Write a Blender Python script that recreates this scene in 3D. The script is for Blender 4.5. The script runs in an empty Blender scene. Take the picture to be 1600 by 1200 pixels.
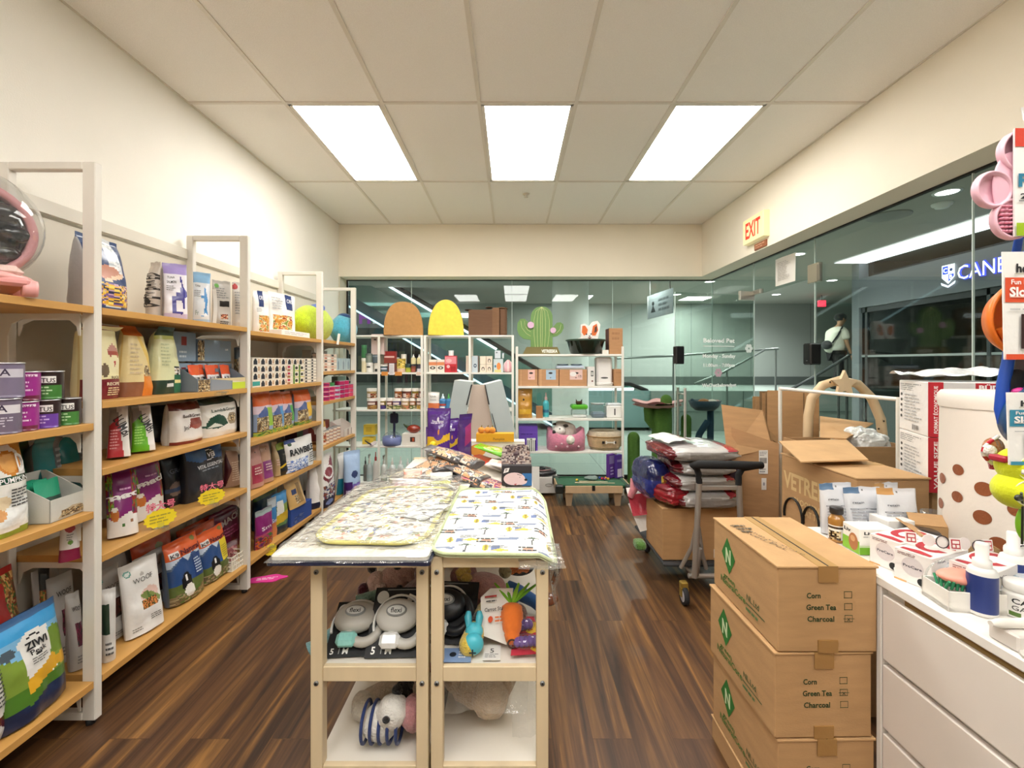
import bpy, math, random
from math import sin, cos, pi, atan2, radians as R, hypot, floor as fl
from mathutils import Vector, Matrix, noise
random.seed(7)
SC = bpy.context.scene
COL = SC.collection
# ---------------------------------------------------------------- camera, world, exposure
F, CX, HY, HC = 700.0, 800.0, 568.0, 1.40          # focal length in pixels, vanishing point, eye height
cam = bpy.data.cameras.new('camera'); cam.sensor_width = 36; cam.lens = F * 36 / 1600
cam.shift_y = -32 / 1600; cam.clip_start = .05; cam.clip_end = 100
co = bpy.data.objects.new('camera', cam); COL.objects.link(co)
co.location = (0, 0, HC); co.rotation_euler = (pi / 2, 0, 0); SC.camera = co
wd = bpy.data.worlds.new('world'); SC.world = wd; wd.use_nodes = True
wd.node_tree.nodes['Background'].inputs[0].default_value = (.55, .6, .58, 1)
wd.node_tree.nodes['Background'].inputs[1].default_value = .35
SC.view_settings.view_transform = 'Standard'; SC.view_settings.look = 'None'
SC.view_settings.gamma = 1; SC.view_settings.use_curve_mapping = False
SC.view_settings.exposure = 0.0
PANEL = 14.0          # strength of the ceiling panel lights
MALL = 72            # watts of each downlight in the mall

def at(px, py, d): return Vector(((px - CX) / F * d, d, HC + (HY - py) / F * d))
def onx(px, x): return x * F / (px - CX)

# ---------------------------------------------------------------- colours and materials
def lin(h):
    if not isinstance(h, str): return tuple(h)
    h = h.lstrip('#')
    if len(h) == 3: h = ''.join(c * 2 for c in h)
    r = []
    for i in (0, 2, 4):
        c = int(h[i:i + 2], 16) / 255
        r.append(c / 12.92 if c <= .04045 else ((c + .055) / 1.055) ** 2.4)
    return (*r, 1)

MATS = {}
def mat(name, rough=.5, metal=0, bump=0, bscale=40, var=.06, vscale=6, coat=0, sheen=0, col=None, emit=0, spec=.5, stretch=None, alpha=None, trans=0, sat=1):
    m = bpy.data.materials.new(name); m.use_nodes = True; nt = m.node_tree; N = nt.nodes; L = nt.links
    b = N['Principled BSDF']; tc = N.new('ShaderNodeTexCoord')
    b.inputs['Roughness'].default_value = rough; b.inputs['Metallic'].default_value = metal
    b.inputs['Coat Weight'].default_value = coat; b.inputs['Sheen Weight'].default_value = sheen
    b.inputs['Specular IOR Level'].default_value = spec
    if trans: b.inputs['Transmission Weight'].default_value = trans
    if alpha is not None: b.inputs['Alpha'].default_value = alpha
    if col is None:
        a = N.new('ShaderNodeAttribute'); a.attribute_name = 'Col'; src = a.outputs['Color']
    else:
        a = N.new('ShaderNodeRGB'); a.outputs[0].default_value = lin(col); src = a.outputs[0]
    vec = tc.outputs['Object']
    if stretch:
        mp = N.new('ShaderNodeMapping'); mp.inputs['Scale'].default_value = stretch; L.new(vec, mp.inputs[0]); vec = mp.outputs[0]
    if var:
        n = N.new('ShaderNodeTexNoise'); n.inputs['Scale'].default_value = vscale; n.inputs['Detail'].default_value = 3
        L.new(vec, n.inputs['Vector'])
        r = N.new('ShaderNodeMapRange'); r.inputs[1].default_value = .3; r.inputs[2].default_value = .7
        r.inputs[3].default_value = 1 - var; r.inputs[4].default_value = 1 + var
        L.new(n.outputs['Fac'], r.inputs[0])
        mx = N.new('ShaderNodeVectorMath'); mx.operation = 'SCALE'; L.new(src, mx.inputs[0]); L.new(r.outputs[0], mx.inputs['Scale'])
        src = mx.outputs[0]
    if sat != 1:
        hs = N.new('ShaderNodeHueSaturation'); hs.inputs['Saturation'].default_value = sat; L.new(src, hs.inputs['Color']); src = hs.outputs[0]
    L.new(src, b.inputs['Base Color'])
    if emit:
        L.new(src, b.inputs['Emission Color']); b.inputs['Emission Strength'].default_value = emit
    if bump:
        n2 = N.new('ShaderNodeTexNoise'); n2.inputs['Scale'].default_value = bscale; n2.inputs['Detail'].default_value = 2
        L.new(vec, n2.inputs['Vector'])
        bp = N.new('ShaderNodeBump'); bp.inputs['Strength'].default_value = bump; bp.inputs['Distance'].default_value = .01
        L.new(n2.outputs['Fac'], bp.inputs['Height']); L.new(bp.outputs[0], b.inputs['Normal'])
    MATS[name] = m; return m

mat('paper', .6, bump=.1, bscale=60, var=.03)
mat('gloss', .3, bump=.35, bscale=22, var=.06, coat=.25)
mat('film', .2, bump=.8, bscale=26, var=.05, coat=.6)
mat('card', .85, bump=.15, bscale=120, var=.07, vscale=9, stretch=(1, 1, 5), sat=.9)
mat('plastic', .35, var=.02)
mat('enamel', .42, var=.02)
mat('metal', .32, metal=.6, var=.05)
mat('rubber', .8, var=.05)
mat('plush', .95, bump=.9, bscale=140, var=.12, vscale=40, sheen=.4)
mat('fabric', .9, bump=.2, bscale=200, var=.07, vscale=30, sheen=.2)
mat('rope', .9, bump=1, bscale=60, var=.2, vscale=30, stretch=(1, 1, 14))
mat('ink', .55, var=0)
mat('wood', .45, bump=.1, bscale=18, var=.1, vscale=14, stretch=(1, .08, 1), sat=1.05)
mat('pale_wood', .5, bump=.08, bscale=20, var=.07, vscale=12, stretch=(1, 1, .1), sat=.85)
mat('plaster', .85, bump=.12, bscale=150, var=.02, vscale=2)
mat('tilefloor', .35, var=.05, vscale=3)
mat('glow', .5, var=0, emit=2.2)
mat('softglow', .5, var=0, emit=.35)

def thin(name, tint, rough=.02, fac=1.0, bump=0, haze=0, hazecol='#ffffff'):
    m = bpy.data.materials.new(name); m.use_nodes = True; nt = m.node_tree; N = nt.nodes; L = nt.links
    N.remove(N['Principled BSDF']); o = N['Material Output']
    t = N.new('ShaderNodeBsdfTransparent'); t.inputs[0].default_value = lin(tint)
    g = N.new('ShaderNodeBsdfGlossy'); g.inputs['Roughness'].default_value = rough
    ge = N.new('ShaderNodeNewGeometry'); dp = N.new('ShaderNodeVectorMath'); dp.operation = 'DOT_PRODUCT'
    L.new(ge.outputs['Incoming'], dp.inputs[0]); L.new(ge.outputs['Normal'], dp.inputs[1])
    def mth(op, x, y=None):
        k = N.new('ShaderNodeMath'); k.operation = op; L.new(x, k.inputs[0])
        if y is not None: k.inputs[1].default_value = y
        return k
    ab = mth('ABSOLUTE', dp.outputs['Value']); iv = mth('MULTIPLY_ADD', ab.outputs[0], -1.0); iv.inputs[2].default_value = 1.0
    pw = mth('POWER', iv.outputs[0], 5.0); sc_ = mth('MULTIPLY_ADD', pw.outputs[0], .95); sc_.inputs[2].default_value = .045
    mu = mth('MULTIPLY', sc_.outputs[0], fac); mu.use_clamp = True
    if bump:
        n2 = N.new('ShaderNodeTexNoise'); n2.inputs['Scale'].default_value = 16; n2.inputs['Detail'].default_value = 3
        tc = N.new('ShaderNodeTexCoord'); L.new(tc.outputs['Object'], n2.inputs['Vector'])
        bp = N.new('ShaderNodeBump'); bp.inputs['Strength'].default_value = bump; bp.inputs['Distance'].default_value = .02
        L.new(n2.outputs['Fac'], bp.inputs['Height']); L.new(bp.outputs[0], g.inputs['Normal']); L.new(bp.outputs[0], dp.inputs[1])
    s = N.new('ShaderNodeMixShader'); L.new(mu.outputs[0], s.inputs[0]); L.new(t.outputs[0], s.inputs[1]); L.new(g.outputs[0], s.inputs[2])
    out = s.outputs[0]
    if haze:
        d = N.new('ShaderNodeBsdfDiffuse'); d.inputs[0].default_value = lin(hazecol)
        s2 = N.new('ShaderNodeMixShader'); s2.inputs[0].default_value = haze; L.new(out, s2.inputs[1]); L.new(d.outputs[0], s2.inputs[2]); out = s2.outputs[0]
    L.new(out, o.inputs[0]); MATS[name] = m
thin('pane', '#edf2ef', fac=.9)
thin('mall_pane', '#bcd8d2', fac=1.0, haze=.25, hazecol='#8fbab2')
thin('shop_glass', '#b5bcbd', fac=.9)
thin('clear', '#f4f7f7', .05, 1.3, haze=.04)
thin('wrap', '#fafaf8', .12, 1.7, bump=1, haze=.07)
thin('tinted', '#5d6f60', .05, 1.6, haze=.15, hazecol='#394a3c')

def m_floor():
    m = bpy.data.materials.new('floor_planks'); m.use_nodes = True; nt = m.node_tree; N = nt.nodes; L = nt.links; b = N['Principled BSDF']
    tc = N.new('ShaderNodeTexCoord')
    sw = N.new('ShaderNodeMapping'); sw.inputs['Rotation'].default_value = (0, 0, pi / 2); L.new(tc.outputs['Object'], sw.inputs[0])
    br = N.new('ShaderNodeTexBrick'); L.new(sw.outputs[0], br.inputs[0])
    for k, v in (('Scale', 1), ('Mortar Size', .0012), ('Brick Width', 1.22), ('Row Height', .15), ('Bias', 0)): br.inputs[k].default_value = v
    br.offset = .37
    br.inputs['Color1'].default_value = (0, 0, 0, 1); br.inputs['Color2'].default_value = (1, 1, 1, 1); br.inputs['Mortar'].default_value = (.5, .5, .5, 1)
    off = N.new('ShaderNodeVectorMath'); off.operation = 'MULTIPLY_ADD'; off.inputs[1].default_value = (3.7, 9.1, 0)
    L.new(br.outputs['Color'], off.inputs[0]); L.new(tc.outputs['Object'], off.inputs[2])
    mp = N.new('ShaderNodeMapping'); mp.inputs['Scale'].default_value = (1, .05, 1); L.new(off.outputs[0], mp.inputs[0])
    n1 = N.new('ShaderNodeTexNoise'); n1.inputs['Scale'].default_value = 11; n1.inputs['Detail'].default_value = 5; n1.inputs['Roughness'].default_value = .62; n1.inputs['Distortion'].default_value = 1.4; L.new(mp.outputs[0], n1.inputs['Vector'])
    n2 = N.new('ShaderNodeTexNoise'); n2.inputs['Scale'].default_value = 60; n2.inputs['Detail'].default_value = 3; L.new(mp.outputs[0], n2.inputs['Vector'])
    ra = N.new('ShaderNodeValToRGB'); e = ra.color_ramp.elements
    e[0].position = .32; e[0].color = lin('#33231a'); e[1].position = .72; e[1].color = lin('#a87840')
    for p, c in ((.44, '#533825'), (.52, '#64452b'), (.6, '#75522f')): x = e.new(p); x.color = lin(c)
    L.new(n1.outputs['Fac'], ra.inputs[0])
    mr = N.new('ShaderNodeMapRange'); mr.inputs[1].default_value = .3; mr.inputs[2].default_value = .7; mr.inputs[3].default_value = .8; mr.inputs[4].default_value = 1.15; L.new(n2.outputs['Fac'], mr.inputs[0])
    m2 = N.new('ShaderNodeMapRange'); m2.inputs[3].default_value = .92; m2.inputs[4].default_value = 1.04; L.new(br.outputs['Color'], m2.inputs[0])
    mm = N.new('ShaderNodeMath'); mm.operation = 'MULTIPLY'; L.new(mr.outputs[0], mm.inputs[0]); L.new(m2.outputs[0], mm.inputs[1])
    m3 = N.new('ShaderNodeMapRange'); m3.inputs[3].default_value = 1; m3.inputs[4].default_value = .7; L.new(br.outputs['Fac'], m3.inputs[0])
    m4 = N.new('ShaderNodeMath'); m4.operation = 'MULTIPLY'; L.new(mm.outputs[0], m4.inputs[0]); L.new(m3.outputs[0], m4.inputs[1])
    sc = N.new('ShaderNodeVectorMath'); sc.operation = 'SCALE'; L.new(ra.outputs[0], sc.inputs[0]); L.new(m4.outputs[0], sc.inputs['Scale'])
    L.new(sc.outputs[0], b.inputs['Base Color']); b.inputs['Roughness'].default_value = .42
    MATS['floor_planks'] = m
m_floor()
def m_tile():
    m = mat('ceiling_tile', .95, bump=.25, bscale=260, var=.05, vscale=300, col='#fbf7f0'); return m
m_tile()

# ---------------------------------------------------------------- text
_T = {}
def txt(s, bold=0.0):
    k = (s, bold)
    if k in _T: return _T[k]
    cu = bpy.data.curves.new('lettering', 'FONT'); cu.body = s; cu.size = 1.37; cu.resolution_u = 2; cu.offset = bold
    ob = bpy.data.objects.new('lettering', cu); COL.objects.link(ob)
    dg = bpy.context.evaluated_depsgraph_get(); dg.update(); me = ob.evaluated_get(dg).to_mesh()
    vs = [(v.co.x, v.co.y) for v in me.vertices]; fs = [tuple(p.vertices) for p in me.polygons]
    bpy.data.objects.remove(ob); bpy.data.curves.remove(cu)
    if not vs: vs = [(0, 0), (1, 0), (1, 1)]; fs = [(0, 1, 2)]
    nf = []; ed = {}
    def md(a, b):
        k2 = (min(a, b), max(a, b))
        if k2 not in ed: ed[k2] = len(vs); vs.append(((vs[a][0] + vs[b][0]) / 2, (vs[a][1] + vs[b][1]) / 2))
        return ed[k2]
    for f in fs:
        if len(f) != 3: nf.append(f); continue
        a, b, c = f; x, y, z = md(a, b), md(b, c), md(c, a); nf += [(a, x, z), (x, b, y), (z, y, c), (x, y, z)]
    fs = nf
    x0 = min(v[0] for v in vs); x1 = max(v[0] for v in vs)
    _T[k] = ([(x - (x0 + x1) / 2, y) for x, y in vs], fs, x1 - x0); return _T[k]

# ---------------------------------------------------------------- art shapes (u to the right, v up, 0..1)
def Rr(a, b, c, d, k): return ('R', a, b, c, d, k)
def E(a, b, c, d, k): return ('E', a, b, c, d, k)
def P(p, k): return ('P', p, k)
def I(a, b, c, d, ks, n=6): return ('I', a, b, c, d, ks, n, random.random() * 50)
def T(s, u, v, h, k, w=None, rot=0, b=.02): return ('T', s, u, v, h, k, w, rot, b)
def L_(a, b, c, d, k, n=4): return ('L', a, b, c, d, k, n)
def inpoly(u, v, p):
    r = False; j = len(p) - 1
    for i in range(len(p)):
        if (p[i][1] > v) != (p[j][1] > v) and u < (p[j][0] - p[i][0]) * (v - p[i][1]) / (p[j][1] - p[i][1]) + p[i][0]: r = not r
        j = i
    return r
def imgcol(a, u, v):
    x = (u - a[1]) / (a[3] - a[1]) * a[6]; y = (v - a[2]) / (a[4] - a[2]) * a[6]
    q = noise.noise(Vector((x, y, a[7]))) * 1.1 + .5
    return a[5][min(len(a[5]) - 1, max(0, int(q * len(a[5]))))]
def lookup(art, u, v, base):
    for a in reversed(art):
        k = a[0]
        if k == 'R' and a[1] <= u <= a[3] and a[2] <= v <= a[4]: return a[5]
        if k == 'E' and ((u - a[1]) / a[3]) ** 2 + ((v - a[2]) / a[4]) ** 2 <= 1: return a[5]
        if k == 'P' and inpoly(u, v, a[1]): return a[2]
        if k == 'I' and a[1] <= u <= a[3] and a[2] <= v <= a[4]: return imgcol(a, u, v)
    return base
def text_uv(a, W, H):
    vs, fs, tw = txt(a[1], a[8]); h = a[4] * H
    sx = h if a[6] is None else a[6] * (W if not a[7] else H) / max(tw, .01)
    if a[7] == 90: q = [(a[2] - (y * h - h / 2) / W, a[3] + x * sx / H) for x, y in vs]
    elif a[7]: c, s = cos(R(a[7])), sin(R(a[7])); q = [(a[2] + (x * sx * c - (y * h - h / 2) * s) / W, a[3] + (x * sx * s + (y * h - h / 2) * c) / H) for x, y in vs]
    else: q = [(a[2] + x * sx / W, a[3] + (y * h - h / 2) / H) for x, y in vs]
    return q, fs
def line_rects(a):
    out = []; rn = random.Random(int(a[1] * 999 + a[4] * 77 + a[6])); n = a[6]
    for i in range(n):
        v = a[2] + (a[4] - a[2]) * (i + .5) / n; t = (a[4] - a[2]) / n * .22
        u = a[1]; end = a[1] + (a[3] - a[1]) * rn.uniform(.6, 1)
        while u < end:
            e = min(end, u + (a[3] - a[1]) * rn.uniform(.12, .35)); out.append((u, v - t, e, v + t)); u = e + (a[3] - a[1]) * .04
    return out

# ---------------------------------------------------------------- mesh builder
class MB:
    def __init__(s): s.v = []; s.f = []; s.c = []; s.m = []; s.s = []
    def add(s, vs, fs, col='#fff', mi=0, sm=False, M=None):
        o = len(s.v)
        s.v.extend([M @ Vector(p) for p in vs] if M else [Vector(p) for p in vs])
        lst = isinstance(col, list)
        for i, f in enumerate(fs):
            s.f.append(tuple(o + j for j in f)); s.c.append(col[i] if lst else col); s.m.append(mi); s.s.append(sm)
        return s
    def quad(s, a, b, c, d, col, mi=0): return s.add([a, b, c, d], [(0, 1, 2, 3)], col, mi)
    def box(s, x0, x1, y0, y1, z0, z1, col='#fff', ch=0.0, mi=0, M=None):
        if x1 < x0: x0, x1 = x1, x0
        if y1 < y0: y0, y1 = y1, y0
        if z1 < z0: z0, z1 = z1, z0
        c = min(ch, (x1 - x0) / 2.01, (y1 - y0) / 2.01, (z1 - z0) / 2.01)
        if c <= 0:
            vs = [(x, y, z) for x in (x0, x1) for y in (y0, y1) for z in (z0, z1)]
            fs = [(0, 1, 3, 2), (4, 6, 7, 5), (0, 4, 5, 1), (2, 3, 7, 6), (0, 2, 6, 4), (1, 5, 7, 3)]
            return s.add(vs, fs, col, mi, False, M)
        vs = []; ix = {}
        for i, x in enumerate((x0, x1)):
            for j, y in enumerate((y0, y1)):
                for k, z in enumerate((z0, z1)):
                    dx = c if i == 0 else -c; dy = c if j == 0 else -c; dz = c if k == 0 else -c
                    for a, p in enumerate(((x, y + dy, z + dz), (x + dx, y, z + dz), (x + dx, y + dy, z))):
                        ix[i, j, k, a] = len(vs); vs.append(p)
        fs = []
        for i in (0, 1): fs.append([ix[i, j, k, 0] for j, k in ((0, 0), (0, 1), (1, 1), (1, 0))])
        for j in (0, 1): fs.append([ix[i, j, k, 1] for i, k in ((0, 0), (0, 1), (1, 1), (1, 0))])
        for k in (0, 1): fs.append([ix[i, j, k, 2] for i, j in ((0, 0), (0, 1), (1, 1), (1, 0))])
        for i in (0, 1):
            for j in (0, 1): fs.append([ix[i, j, 0, 0], ix[i, j, 1, 0], ix[i, j, 1, 1], ix[i, j, 0, 1]])
            for k in (0, 1): fs.append([ix[i, 0, k, 0], ix[i, 1, k, 0], ix[i, 1, k, 2], ix[i, 0, k, 2]])
        for j in (0, 1):
            for k in (0, 1): fs.append([ix[0, j, k, 1], ix[1, j, k, 1], ix[1, j, k, 2], ix[0, j, k, 2]])
        for i in (0, 1):
            for j in (0, 1):
                for k in (0, 1): fs.append([ix[i, j, k, a] for a in range(3)])
        return s.add(vs, fs, col, mi, False, M)
    def cyl(s, p0, p1, r0, r1=None, n=16, col='#fff', mi=0, cap=True, sm=True):
        return s.tube([p0, p1], [r0, r0 if r1 is None else r1], n, col, mi, cap, sm)
    def tube(s, pts, r, n=10, col='#fff', mi=0, cap=True, sm=True, closed=False, flat=1.0):
        pts = [Vector(p) for p in pts]; k = len(pts); rs = r if isinstance(r, (list, tuple)) else [r] * k
        vs = []; up = None
        for i, p in enumerate(pts):
            if closed: t = pts[(i + 1) % k] - pts[i - 1]
            else: t = pts[min(i + 1, k - 1)] - pts[max(i - 1, 0)]
            t.normalize()
            if up is None:
                up = Vector((0, 0, 1)) if abs(t.z) < .9 else Vector((0, 1, 0))
            a = t.cross(up)
            if a.length < 1e-5: a = t.cross(Vector((1, 0, 0)))
            a.normalize(); b = a.cross(t).normalized(); up = b
            for j in range(n):
                th = 2 * pi * j / n; vs.append(p + a * cos(th) * rs[i] + b * sin(th) * rs[i] * flat)
        fs = []; m = k if closed else k - 1
        for i in range(m):
            i2 = (i + 1) % k
            for j in range(n): fs.append((i * n + j, i * n + (j + 1) % n, i2 * n + (j + 1) % n, i2 * n + j))
        s.add(vs, fs, col, mi, sm)
        if cap and not closed:
            s.add([vs[j] for j in range(n)], [tuple(range(n))], col, mi); s.add([vs[(k - 1) * n + j] for j in range(n)], [tuple(range(n))], col, mi)
        return s
    def lathe(s, prof, n=20, colf='#fff', c=(0, 0, 0), mi=0, M=None, sm=True, ang=2 * pi, sx=1, sy=1):
        vs = []; fs = []; cs = []; k = len(prof); full = ang > 6.28; nn = n if full else n + 1
        for r, z in prof:
            for j in range(nn):
                th = ang * j / n; vs.append((c[0] + sx * r * cos(th), c[1] + sy * r * sin(th), c[2] + z))
        for i in range(k - 1):
            for j in range(n):
                j2 = (j + 1) % n if full else j + 1
                fs.append((i * nn + j, i * nn + j2, (i + 1) * nn + j2, (i + 1) * nn + j))
                cs.append(colf if isinstance(colf, str) else colf(ang * (j + .5) / n, (prof[i][1] + prof[i + 1][1]) / 2))
        return s.add(vs, fs, cs, mi, sm, M)
    def ell(s, c, r, col='#fff', n=14, M=None, mi=0, nz=0.0, ns=8, colf=None):
        vs = []; fs = []; cs = []; m = max(6, n * 2 // 3)
        for i in range(m + 1):
            ph = -pi / 2 + pi * i / m
            for j in range(n):
                th = 2 * pi * j / n; q = Vector((cos(ph) * cos(th), cos(ph) * sin(th), sin(ph)))
                k = 1 + (nz * noise.noise(q * 1.7 + Vector(c) * ns) if nz else 0)
                vs.append(Vector((c[0] + r[0] * q.x * k, c[1] + r[1] * q.y * k, c[2] + r[2] * q.z * k)))
        for i in range(m):
            for j in range(n):
                fs.append((i * n + j, i * n + (j + 1) % n, (i + 1) * n + (j + 1) % n, (i + 1) * n + j))
                cs.append(colf(2 * pi * (j + .5) / n, -pi / 2 + pi * (i + .5) / m) if colf else col)
        return s.add(vs, fs, cs, mi, True, M)
    def grid(s, fn, nu, nv, colf='#fff', mi=0, sm=True, M=None):
        vs = [fn(i / nu, j / nv) for j in range(nv + 1) for i in range(nu + 1)]; fs = []; cs = []
        for j in range(nv):
            for i in range(nu):
                a = j * (nu + 1) + i; fs.append((a, a + 1, a + nu + 2, a + nu + 1))
                cs.append(colf if isinstance(colf, str) else colf((i + .5) / nu, (j + .5) / nv))
        return s.add(vs, fs, cs, mi, sm, M)
    def prism(s, poly, ext, O=(0, 0, 0), U=(1, 0, 0), V=(0, 0, 1), col='#fff', mi=0, side=None, sm=False):
        O = Vector(O); U = Vector(U); V = Vector(V); W = Vector(ext); n = len(poly)
        a = [O + U * p[0] + V * p[1] for p in poly]; b = [p + W for p in a]
        s.add(a, [tuple(range(n))], col, mi); s.add(b, [tuple(range(n))], col, mi)
        return s.add(a + b, [(i, (i + 1) % n, n + (i + 1) % n, n + i) for i in range(n)], side or col, mi, sm)
    def art(s, O, U, V, art, mi=0, e0=.0005):
        O = Vector(O); U = Vector(U); V = Vector(V); W = U.length; H = V.length; Nn = U.cross(V).normalized()
        def p(u, v, e): return O + U * u + V * v + Nn * e
        for k, a in enumerate(art):
            e = e0 + .0003 * k; t = a[0]
            if t == 'R': s.add([p(a[1], a[2], e), p(a[3], a[2], e), p(a[3], a[4], e), p(a[1], a[4], e)], [(0, 1, 2, 3)], a[5], mi)
            elif t == 'E': n = 20; s.add([p(a[1] + a[3] * cos(2 * pi * i / n), a[2] + a[4] * sin(2 * pi * i / n), e) for i in range(n)], [tuple(range(n))], a[5], mi)
            elif t == 'P': s.add([p(u, v, e) for u, v in a[1]], [tuple(range(len(a[1])))], a[2], mi)
            elif t == 'I':
                n = max(8, a[6] * 3); s.grid(lambda x, y: p(a[1] + (a[3] - a[1]) * x, a[2] + (a[4] - a[2]) * y, e), n, n, lambda x, y: imgcol(a, a[1] + (a[3] - a[1]) * x, a[2] + (a[4] - a[2]) * y), mi, False)
            elif t == 'T': q, fs = text_uv(a, W, H); s.add([p(u, v, e) for u, v in q], fs, a[5], mi)
            elif t == 'L':
                for r in line_rects(a): s.add([p(r[0], r[1], e), p(r[2], r[1], e), p(r[2], r[3], e), p(r[0], r[3], e)], [(0, 1, 2, 3)], a[5], mi)
        return s
    def artmap(s, mp, W, H, art, mi=0):
        """lettering and fine lines laid on a curved surface mp(u, v)"""
        for a in art:
            if a[0] == 'T': q, fs = text_uv(a, W, H); s.add([mp(u, v) for u, v in q], fs, a[5], mi)
            elif a[0] == 'L':
                for r in line_rects(a):
                    um = (r[0] + r[2]) / 2
                    s.add([mp(r[0], r[1]), mp(um, r[1]), mp(r[2], r[1]), mp(r[2], r[3]), mp(um, r[3]), mp(r[0], r[3])], [(0, 1, 4, 5), (1, 2, 3, 4)], a[5], mi)
        return s
    def build(s, name, mats='plastic', parent=None, world=True):
        me = bpy.data.meshes.new(name); me.from_pydata([tuple(v) for v in s.v], [], s.f)
        if isinstance(mats, str): mats = [mats]
        for m in mats: me.materials.append(MATS[m])
        cache = {}; arr = []; mi = []
        for p, c, m_ in zip(s.f, s.c, s.m):
            if c not in cache: cache[c] = lin(c)
            arr.extend(cache[c] * len(p))
        at_ = me.color_attributes.new('Col', 'FLOAT_COLOR', 'CORNER')
        at_.data.foreach_set('color', arr)
        me.polygons.foreach_set('material_index', s.m); me.polygons.foreach_set('use_smooth', s.s); me.update()
        o = bpy.data.objects.new(name, me); COL.objects.link(o)
        if parent:
            o.parent = parent
            if world and parent.get('_w'): o.matrix_parent_inverse = Matrix.LocRotScale(parent.location, parent.rotation_euler, None).inverted()
        return o

USED = {}
def tag(o, label, cat, group=None):
    o['label'] = label; o['category'] = cat
    if group: o['group'] = group
    USED.setdefault(label, []).append(o.name)
    return o
def thing(name, label, cat, loc=(0, 0, 0), rz=0, group=None, world=False):
    o = bpy.data.objects.new(name, None); COL.objects.link(o); o.location = loc; o.rotation_euler = (0, 0, rz); o.empty_display_size = .05
    if world: o['_w'] = 1
    return tag(o, label, cat, group)
def struct(name, mb, m='plaster', parent=None, kind='structure'):
    o = mb.build(name, m, parent)
    if not parent: o['kind'] = kind
    return o
def sub(o, name, mb, m): return mb.build(name, m, o)
def copy_tree(o, loc=None, rz=None, label=None, parent=None):
    c = o.copy(); COL.objects.link(c)
    if parent: c.parent = parent
    if loc is not None: c.location = loc
    if rz is not None: c.rotation_euler[2] = rz
    if label: c['label'] = label
    for ch in list(o.children): copy_tree(ch, parent=c)
    return c
ORD = ['first', 'second', 'third', 'fourth', 'fifth', 'sixth', 'seventh', 'eighth', 'ninth', 'tenth', 'eleventh', 'twelfth']

# ---------------------------------------------------------------- where things stand
class Spot:                      # bottom front edge from A (left as seen) to B (right), height h
    def __init__(s, A, B, z, h): s.A = Vector(A); s.B = Vector(B); s.z = z; s.h = h; s.w = (s.B - s.A).length
    def put(s, o, d, tilt=0):
        q = (s.B - s.A).normalized(); n = Vector((-q.y, q.x)); c = (s.A + s.B) / 2 + n * d / 2
        o.location = (c.x, c.y, s.z + .0012 + abs(sin(tilt)) * d / 2); o.rotation_euler = (tilt, 0, atan2(q.y, q.x)); return o
def sx(pa, xa, pb, xb, z, yt):   # ends given by picture column and distance to the side
    da, db = onx(pa, xa), onx(pb, xb); return Spot((xa, da), (xb, db), z, HC + (HY - yt) / F * (da + db) / 2 - z)
def sy(pa, pb, y, z, yt, yb=None):        # at depth y, parallel to the far wall (or from y to yb)
    yb = y if yb is None else yb
    return Spot(((pa - CX) / F * y, y), ((pb - CX) / F * yb, yb), z, HC + (HY - yt) / F * (y + yb) / 2 - z)

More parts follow.
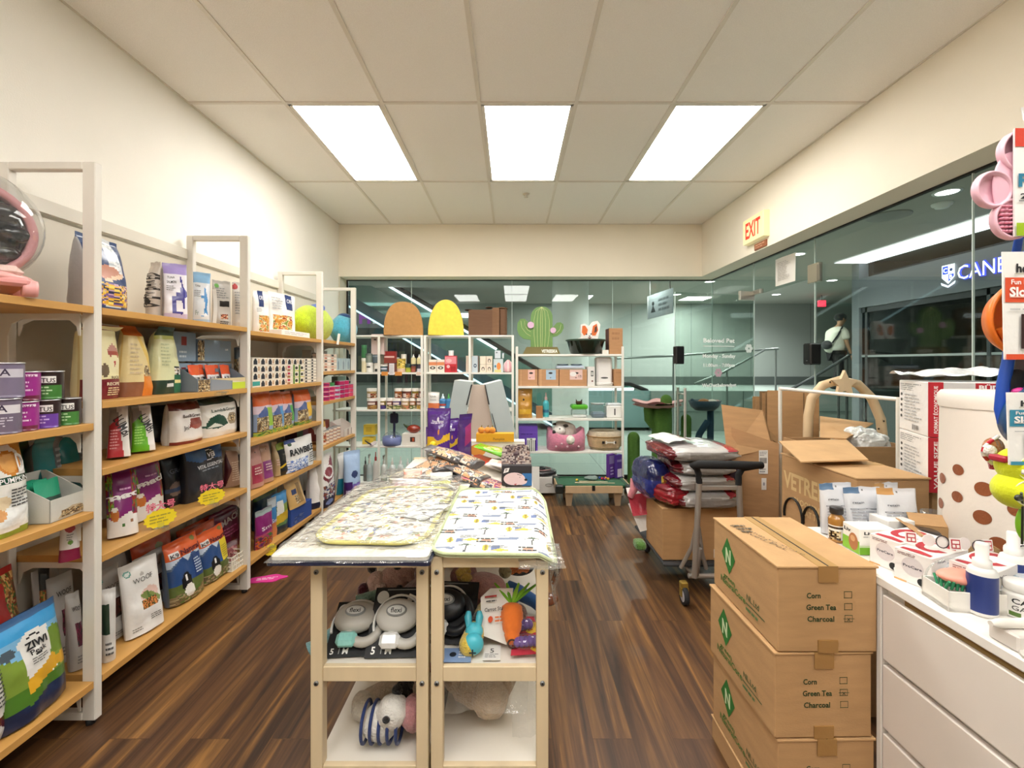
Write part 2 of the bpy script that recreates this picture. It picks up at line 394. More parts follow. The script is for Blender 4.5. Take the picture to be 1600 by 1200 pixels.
# ---------------------------------------------------------------- generic goods
def bag(sp, d, label, art, base, side=None, back=None, name='food_pouch', cat='pouch', m='gloss', e=2.3, tilt=0, bend=None, wr=.006, nu=44, nv=56, full=.55, seal=.07, nar=.0, group=None, yaw=0):
    """a stand-up pouch: flat seal on top, full at the foot; front faces local -y"""
    w, h = sp.w, sp.h; side = side or base; back = back or base; seed = random.random() * 90
    def tt(v):
        if v > 1 - seal: return .0025
        return d / 2 * max(.02, (1 - (v / (1 - seal)) ** 2.2)) ** full * (.86 + .14 * min(1, v / .12))
    def surf(s, v, sign, off=0):          # s in -1..1 across
        t = tt(v); ww = w / 2 * (1 - nar * v) * (1 - .03 * sin(pi * min(1, v * 1.1)))
        y = sign * (t * max(0, 1 - abs(s) ** e) ** (1 / e) + off)
        x = s * ww; z = v * h
        n = noise.noise(Vector((x * 14 + seed, z * 14, sign))) * wr * 1.6 + noise.noise(Vector((x * 30, z * 30 + seed, sign))) * wr * .3
        y += sign * n * (1 - abs(s) ** 6) * (.3 + .7 * min(1, (t / (d / 2 + .001))))
        z += noise.noise(Vector((s * 2, seed, 0))) * wr * v
        if bend and v > bend[0]:
            L = (v - bend[0]) * h; a = R(bend[1]) * min(1, (v - bend[0]) / (1 - bend[0]) * 1.6); k = L
            z = bend[0] * h + k * cos(a) - (y * sin(a)); y = y * cos(a) - k * sin(a) * (1 if bend[1] > 0 else 1)
        return Vector((x, y, z))
    mb = MB(); vs = []; fs = []; cs = []; nb = 10
    ths = [pi + pi * i / nu for i in range(nu)] + [pi * i / nb for i in range(nb)]; n = len(ths)
    def sof(th): c = cos(th); return math.copysign(abs(c) ** (2 / e), c) if e > 3 else c
    if e <= 3:          # even columns across the printed front
        ths = [pi + math.acos(max(-1, min(1, 1 - 2 * (i / nu)))) * 1.0 if 1 < i < nu - 1 else pi + pi * i / nu for i in range(nu)] + ths[nu:]
    ss = [sof(t) for t in ths]
    for j in range(nv + 1):
        for i in range(n): vs.append(surf(max(-1, min(1, ss[i])), j / nv, 1 if i > nu else -1))
    for j in range(nv):
        v = (j + .5) / nv
        for i in range(n):
            k = (i + 1) % n
            fs.append((j * n + i, j * n + k, (j + 1) * n + k, (j + 1) * n + i)); s = (ss[i] + ss[k]) / 2
            if i >= nu: cs.append(back if abs(s) < .93 or e <= 3 else side)
            elif abs(s) > .955 and v < 1 - seal: cs.append(side)
            else: cs.append(lookup(art, (s + 1) / 2, v, base))
    mb.add(vs, fs, cs, 0, True)
    mb.add([vs[i] for i in range(n)], [tuple(range(n))], side)
    mb.artmap(lambda u, v: surf(max(-1, min(1, 2 * u - 1)), max(0, min(1, v)), -1, .004), w, h, art, 1)
    o = mb.build(name, [m, 'ink']); tag(o, label, cat, group); sp.put(o, d, tilt)
    if yaw: o.rotation_euler[2] += R(yaw)
    return o

def carton(sp, d, label, cols, arts=None, name='carton', cat='box', m='paper', ch=.0015, group=None, parent=None, tilt=0, rim=None, yaw=0):
    """closed box; cols = one colour or dict per face f b l r t; arts per face"""
    w, h = sp.w, sp.h; mb = MB(); base = cols if isinstance(cols, str) else cols.get('*', '#ffffff')
    mb.box(-w / 2, w / 2, -d / 2, d / 2, 0, h, base, ch)
    arts = dict(arts or {})
    if not isinstance(cols, str):
        for k, c in cols.items():
            if k != '*': arts[k] = [Rr(.01, .01, .99, .99, c)] + list(arts.get(k, []))
    FR = {'f': ((-w / 2, -d / 2, 0), (w, 0, 0), (0, 0, h)), 'r': ((w / 2, -d / 2, 0), (0, d, 0), (0, 0, h)), 'l': ((-w / 2, d / 2, 0), (0, -d, 0), (0, 0, h)),
          'b': ((w / 2, d / 2, 0), (-w, 0, 0), (0, 0, h)), 't': ((-w / 2, -d / 2, h), (w, 0, 0), (0, d, 0))}
    for k, a in arts.items(): mb.art(*FR[k], a, 0)
    o = mb.build(name, m, parent)
    if not parent: tag(o, label, cat, group)
    sp.put(o, d, tilt)
    if yaw: o.rotation_euler[2] += R(yaw)
    return o

def tin(x, y, z, r, h, label, band, art=(), name='food_can', cat='can', group=None, rz=0, lid='#c9ccce'):
    t = thing(name, label, cat, (x, y, z + .001), rz, group)
    mb = MB()
    def cf(th, zz):
        a = ((th + pi / 2) % (2 * pi)) - pi       # 0 at local -y
        u = .5 + a / pi if False else .5
        th2 = (th - 1.5 * pi + pi) % (2 * pi) - pi
        u = .5 + th2 / pi
        return lookup(art, u, (zz) / h, band)
    zs = [0.002 + (h - .004) * i / 12 for i in range(13)]
    mb.lathe([(r * .96, 0), (r, .002)] + [(r, q) for q in zs] + [(r * 1.01, h - .002)], 28, cf)
    mb.artmap(lambda u, v: Vector((r * 1.004 * cos(1.5 * pi + (u - .5) * pi), r * 1.004 * sin(1.5 * pi + (u - .5) * pi), v * h)), pi * r, h, art)
    mb.build('label_band', 'gloss', t)
    MB().lathe([(r * 1.01, h - .003), (r * 1.015, h), (r * .95, h), (r * .94, h - .003), (0.0001, h - .003)], 28, lid).build('lid', 'metal', t)
    return t

def bottle(x, y, z, prof, label, colf, cap=None, capcol='#222', name='bottle', cat='bottle', art=(), m='plastic', rz=0, group=None, capname='cap', n=24, trigger=None):
    """lathed bottle; prof [(r,z)], cap profile as a part"""
    t = thing(name, label, cat, (x, y, z + .001), rz, group); h = prof[-1][1]; r = max(p[0] for p in prof)
    mb = MB(); dense = []
    for (r0, z0), (r1, z1) in zip(prof, prof[1:]):
        k = max(1, int((z1 - z0) / (h / 26)));
        for i in range(k): dense.append((r0 + (r1 - r0) * i / k, z0 + (z1 - z0) * i / k))
    dense.append(prof[-1])
    def cf(th, zz):
        u = .5 + ((th - 1.5 * pi + pi) % (2 * pi) - pi) / pi
        return lookup(art, u, zz / h, colf)
    mb.lathe([(.0001, 0)] + dense, n, cf)
    def rad(zz):
        for (r0, z0), (r1, z1) in zip(prof, prof[1:]):
            if z0 <= zz <= z1 and z1 > z0: return r0 + (r1 - r0) * (zz - z0) / (z1 - z0)
        return prof[-1][0]
    mb.artmap(lambda u, v: Vector((rad(v * h) * 1.01 * cos(1.5 * pi + (u - .5) * pi), rad(v * h) * 1.01 * sin(1.5 * pi + (u - .5) * pi), v * h)), pi * r, h, art)
    mb.build('body', m, t)
    if cap: MB().lathe(cap + [(.0001, cap[-1][1])], n, capcol).build(capname, 'plastic', t)
    if trigger:
        q = MB(); zt = cap[-1][1] if cap else h
        q.box(-.008, .008, -.03, .012, zt, zt + .018, trigger, .003); q.box(-.005, .005, -.034, -.027, zt - .02, zt + .012, trigger, .002); q.build('spray_head', 'plastic', t)
    return t
# ================================================================ THE SETTING
XL, XR, YB, ZC = -2.02, 2.215, 5.22, 3.026
GX, GY, ZH = 2.43, 5.44, 2.414          # glass planes and header height
struct('floor', MB().quad((-2.1, -2.6, 0), (2.5, -2.6, 0), (2.5, 5.47, 0), (-2.1, 5.47, 0), '#fff'), 'floor_planks')
struct('wall_left', MB().box(-2.14, XL, -2.6, 5.46, 0, ZC, '#f8f4ea'))
struct('wall_behind', MB().box(-2.14, 2.6, -2.7, -2.6, 0, ZC, '#f0ead8'))
struct('wall_back', MB().box(XL, 2.45, YB, 5.46, ZH, ZC + .05, '#f4ead6'))
struct('wall_right', MB().box(XR, 2.45, -2.6, YB, ZH, ZC + .05, '#f4ebd9'))
struct('wall_corner', MB().box(XL - .02, XL + .015, YB, 5.46, 0, ZH, '#cfc7b4'))
# ceiling tiles with openings for the panel lights, T-bar grid
gx = [XL + .605 * i for i in range(8)]; gx[-1] = XR
gy = [-2.6, -2.1, -.88, .34, 1.57, 2.79, 4.0, 5.22]
LITS = [(1, 5), (3, 5), (5, 5), (1, 2), (3, 2), (5, 2), (3, 3)]
cb = MB()
for i in range(7):
    for j in range(7):
        if (i, j) not in LITS: cb.quad((gx[i], gy[j], ZC), (gx[i], gy[j + 1], ZC), (gx[i + 1], gy[j + 1], ZC), (gx[i + 1], gy[j], ZC), '#cfc3b2')
struct('ceiling', cb, 'ceiling_tile')
tb = MB()
for x in gx: tb.box(x - .011, x + .011, gy[0], gy[-1], ZC - .006, ZC + .002, '#e6dfd2')
for y in gy: tb.box(gx[0], gx[-1], y - .011, y + .011, ZC - .0065, ZC + .002, '#e6dfd2')
struct('trim_1', tb, 'enamel')
m = mat('panel_glow', .5, var=0, col='#fffcf7', emit=PANEL)
LN = {(1, 5): 'left of the three in the row by the glass front', (3, 5): 'middle one of the row by the glass front', (5, 5): 'right of the three in the row by the glass front',
      (1, 2): 'left one overhead behind the viewer', (3, 2): 'middle one overhead behind the viewer', (5, 2): 'right one overhead behind the viewer', (3, 3): 'single one above the near display cart'}
for (i, j) in LITS:
    x0, x1, y0, y1 = gx[i] + .012, gx[i + 1] - .012, gy[j] + .012, gy[j + 1] - .012
    t = thing('ceiling_light', 'flat white ceiling panel light, ' + LN[i, j], 'ceiling light', ((x0 + x1) / 2, (y0 + y1) / 2, ZC), group='panel lights in the tiled ceiling', world=True)
    f = MB()
    for a in ((x0, x0 + .02, y0, y1), (x1 - .02, x1, y0, y1), (x0, x1, y0, y0 + .02), (x0, x1, y1 - .02, y1)): f.box(*a, ZC - .004, ZC + .03, '#ece6da')
    f.build('frame', 'enamel', t)
    MB().box(x0 + .02, x1 - .02, y0 + .02, y1 - .02, ZC + .001, ZC + .012, '#fff').build('diffuser', 'panel_glow', t)
p = at(822, 303, 1); d = 1.626 * F / 265; p = at(822, 303, d)
t = thing('sprinkler', 'small round sprinkler head in the ceiling tile behind the middle light', 'sprinkler', (p.x, d, ZC))
MB().lathe([(.001, 0), (.035, -.002), (.03, -.008), (.012, -.01), (.01, -.03), (.02, -.032), (.0001, -.034)], 16, '#d8d0c2').build('head', 'metal', t)

# glass front (far side), channel and base
tr = MB().box(XL, GX + .02, GY - .012, GY + .012, ZH - .012, ZH + .002, '#1c1c1a'); struct('trim_2', tr, 'plastic')
struct('trim_3', MB().box(GX - .012, GX + .012, -2.6, GY - .012, ZH - .012, ZH + .002, '#1c1c1a'), 'plastic')
struct('trim_4', MB().box(XL + .015, XL + .035, GY - .015, GY + .012, 0, ZH - .012, '#161616'), 'plastic')
struct('baseboard_back', MB().box(XL + .04, GX, GY - .014, GY + .014, 0, .05, '#2a2a28'), 'plastic')
struct('baseboard_right', MB().box(GX - .014, GX + .014, -2.6, 3.59, 0, .05, '#2a2a28'), 'plastic')
xs = [XL + .035, -1.22, .0, 1.22, GX - .006]
for i in range(4): struct('window_%d' % (i + 1), MB().box(xs[i] + .0015, xs[i + 1] - .0015, GY - .005, GY + .005, .05, ZH - .012, '#fff'), 'pane')
jt = MB()
for x in xs[1:-1]: jt.box(x - .0025, x + .0025, GY - .007, GY + .007, .05, ZH - .012, '#cfe0da')
jt.box(GX - .004, GX + .004, GY - .006, GY + .004, .05, ZH - .012, '#b9cfc7')
for y in (4.5, 3.59, 2.36, 1.1, -.2, -1.4): jt.box(GX - .006, GX + .006, y - .0022, y + .0022, .05 if y < 3.6 else .01, ZH - .012, '#d5e2dd')
struct('trim_5', jt, 'plastic')
ys = [(4.502, GY - .01, .05), (3.592, 4.498, 2.085), (2.362, 3.588, .05), (1.102, 2.358, .05), (-.198, 1.098, .05), (-1.398, -.202, .05), (-2.58, -1.402, .05)]
for i, (a, b, z) in enumerate(ys): struct('window_%d' % (i + 5), MB().box(GX - .005, GX + .005, a, b, z, ZH - .012, '#fff'), 'pane')

# the open glass door
dr = bpy.data.objects.new('door_1', None); COL.objects.link(dr); dr['kind'] = 'structure'
fe, hi = Vector((1.55, 4.26)), Vector((2.42, 4.49)); q = (hi - fe); DW = q.length
dr.location = (fe.x, fe.y, 0); dr.rotation_euler = (0, 0, atan2(q.y, q.x))
MB().box(0, DW, -.005, .005, .012, 2.08, '#fff').build('leaf', 'pane', dr)
MB().box(-.002, .002, -.005, .005, .012, 2.08, '#c9dcd6').box(0, DW, -.005, .005, .01, .015, '#9bb').build('glass_edge', 'plastic', dr)
MB().box(DW - .17, DW, -.016, .016, 2.03, 2.12, '#b9b3a6', .003).build('patch_fitting', 'metal', dr)
MB().box(DW - .16, DW, -.016, .016, .01, .08, '#b9b3a6', .003).build('patch_fitting', 'metal', dr)
h_ = MB(); h_.tube([(.07, -.055, .62), (.07, -.055, 1.17)], .0125, 12, '#d7d4cc')
for z in (.68, 1.11): h_.cyl((.07, -.055, z), (.07, -.005, z), .008, n=10, col='#c9c6be')
h_.build('pull_handle', 'metal', dr)
h_ = MB(); h_.tube([(.07, .055, .62), (.07, .055, 1.17)], .0125, 12, '#d7d4cc')
for z in (.68, 1.11): h_.cyl((.07, .055, z), (.07, .005, z), .008, n=10, col='#c9c6be')
h_.build('pull_handle', 'metal', dr)
MB().box(-.005, .085, -.03, .03, 1.395, 1.565, '#151515', .008).build('lock_case', 'plastic', dr)
lt = MB(); O = (0, -.0052, 0); dl = []
def dt(s, t, z, h, w): dl.append(T(s, t, z / 2.08, h / 2.08, '#f4f6f2', w, b=.045))
dt('Beloved Pet', .545, 1.626, .042, .4); dl.append(Rr(.34, 1.565 / 2.08, .74, 1.572 / 2.08, '#f4f6f2'))
dt('Monday - Sunday', .545, 1.475, .036, .42); dt('11:00am - 7:00pm', .545, 1.385, .033, .4); dt('WeChat:belovedpet', .545, 1.19, .033, .44)
def flower(t, z, r, c, dl=dl):
    for k in range(6): dl.append(E(t + cos(k * pi / 3) * r * .62 / DW, (z + sin(k * pi / 3) * r * .62) / 2.08, r * .42 / DW, r * .42 / 2.08, c))
    dl.append(E(t, z / 2.08, r * .2 / DW, r * .2 / 2.08, '#8fa89c'))
flower(.93, 1.55, .045, '#e9efe9'); flower(.53, 1.31, .042, '#c9a9b4')
lt.art(O, (DW, 0, 0), (0, 0, 2.08), dl, 0, .001); lt.build('lettering', 'ink', dr)
# header patch and strike side fittings
fx = MB(); fx.box(GX - .018, GX + .018, 3.53, 3.66, 2.05, 2.2, '#aba592', .003); fx.box(GX - .03, GX - .014, 3.5, 3.53, 2.05, 2.18, '#8f8a7c', .002); fx.box(GX - .018, GX + .018, 4.36, 4.5, 2.085, 2.13, '#b9b3a6', .003)
struct('trim_6', fx, 'metal')
t = thing('lock_case', 'black door lock case on the glass panel right of the doorway', 'lock case', (GX - .05, 3.555, 1.39))
MB().box(-.045, .045, -.05, .045, 0, .17, '#131313', .01).build('case', 'plastic', t)
MB().lathe([(.0001, 0), (.006, .001), (.006, .004), (.0001, .005)], 10, '#999', c=(-.046, -.01, .03)).build('screw', 'metal', t)

# EXIT sign on the right header wall
y0, y1 = 3.84, 4.2
t = thing('exit_sign', 'cream EXIT sign with red letters on the wall above the door', 'exit sign', (XR, 4.02, 2.5))
b = MB(); b.box(-.055, 0, -.17, .17, 0, .225, '#efe3ae', .004); b.build('housing', 'softglow', t)
f = MB(); f.art((-.0555, .17, 0), (0, -.34, 0), (0, 0, .225), [T('EXIT', .5, .52, .66, '#e0402a', .72, b=.03)], 0, .001); f.build('lettering', 'softglow', t)
t = thing('notice_plate', 'small brown plate on the wall just below the cream EXIT sign', 'notice', (XR, 3.98, 2.425))
b = MB(); b.box(-.012, 0, -.095, .095, 0, .055, '#9a5a38', .001); b.art((-.0125, .095, 0), (0, -.19, 0), (0, 0, .055), [L_(.1, .15, .95, .85, '#d8a889', 2)]); b.build('plate', 'plastic', t)
# paper notice on the transom glass
t = MB(); ya, yb_ = onx(1212, GX - .012), onx(1243, GX - .012)
t.grid(lambda u, v: Vector((GX - .014 - .012 * sin(u * 5) * v * .4, ya + (yb_ - ya) * u, 2.105 + .245 * v)), 10, 8, lambda u, v: '#e8e4dc')
t.art((GX - .022, ya, 2.105), (0, yb_ - ya, 0), (0, 0, .245), [L_(.15, .15, .85, .85, '#c6bfb8', 12)])
tag(t.build('paper_notice', 'paper'), 'curled white paper notice taped to the glass above the doorway', 'paper')

# ================================================================ THE MALL BEYOND THE GLASS
def m_brick(name, c1, c2, mor, bw, rh, ms, rough=.5, rot=(0, 0, 0)):
    m = mat(name, rough, var=0, col=c1); nt = m.node_tree; N = nt.nodes; L = nt.links
    br = N.new('ShaderNodeTexBrick'); tc = [n for n in N if n.type == 'TEX_COORD'][0]; mp = N.new('ShaderNodeMapping'); mp.inputs['Rotation'].default_value = rot
    L.new(tc.outputs['Object'], mp.inputs[0]); L.new(mp.outputs[0], br.inputs[0]); br.offset = 0
    for k, v in (('Scale', 1), ('Mortar Size', ms), ('Brick Width', bw), ('Row Height', rh)): br.inputs[k].default_value = v
    br.inputs['Color1'].default_value = lin(c1); br.inputs['Color2'].default_value = lin(c2); br.inputs['Mortar'].default_value = lin(mor)
    L.new(br.outputs[0], N['Principled BSDF'].inputs['Base Color'])
m_brick('mall_tile', '#b9c4ba', '#aebab1', '#76807a', 1.2, .9, .006, .3)
m_brick('wall_panel', '#a8afa9', '#a4aba5', '#626a65', 1.6, 3.2, .006, .5, (pi / 2, 0, 0))
struct('mall_floor', MB().quad((-14, GY + .03, -.004), (14, GY + .03, -.004), (14, 14, -.004), (-14, 14, -.004), '#fff').quad((GX + .03, -9, -.004), (14, -9, -.004), (14, GY + .03, -.004), (GX + .03, GY + .03, -.004), '#fff'), 'mall_tile')
struct('mall_wall_far', MB().box(-14, 13, 12, 12.2, -.1, 5.5, '#fff'), 'wall_panel')
mc = MB().box(-2.9, 14, GY + .1, 12, 3.0, 3.1, '#a9a8a0').box(GX + .06, 14, -9, GY + .1, 3.0, 3.1, '#a9a8a0')
mc.box(-14, -2.9, GY + .1, 9.2, 3.0, 3.1, '#a9a8a0')
struct('mall_ceiling', mc)
struct('mall_wall_right', MB().box(13, 13.2, -9, 12, 0, 3.1, '#8c948c'))
struct('mall_wall_left', MB().box(-14, -13.8, GY, 12, 0, 5.5, '#8c948c'))
struct('mall_wall_near', MB().box(GX, 13, -9.2, -9, 0, 3.1, '#6c706c'))
# raised landing with railing
pl = MB().box(2.9, 12.5, 9.3, 12, -.1, .83, '#8f9a93'); struct('mall_landing', pl)
struct('baseboard_landing', MB().box(2.9, 13, 11.94, 12, .83, 1.05, '#5b625e'), 'plastic')
jn = MB()
for x in (3.6, 4.8, 6.0, 7.2): jn.box(x - .006, x + .006, 9.29, 9.3, 0, .83, '#5f6964')
jn.box(2.9, 12.5, 9.285, 9.3, .4, .41, '#6a746f'); struct('trim_7', jn, 'plastic')
def rail(label, pts, posts, r=.022, col='#8d938f'):
    t = thing('handrail', label, 'handrail', (pts[0][0], pts[0][1], 0), world=True)
    MB().tube(pts, r, 8, col).build('top_rail', 'metal', t)
    for x, y, z0, z1 in posts: MB().cyl((x, y, z0), (x, y, z1), r * .8, n=8, col=col).build('post', 'metal', t)
rail('straight steel handrail in front of the pale wall beyond the far glass', [at(962, 560, 8.6), at(1052, 556, 8.6), at(1120, 551, 8.6), at(1216, 545, 8.6)], [(at(1212, 0, 8.6).x, 8.6, 0, at(0, 547, 8.6).z), (at(1052, 0, 8.6).x, 8.6, 0, at(0, 557, 8.6).z)])
rail('sloping steel handrail rising towards the walking person', [at(1085, 600, 8.2), at(1130, 582, 8.2), at(1196, 546, 8.2)], [(at(1136, 0, 8.2).x, 8.2, 0, at(0, 580, 8.2).z)])
rail('grey sloping handrail in front of the person in the white shirt', [at(1236, 608, 7.6), at(1274, 588, 7.6), at(1326, 556, 7.6)], [(at(1310, 0, 7.6).x, 7.6, 0, at(0, 567, 7.6).z), (at(1323, 0, 7.6).x, 7.6, 0, at(0, 560, 7.6).z)], .026, '#5c605e')
# white round pillar
pc = at(891, 568, 8.75); struct('mall_pillar', MB().lathe([(.355, 0), (.355, 3.0)], 40, '#e6e9e5', c=(pc.x, 8.75, 0)), 'plaster')
# escalator, parallel to the glass front
D = 10.0
t = thing('escalator', 'escalator with black handrails and lit side strips beyond the far glass', 'escalator', (1.0, D, 0), world=True)
def lnpt(px, off=0, d=D): return at(px, 438 + .585 * (px - 602) + off, d)
for d, nm in ((D - .55, 'handrail'), (D + .55, 'handrail')):
    pts = [lnpt(470, 0, d), lnpt(602, 0, d), lnpt(760, 0, d), lnpt(850, 0, d), at(885, 597, d), at(940, 598, d), at(985, 600, d), at(1010, 610, d), at(1026, 636, d), at(1022, 660, d), at(1004, 671, d), at(960, 672, d)]
    MB().tube(pts, .045, 8, '#141414').build(nm, 'rubber', t)
    g = MB(); top = [lnpt(p_, 3, d) for p_ in (470, 602, 700, 800, 850)] + [at(885, 600, d), at(985, 602, d), at(1018, 636, d)]
    bot = [lnpt(p_, 58, d) for p_ in (470, 602, 700, 760)] + [at(800, 612, d), at(850, 640, d), at(960, 665, d), at(1004, 668, d)]
    for a in range(7): g.quad(top[a], top[a + 1], bot[a + 1], bot[a], '#fff')
    g.build('balustrade', 'mall_pane', t)
    MB().tube([lnpt(470, 6, d - .05), lnpt(602, 6, d - .05), lnpt(776, 6, d - .05)], .028, 6, '#eef6ff').build('light_strip', 'lightstrip' if 0 else 'glow', t)
    g = MB()
    for a, b in (((470, 56), (470, 72)),): pass
    k = [470, 602, 700, 800, 850, 880]
    for a, b in zip(k, k[1:]): g.quad(lnpt(a, 55, d - .03), lnpt(b, 55, d - .03), lnpt(b, 72, d - .03), lnpt(a, 72, d - .03), '#3f555c')
    g.build('skirt_panel', 'plastic', t)
    MB().tube([lnpt(470, 74, d - .06), lnpt(880, 74, d - .06)], .02, 6, '#bfe0ee').build('light_strip', 'glow', t)
g = MB(); k = [470, 602, 700, 800, 880]
for a, b in zip(k, k[1:]): g.quad(lnpt(a, 80, D - .56), lnpt(b, 80, D - .56), lnpt(b, 80, D + .56), lnpt(a, 80, D + .56), '#3a3f3e'); g.quad(lnpt(a, 60, D - .5), lnpt(b, 60, D - .5), lnpt(b, 60, D + .5), lnpt(a, 60, D + .5), '#4a4f50')
g.quad(at(880, 660, D - .56), at(1015, 668, D - .56), at(1015, 668, D + .56), at(880, 660, D + .56), '#4a4f50'); g.build('truss', 'plastic', t)
struct('mall_stair_block', MB().prism([(at(a, b, 9.38).x, at(a, b, 9.38).z) for a, b in ((905, 609), (1045, 611), (1045, 668), (905, 668))], (0, .1, 0), (0, 9.38, 0), col='#86a3a2'))
for i, (x, y) in enumerate(((-5.2, 7.0), (-1.6, 7.2), (1.6, 10.8), (4.5, 11.0))):  # made-up ceiling panels, added only to brighten the mall
    t = thing('fill_panel', 'added square fill light in the mall ceiling beyond the far glass, %s' % ['far left', 'behind the jar rack', 'by the white pillar', 'above the landing'][i], 'ceiling light', (x, y, 2.999))
    MB().box(-.3, .3, -.3, .3, -.01, .0, '#fff').build('diffuser', 'panel_glow', t); MB().box(-.32, .32, -.32, .32, -.006, .0, '#ddd').build('frame', 'enamel', t)
    l = bpy.data.lights.new('fill_lamp', 'AREA'); l.energy = MALL; l.size = .6; l.color = (.95, 1, .97)
    lo = bpy.data.objects.new('fill_lamp', l); COL.objects.link(lo); lo.location = (0, 0, -.03); lo.parent = t
# lit strips and shop on the far left
def strip(label, a, b, d, th=.06, z=None):
    q0, q1 = at(*a, d), at(*b, d)
    tag(MB().tube([q0, q1], th, 4, '#f6fbff', sm=False).build('glow_strip', 'glow'), label, 'light')
strip('long white strip light on the far wall left of the brown arched cushion', (555, 476), (640, 477), 11.95)
strip('short white strip light on the far wall right of the yellow arched cushion', (655, 492), (742, 493), 11.95)
strip('glowing white top edge of a glass panel low behind the fountain boxes', (920, 608), (990, 608), 9.36, .03)  # top edge of the teal glass panel, glow added, no lamp there
s = MB().box(at(500, 0, 11.7).x, at(625, 0, 11.7).x, 11.7, 11.95, at(0, 512, 11.7).z, at(0, 478, 11.7).z, '#6d7173')
s.art(at(563, 506, 11.69), (1.15, 0, 0), (0, 0, .36), [T('H', .1, .5, .9, '#a54fc0', b=.06), T('TEA', .55, .5, .9, '#efe9f2', b=.05)], 0, .004)
tag(s.build('shop_sign', 'softglow'), 'dark shop fascia with purple and white letters under the escalator', 'sign')
s = MB().box(at(500, 0, 11.8).x, at(735, 0, 11.8).x, 11.8, 11.99, .9, at(0, 513, 11.8).z, '#1d2625')
for i in range(9): s.box(at(560 + i * 16, 0, 11.79).x, at(568 + i * 16, 0, 11.79).x, 11.77, 11.8, 1.25 + (i * 37 % 5) * .07, 1.6 + (i * 53 % 7) * .06, ['#5c5a3a', '#3d4a44', '#747a54', '#2c3c48'][i % 4])
tag(s.build('shop_window', 'plastic'), 'dark shop window beyond the tinned goods rack, under the escalator', 'shop window')
# hanging sign board near the corner
s = MB(); a, b = at(1013, 475, 8.1), at(1052, 466, 7.4)
O = at(1013, 499, 8.1); U = at(1052, 489, 7.4) - O
s.prism([(0, 0), (1, 0), (1, 1), (0, 1)], (.0, .06, 0), O, U, (0, 0, .42), '#747a7c')
s.art(O + Vector((0, -.005, 0)), U, (0, 0, .42), [E(.2, .62, .05, .08, '#25282a'), P([(.1, .25), (.3, .25), (.2, .55)], '#25282a'), L_(.42, .2, .95, .8, '#4b5053', 3)])
s.cyl(O + U * .1 + Vector((0, .03, .42)), O + U * .1 + Vector((0, .03, .42 + .4)), .012, n=6, col='#555').cyl(O + U * .9 + Vector((0, .03, .42)), O + U * .9 + Vector((0, .03, .85)), .012, n=6, col='#555')
tag(s.build('direction_sign', 'plastic'), 'grey sign board with a figure symbol hanging beyond the far glass', 'sign')
# downlights in the mall
for i, (px, py) in enumerate(((1247, 397), (1300, 438), (1213, 460), (1109, 440), (1058, 460), (985, 500), (870, 500), (700, 478), (1480, 300), (1010, 425))):
    d = 1.6 * F / (HY - py); q = at(px, py, d)
    if d > 11.7: continue
    t = thing('downlight', 'round downlight in the mall ceiling, %s' % ['left of the paper notice and nearest above the doorway', 'right of the doorway above the red sign', 'seen through the top of the open doorway', 'near the glass corner', 'left of the glass corner, further back', '', '', 'above the escalator', 'nearest the blue and white shop sign', 'just behind the far glass'][i], 'downlight', (q.x, d, 3.0))
    MB().lathe([(.11, 0), (.105, -.008), (.085, -.006)], 20, '#ddd').build('ring', 'enamel', t)
    MB().lathe([(.085, -.003), (.0001, -.003)], 20, '#fff').build('lamp', 'panel_glow', t)
    l = bpy.data.lights.new('downlight_lamp', 'SPOT'); l.energy = MALL * 2; l.spot_size = 2.7; l.spot_blend = .6; l.shadow_soft_size = .09; l.color = (.93, 1, .96)
    lo = bpy.data.objects.new('downlight_lamp', l); COL.objects.link(lo); lo.location = (0, 0, -.03); lo.parent = t
q = at(1407, 337, 4.7); t = thing('ceiling_speaker', 'large round grey ceiling grille in the mall ceiling', 'speaker', (q.x, 4.85, 3.0))
MB().lathe([(.2, 0), (.2, -.008), (.185, -.01), (.0001, -.006)], 32, '#8f908c').build('grille', 'plastic', t)
q = at(1472, 318, 4.48); t = thing('smoke_detector', 'white smoke detector on the mall ceiling', 'smoke detector', (q.x, 4.48, 3.0))
MB().lathe([(.085, 0), (.08, -.02), (.06, -.025), (.055, -.045), (.0001, -.05)], 24, '#e9e9e4').build('base', 'plastic', t)
t = thing('exit_box', 'small glowing red exit box beside the person on the landing', 'exit sign', tuple(at(1284, 475, 10.5)))
MB().box(-.08, .08, -.03, .03, -.06, .08, '#ff3b52').build('lamp_box', 'glow', t); MB().cyl((0, 0, .08), (0, 0, 3.0 - at(1284, 475, 10.5).z), .01, n=6, col='#444').build('rod', 'metal', t)
# shop across the corridor
XF = 5.5
struct('mall_fascia', MB().box(XF, XF + .15, -8.9, 7.1, 2.28, 2.74, '#7d8184'))
struct('cove_light', MB().quad((5.08, -8.9, 2.985), (5.5, -8.9, 2.985), (5.5, 7.1, 2.985), (5.08, 7.1, 2.985), '#fff').box(5.0, 5.08, -8.9, 7.1, 2.94, 3.0, '#ddd'), 'cove') if 'cove' in MATS else None
mat('cove', .5, var=0, col='#f4f8ff', emit=2.4)
struct('trim_8', MB().quad((5.1, -8.9, 2.985), (5.62, -8.9, 2.985), (5.62, 7.1, 2.985), (5.1, 7.1, 2.985), '#fff'), 'cove')
struct('mall_column', MB().box(5.5, 5.8, 7.1, 7.25, 0, 3.0, '#7f8588'))
sh = MB().box(10.2, 10.3, -8.9, 7.1, 0, 3, '#17191a').box(5.65, 10.2, 7.0, 7.1, 0, 3, '#1a1d1c').box(5.65, 10.3, -8.9, 7.1, 2.74, 2.8, '#26292a').box(5.6, 10.3, -8.9, 7.1, -.003, 0, '#34383a'); struct('mall_shop_walls', sh)
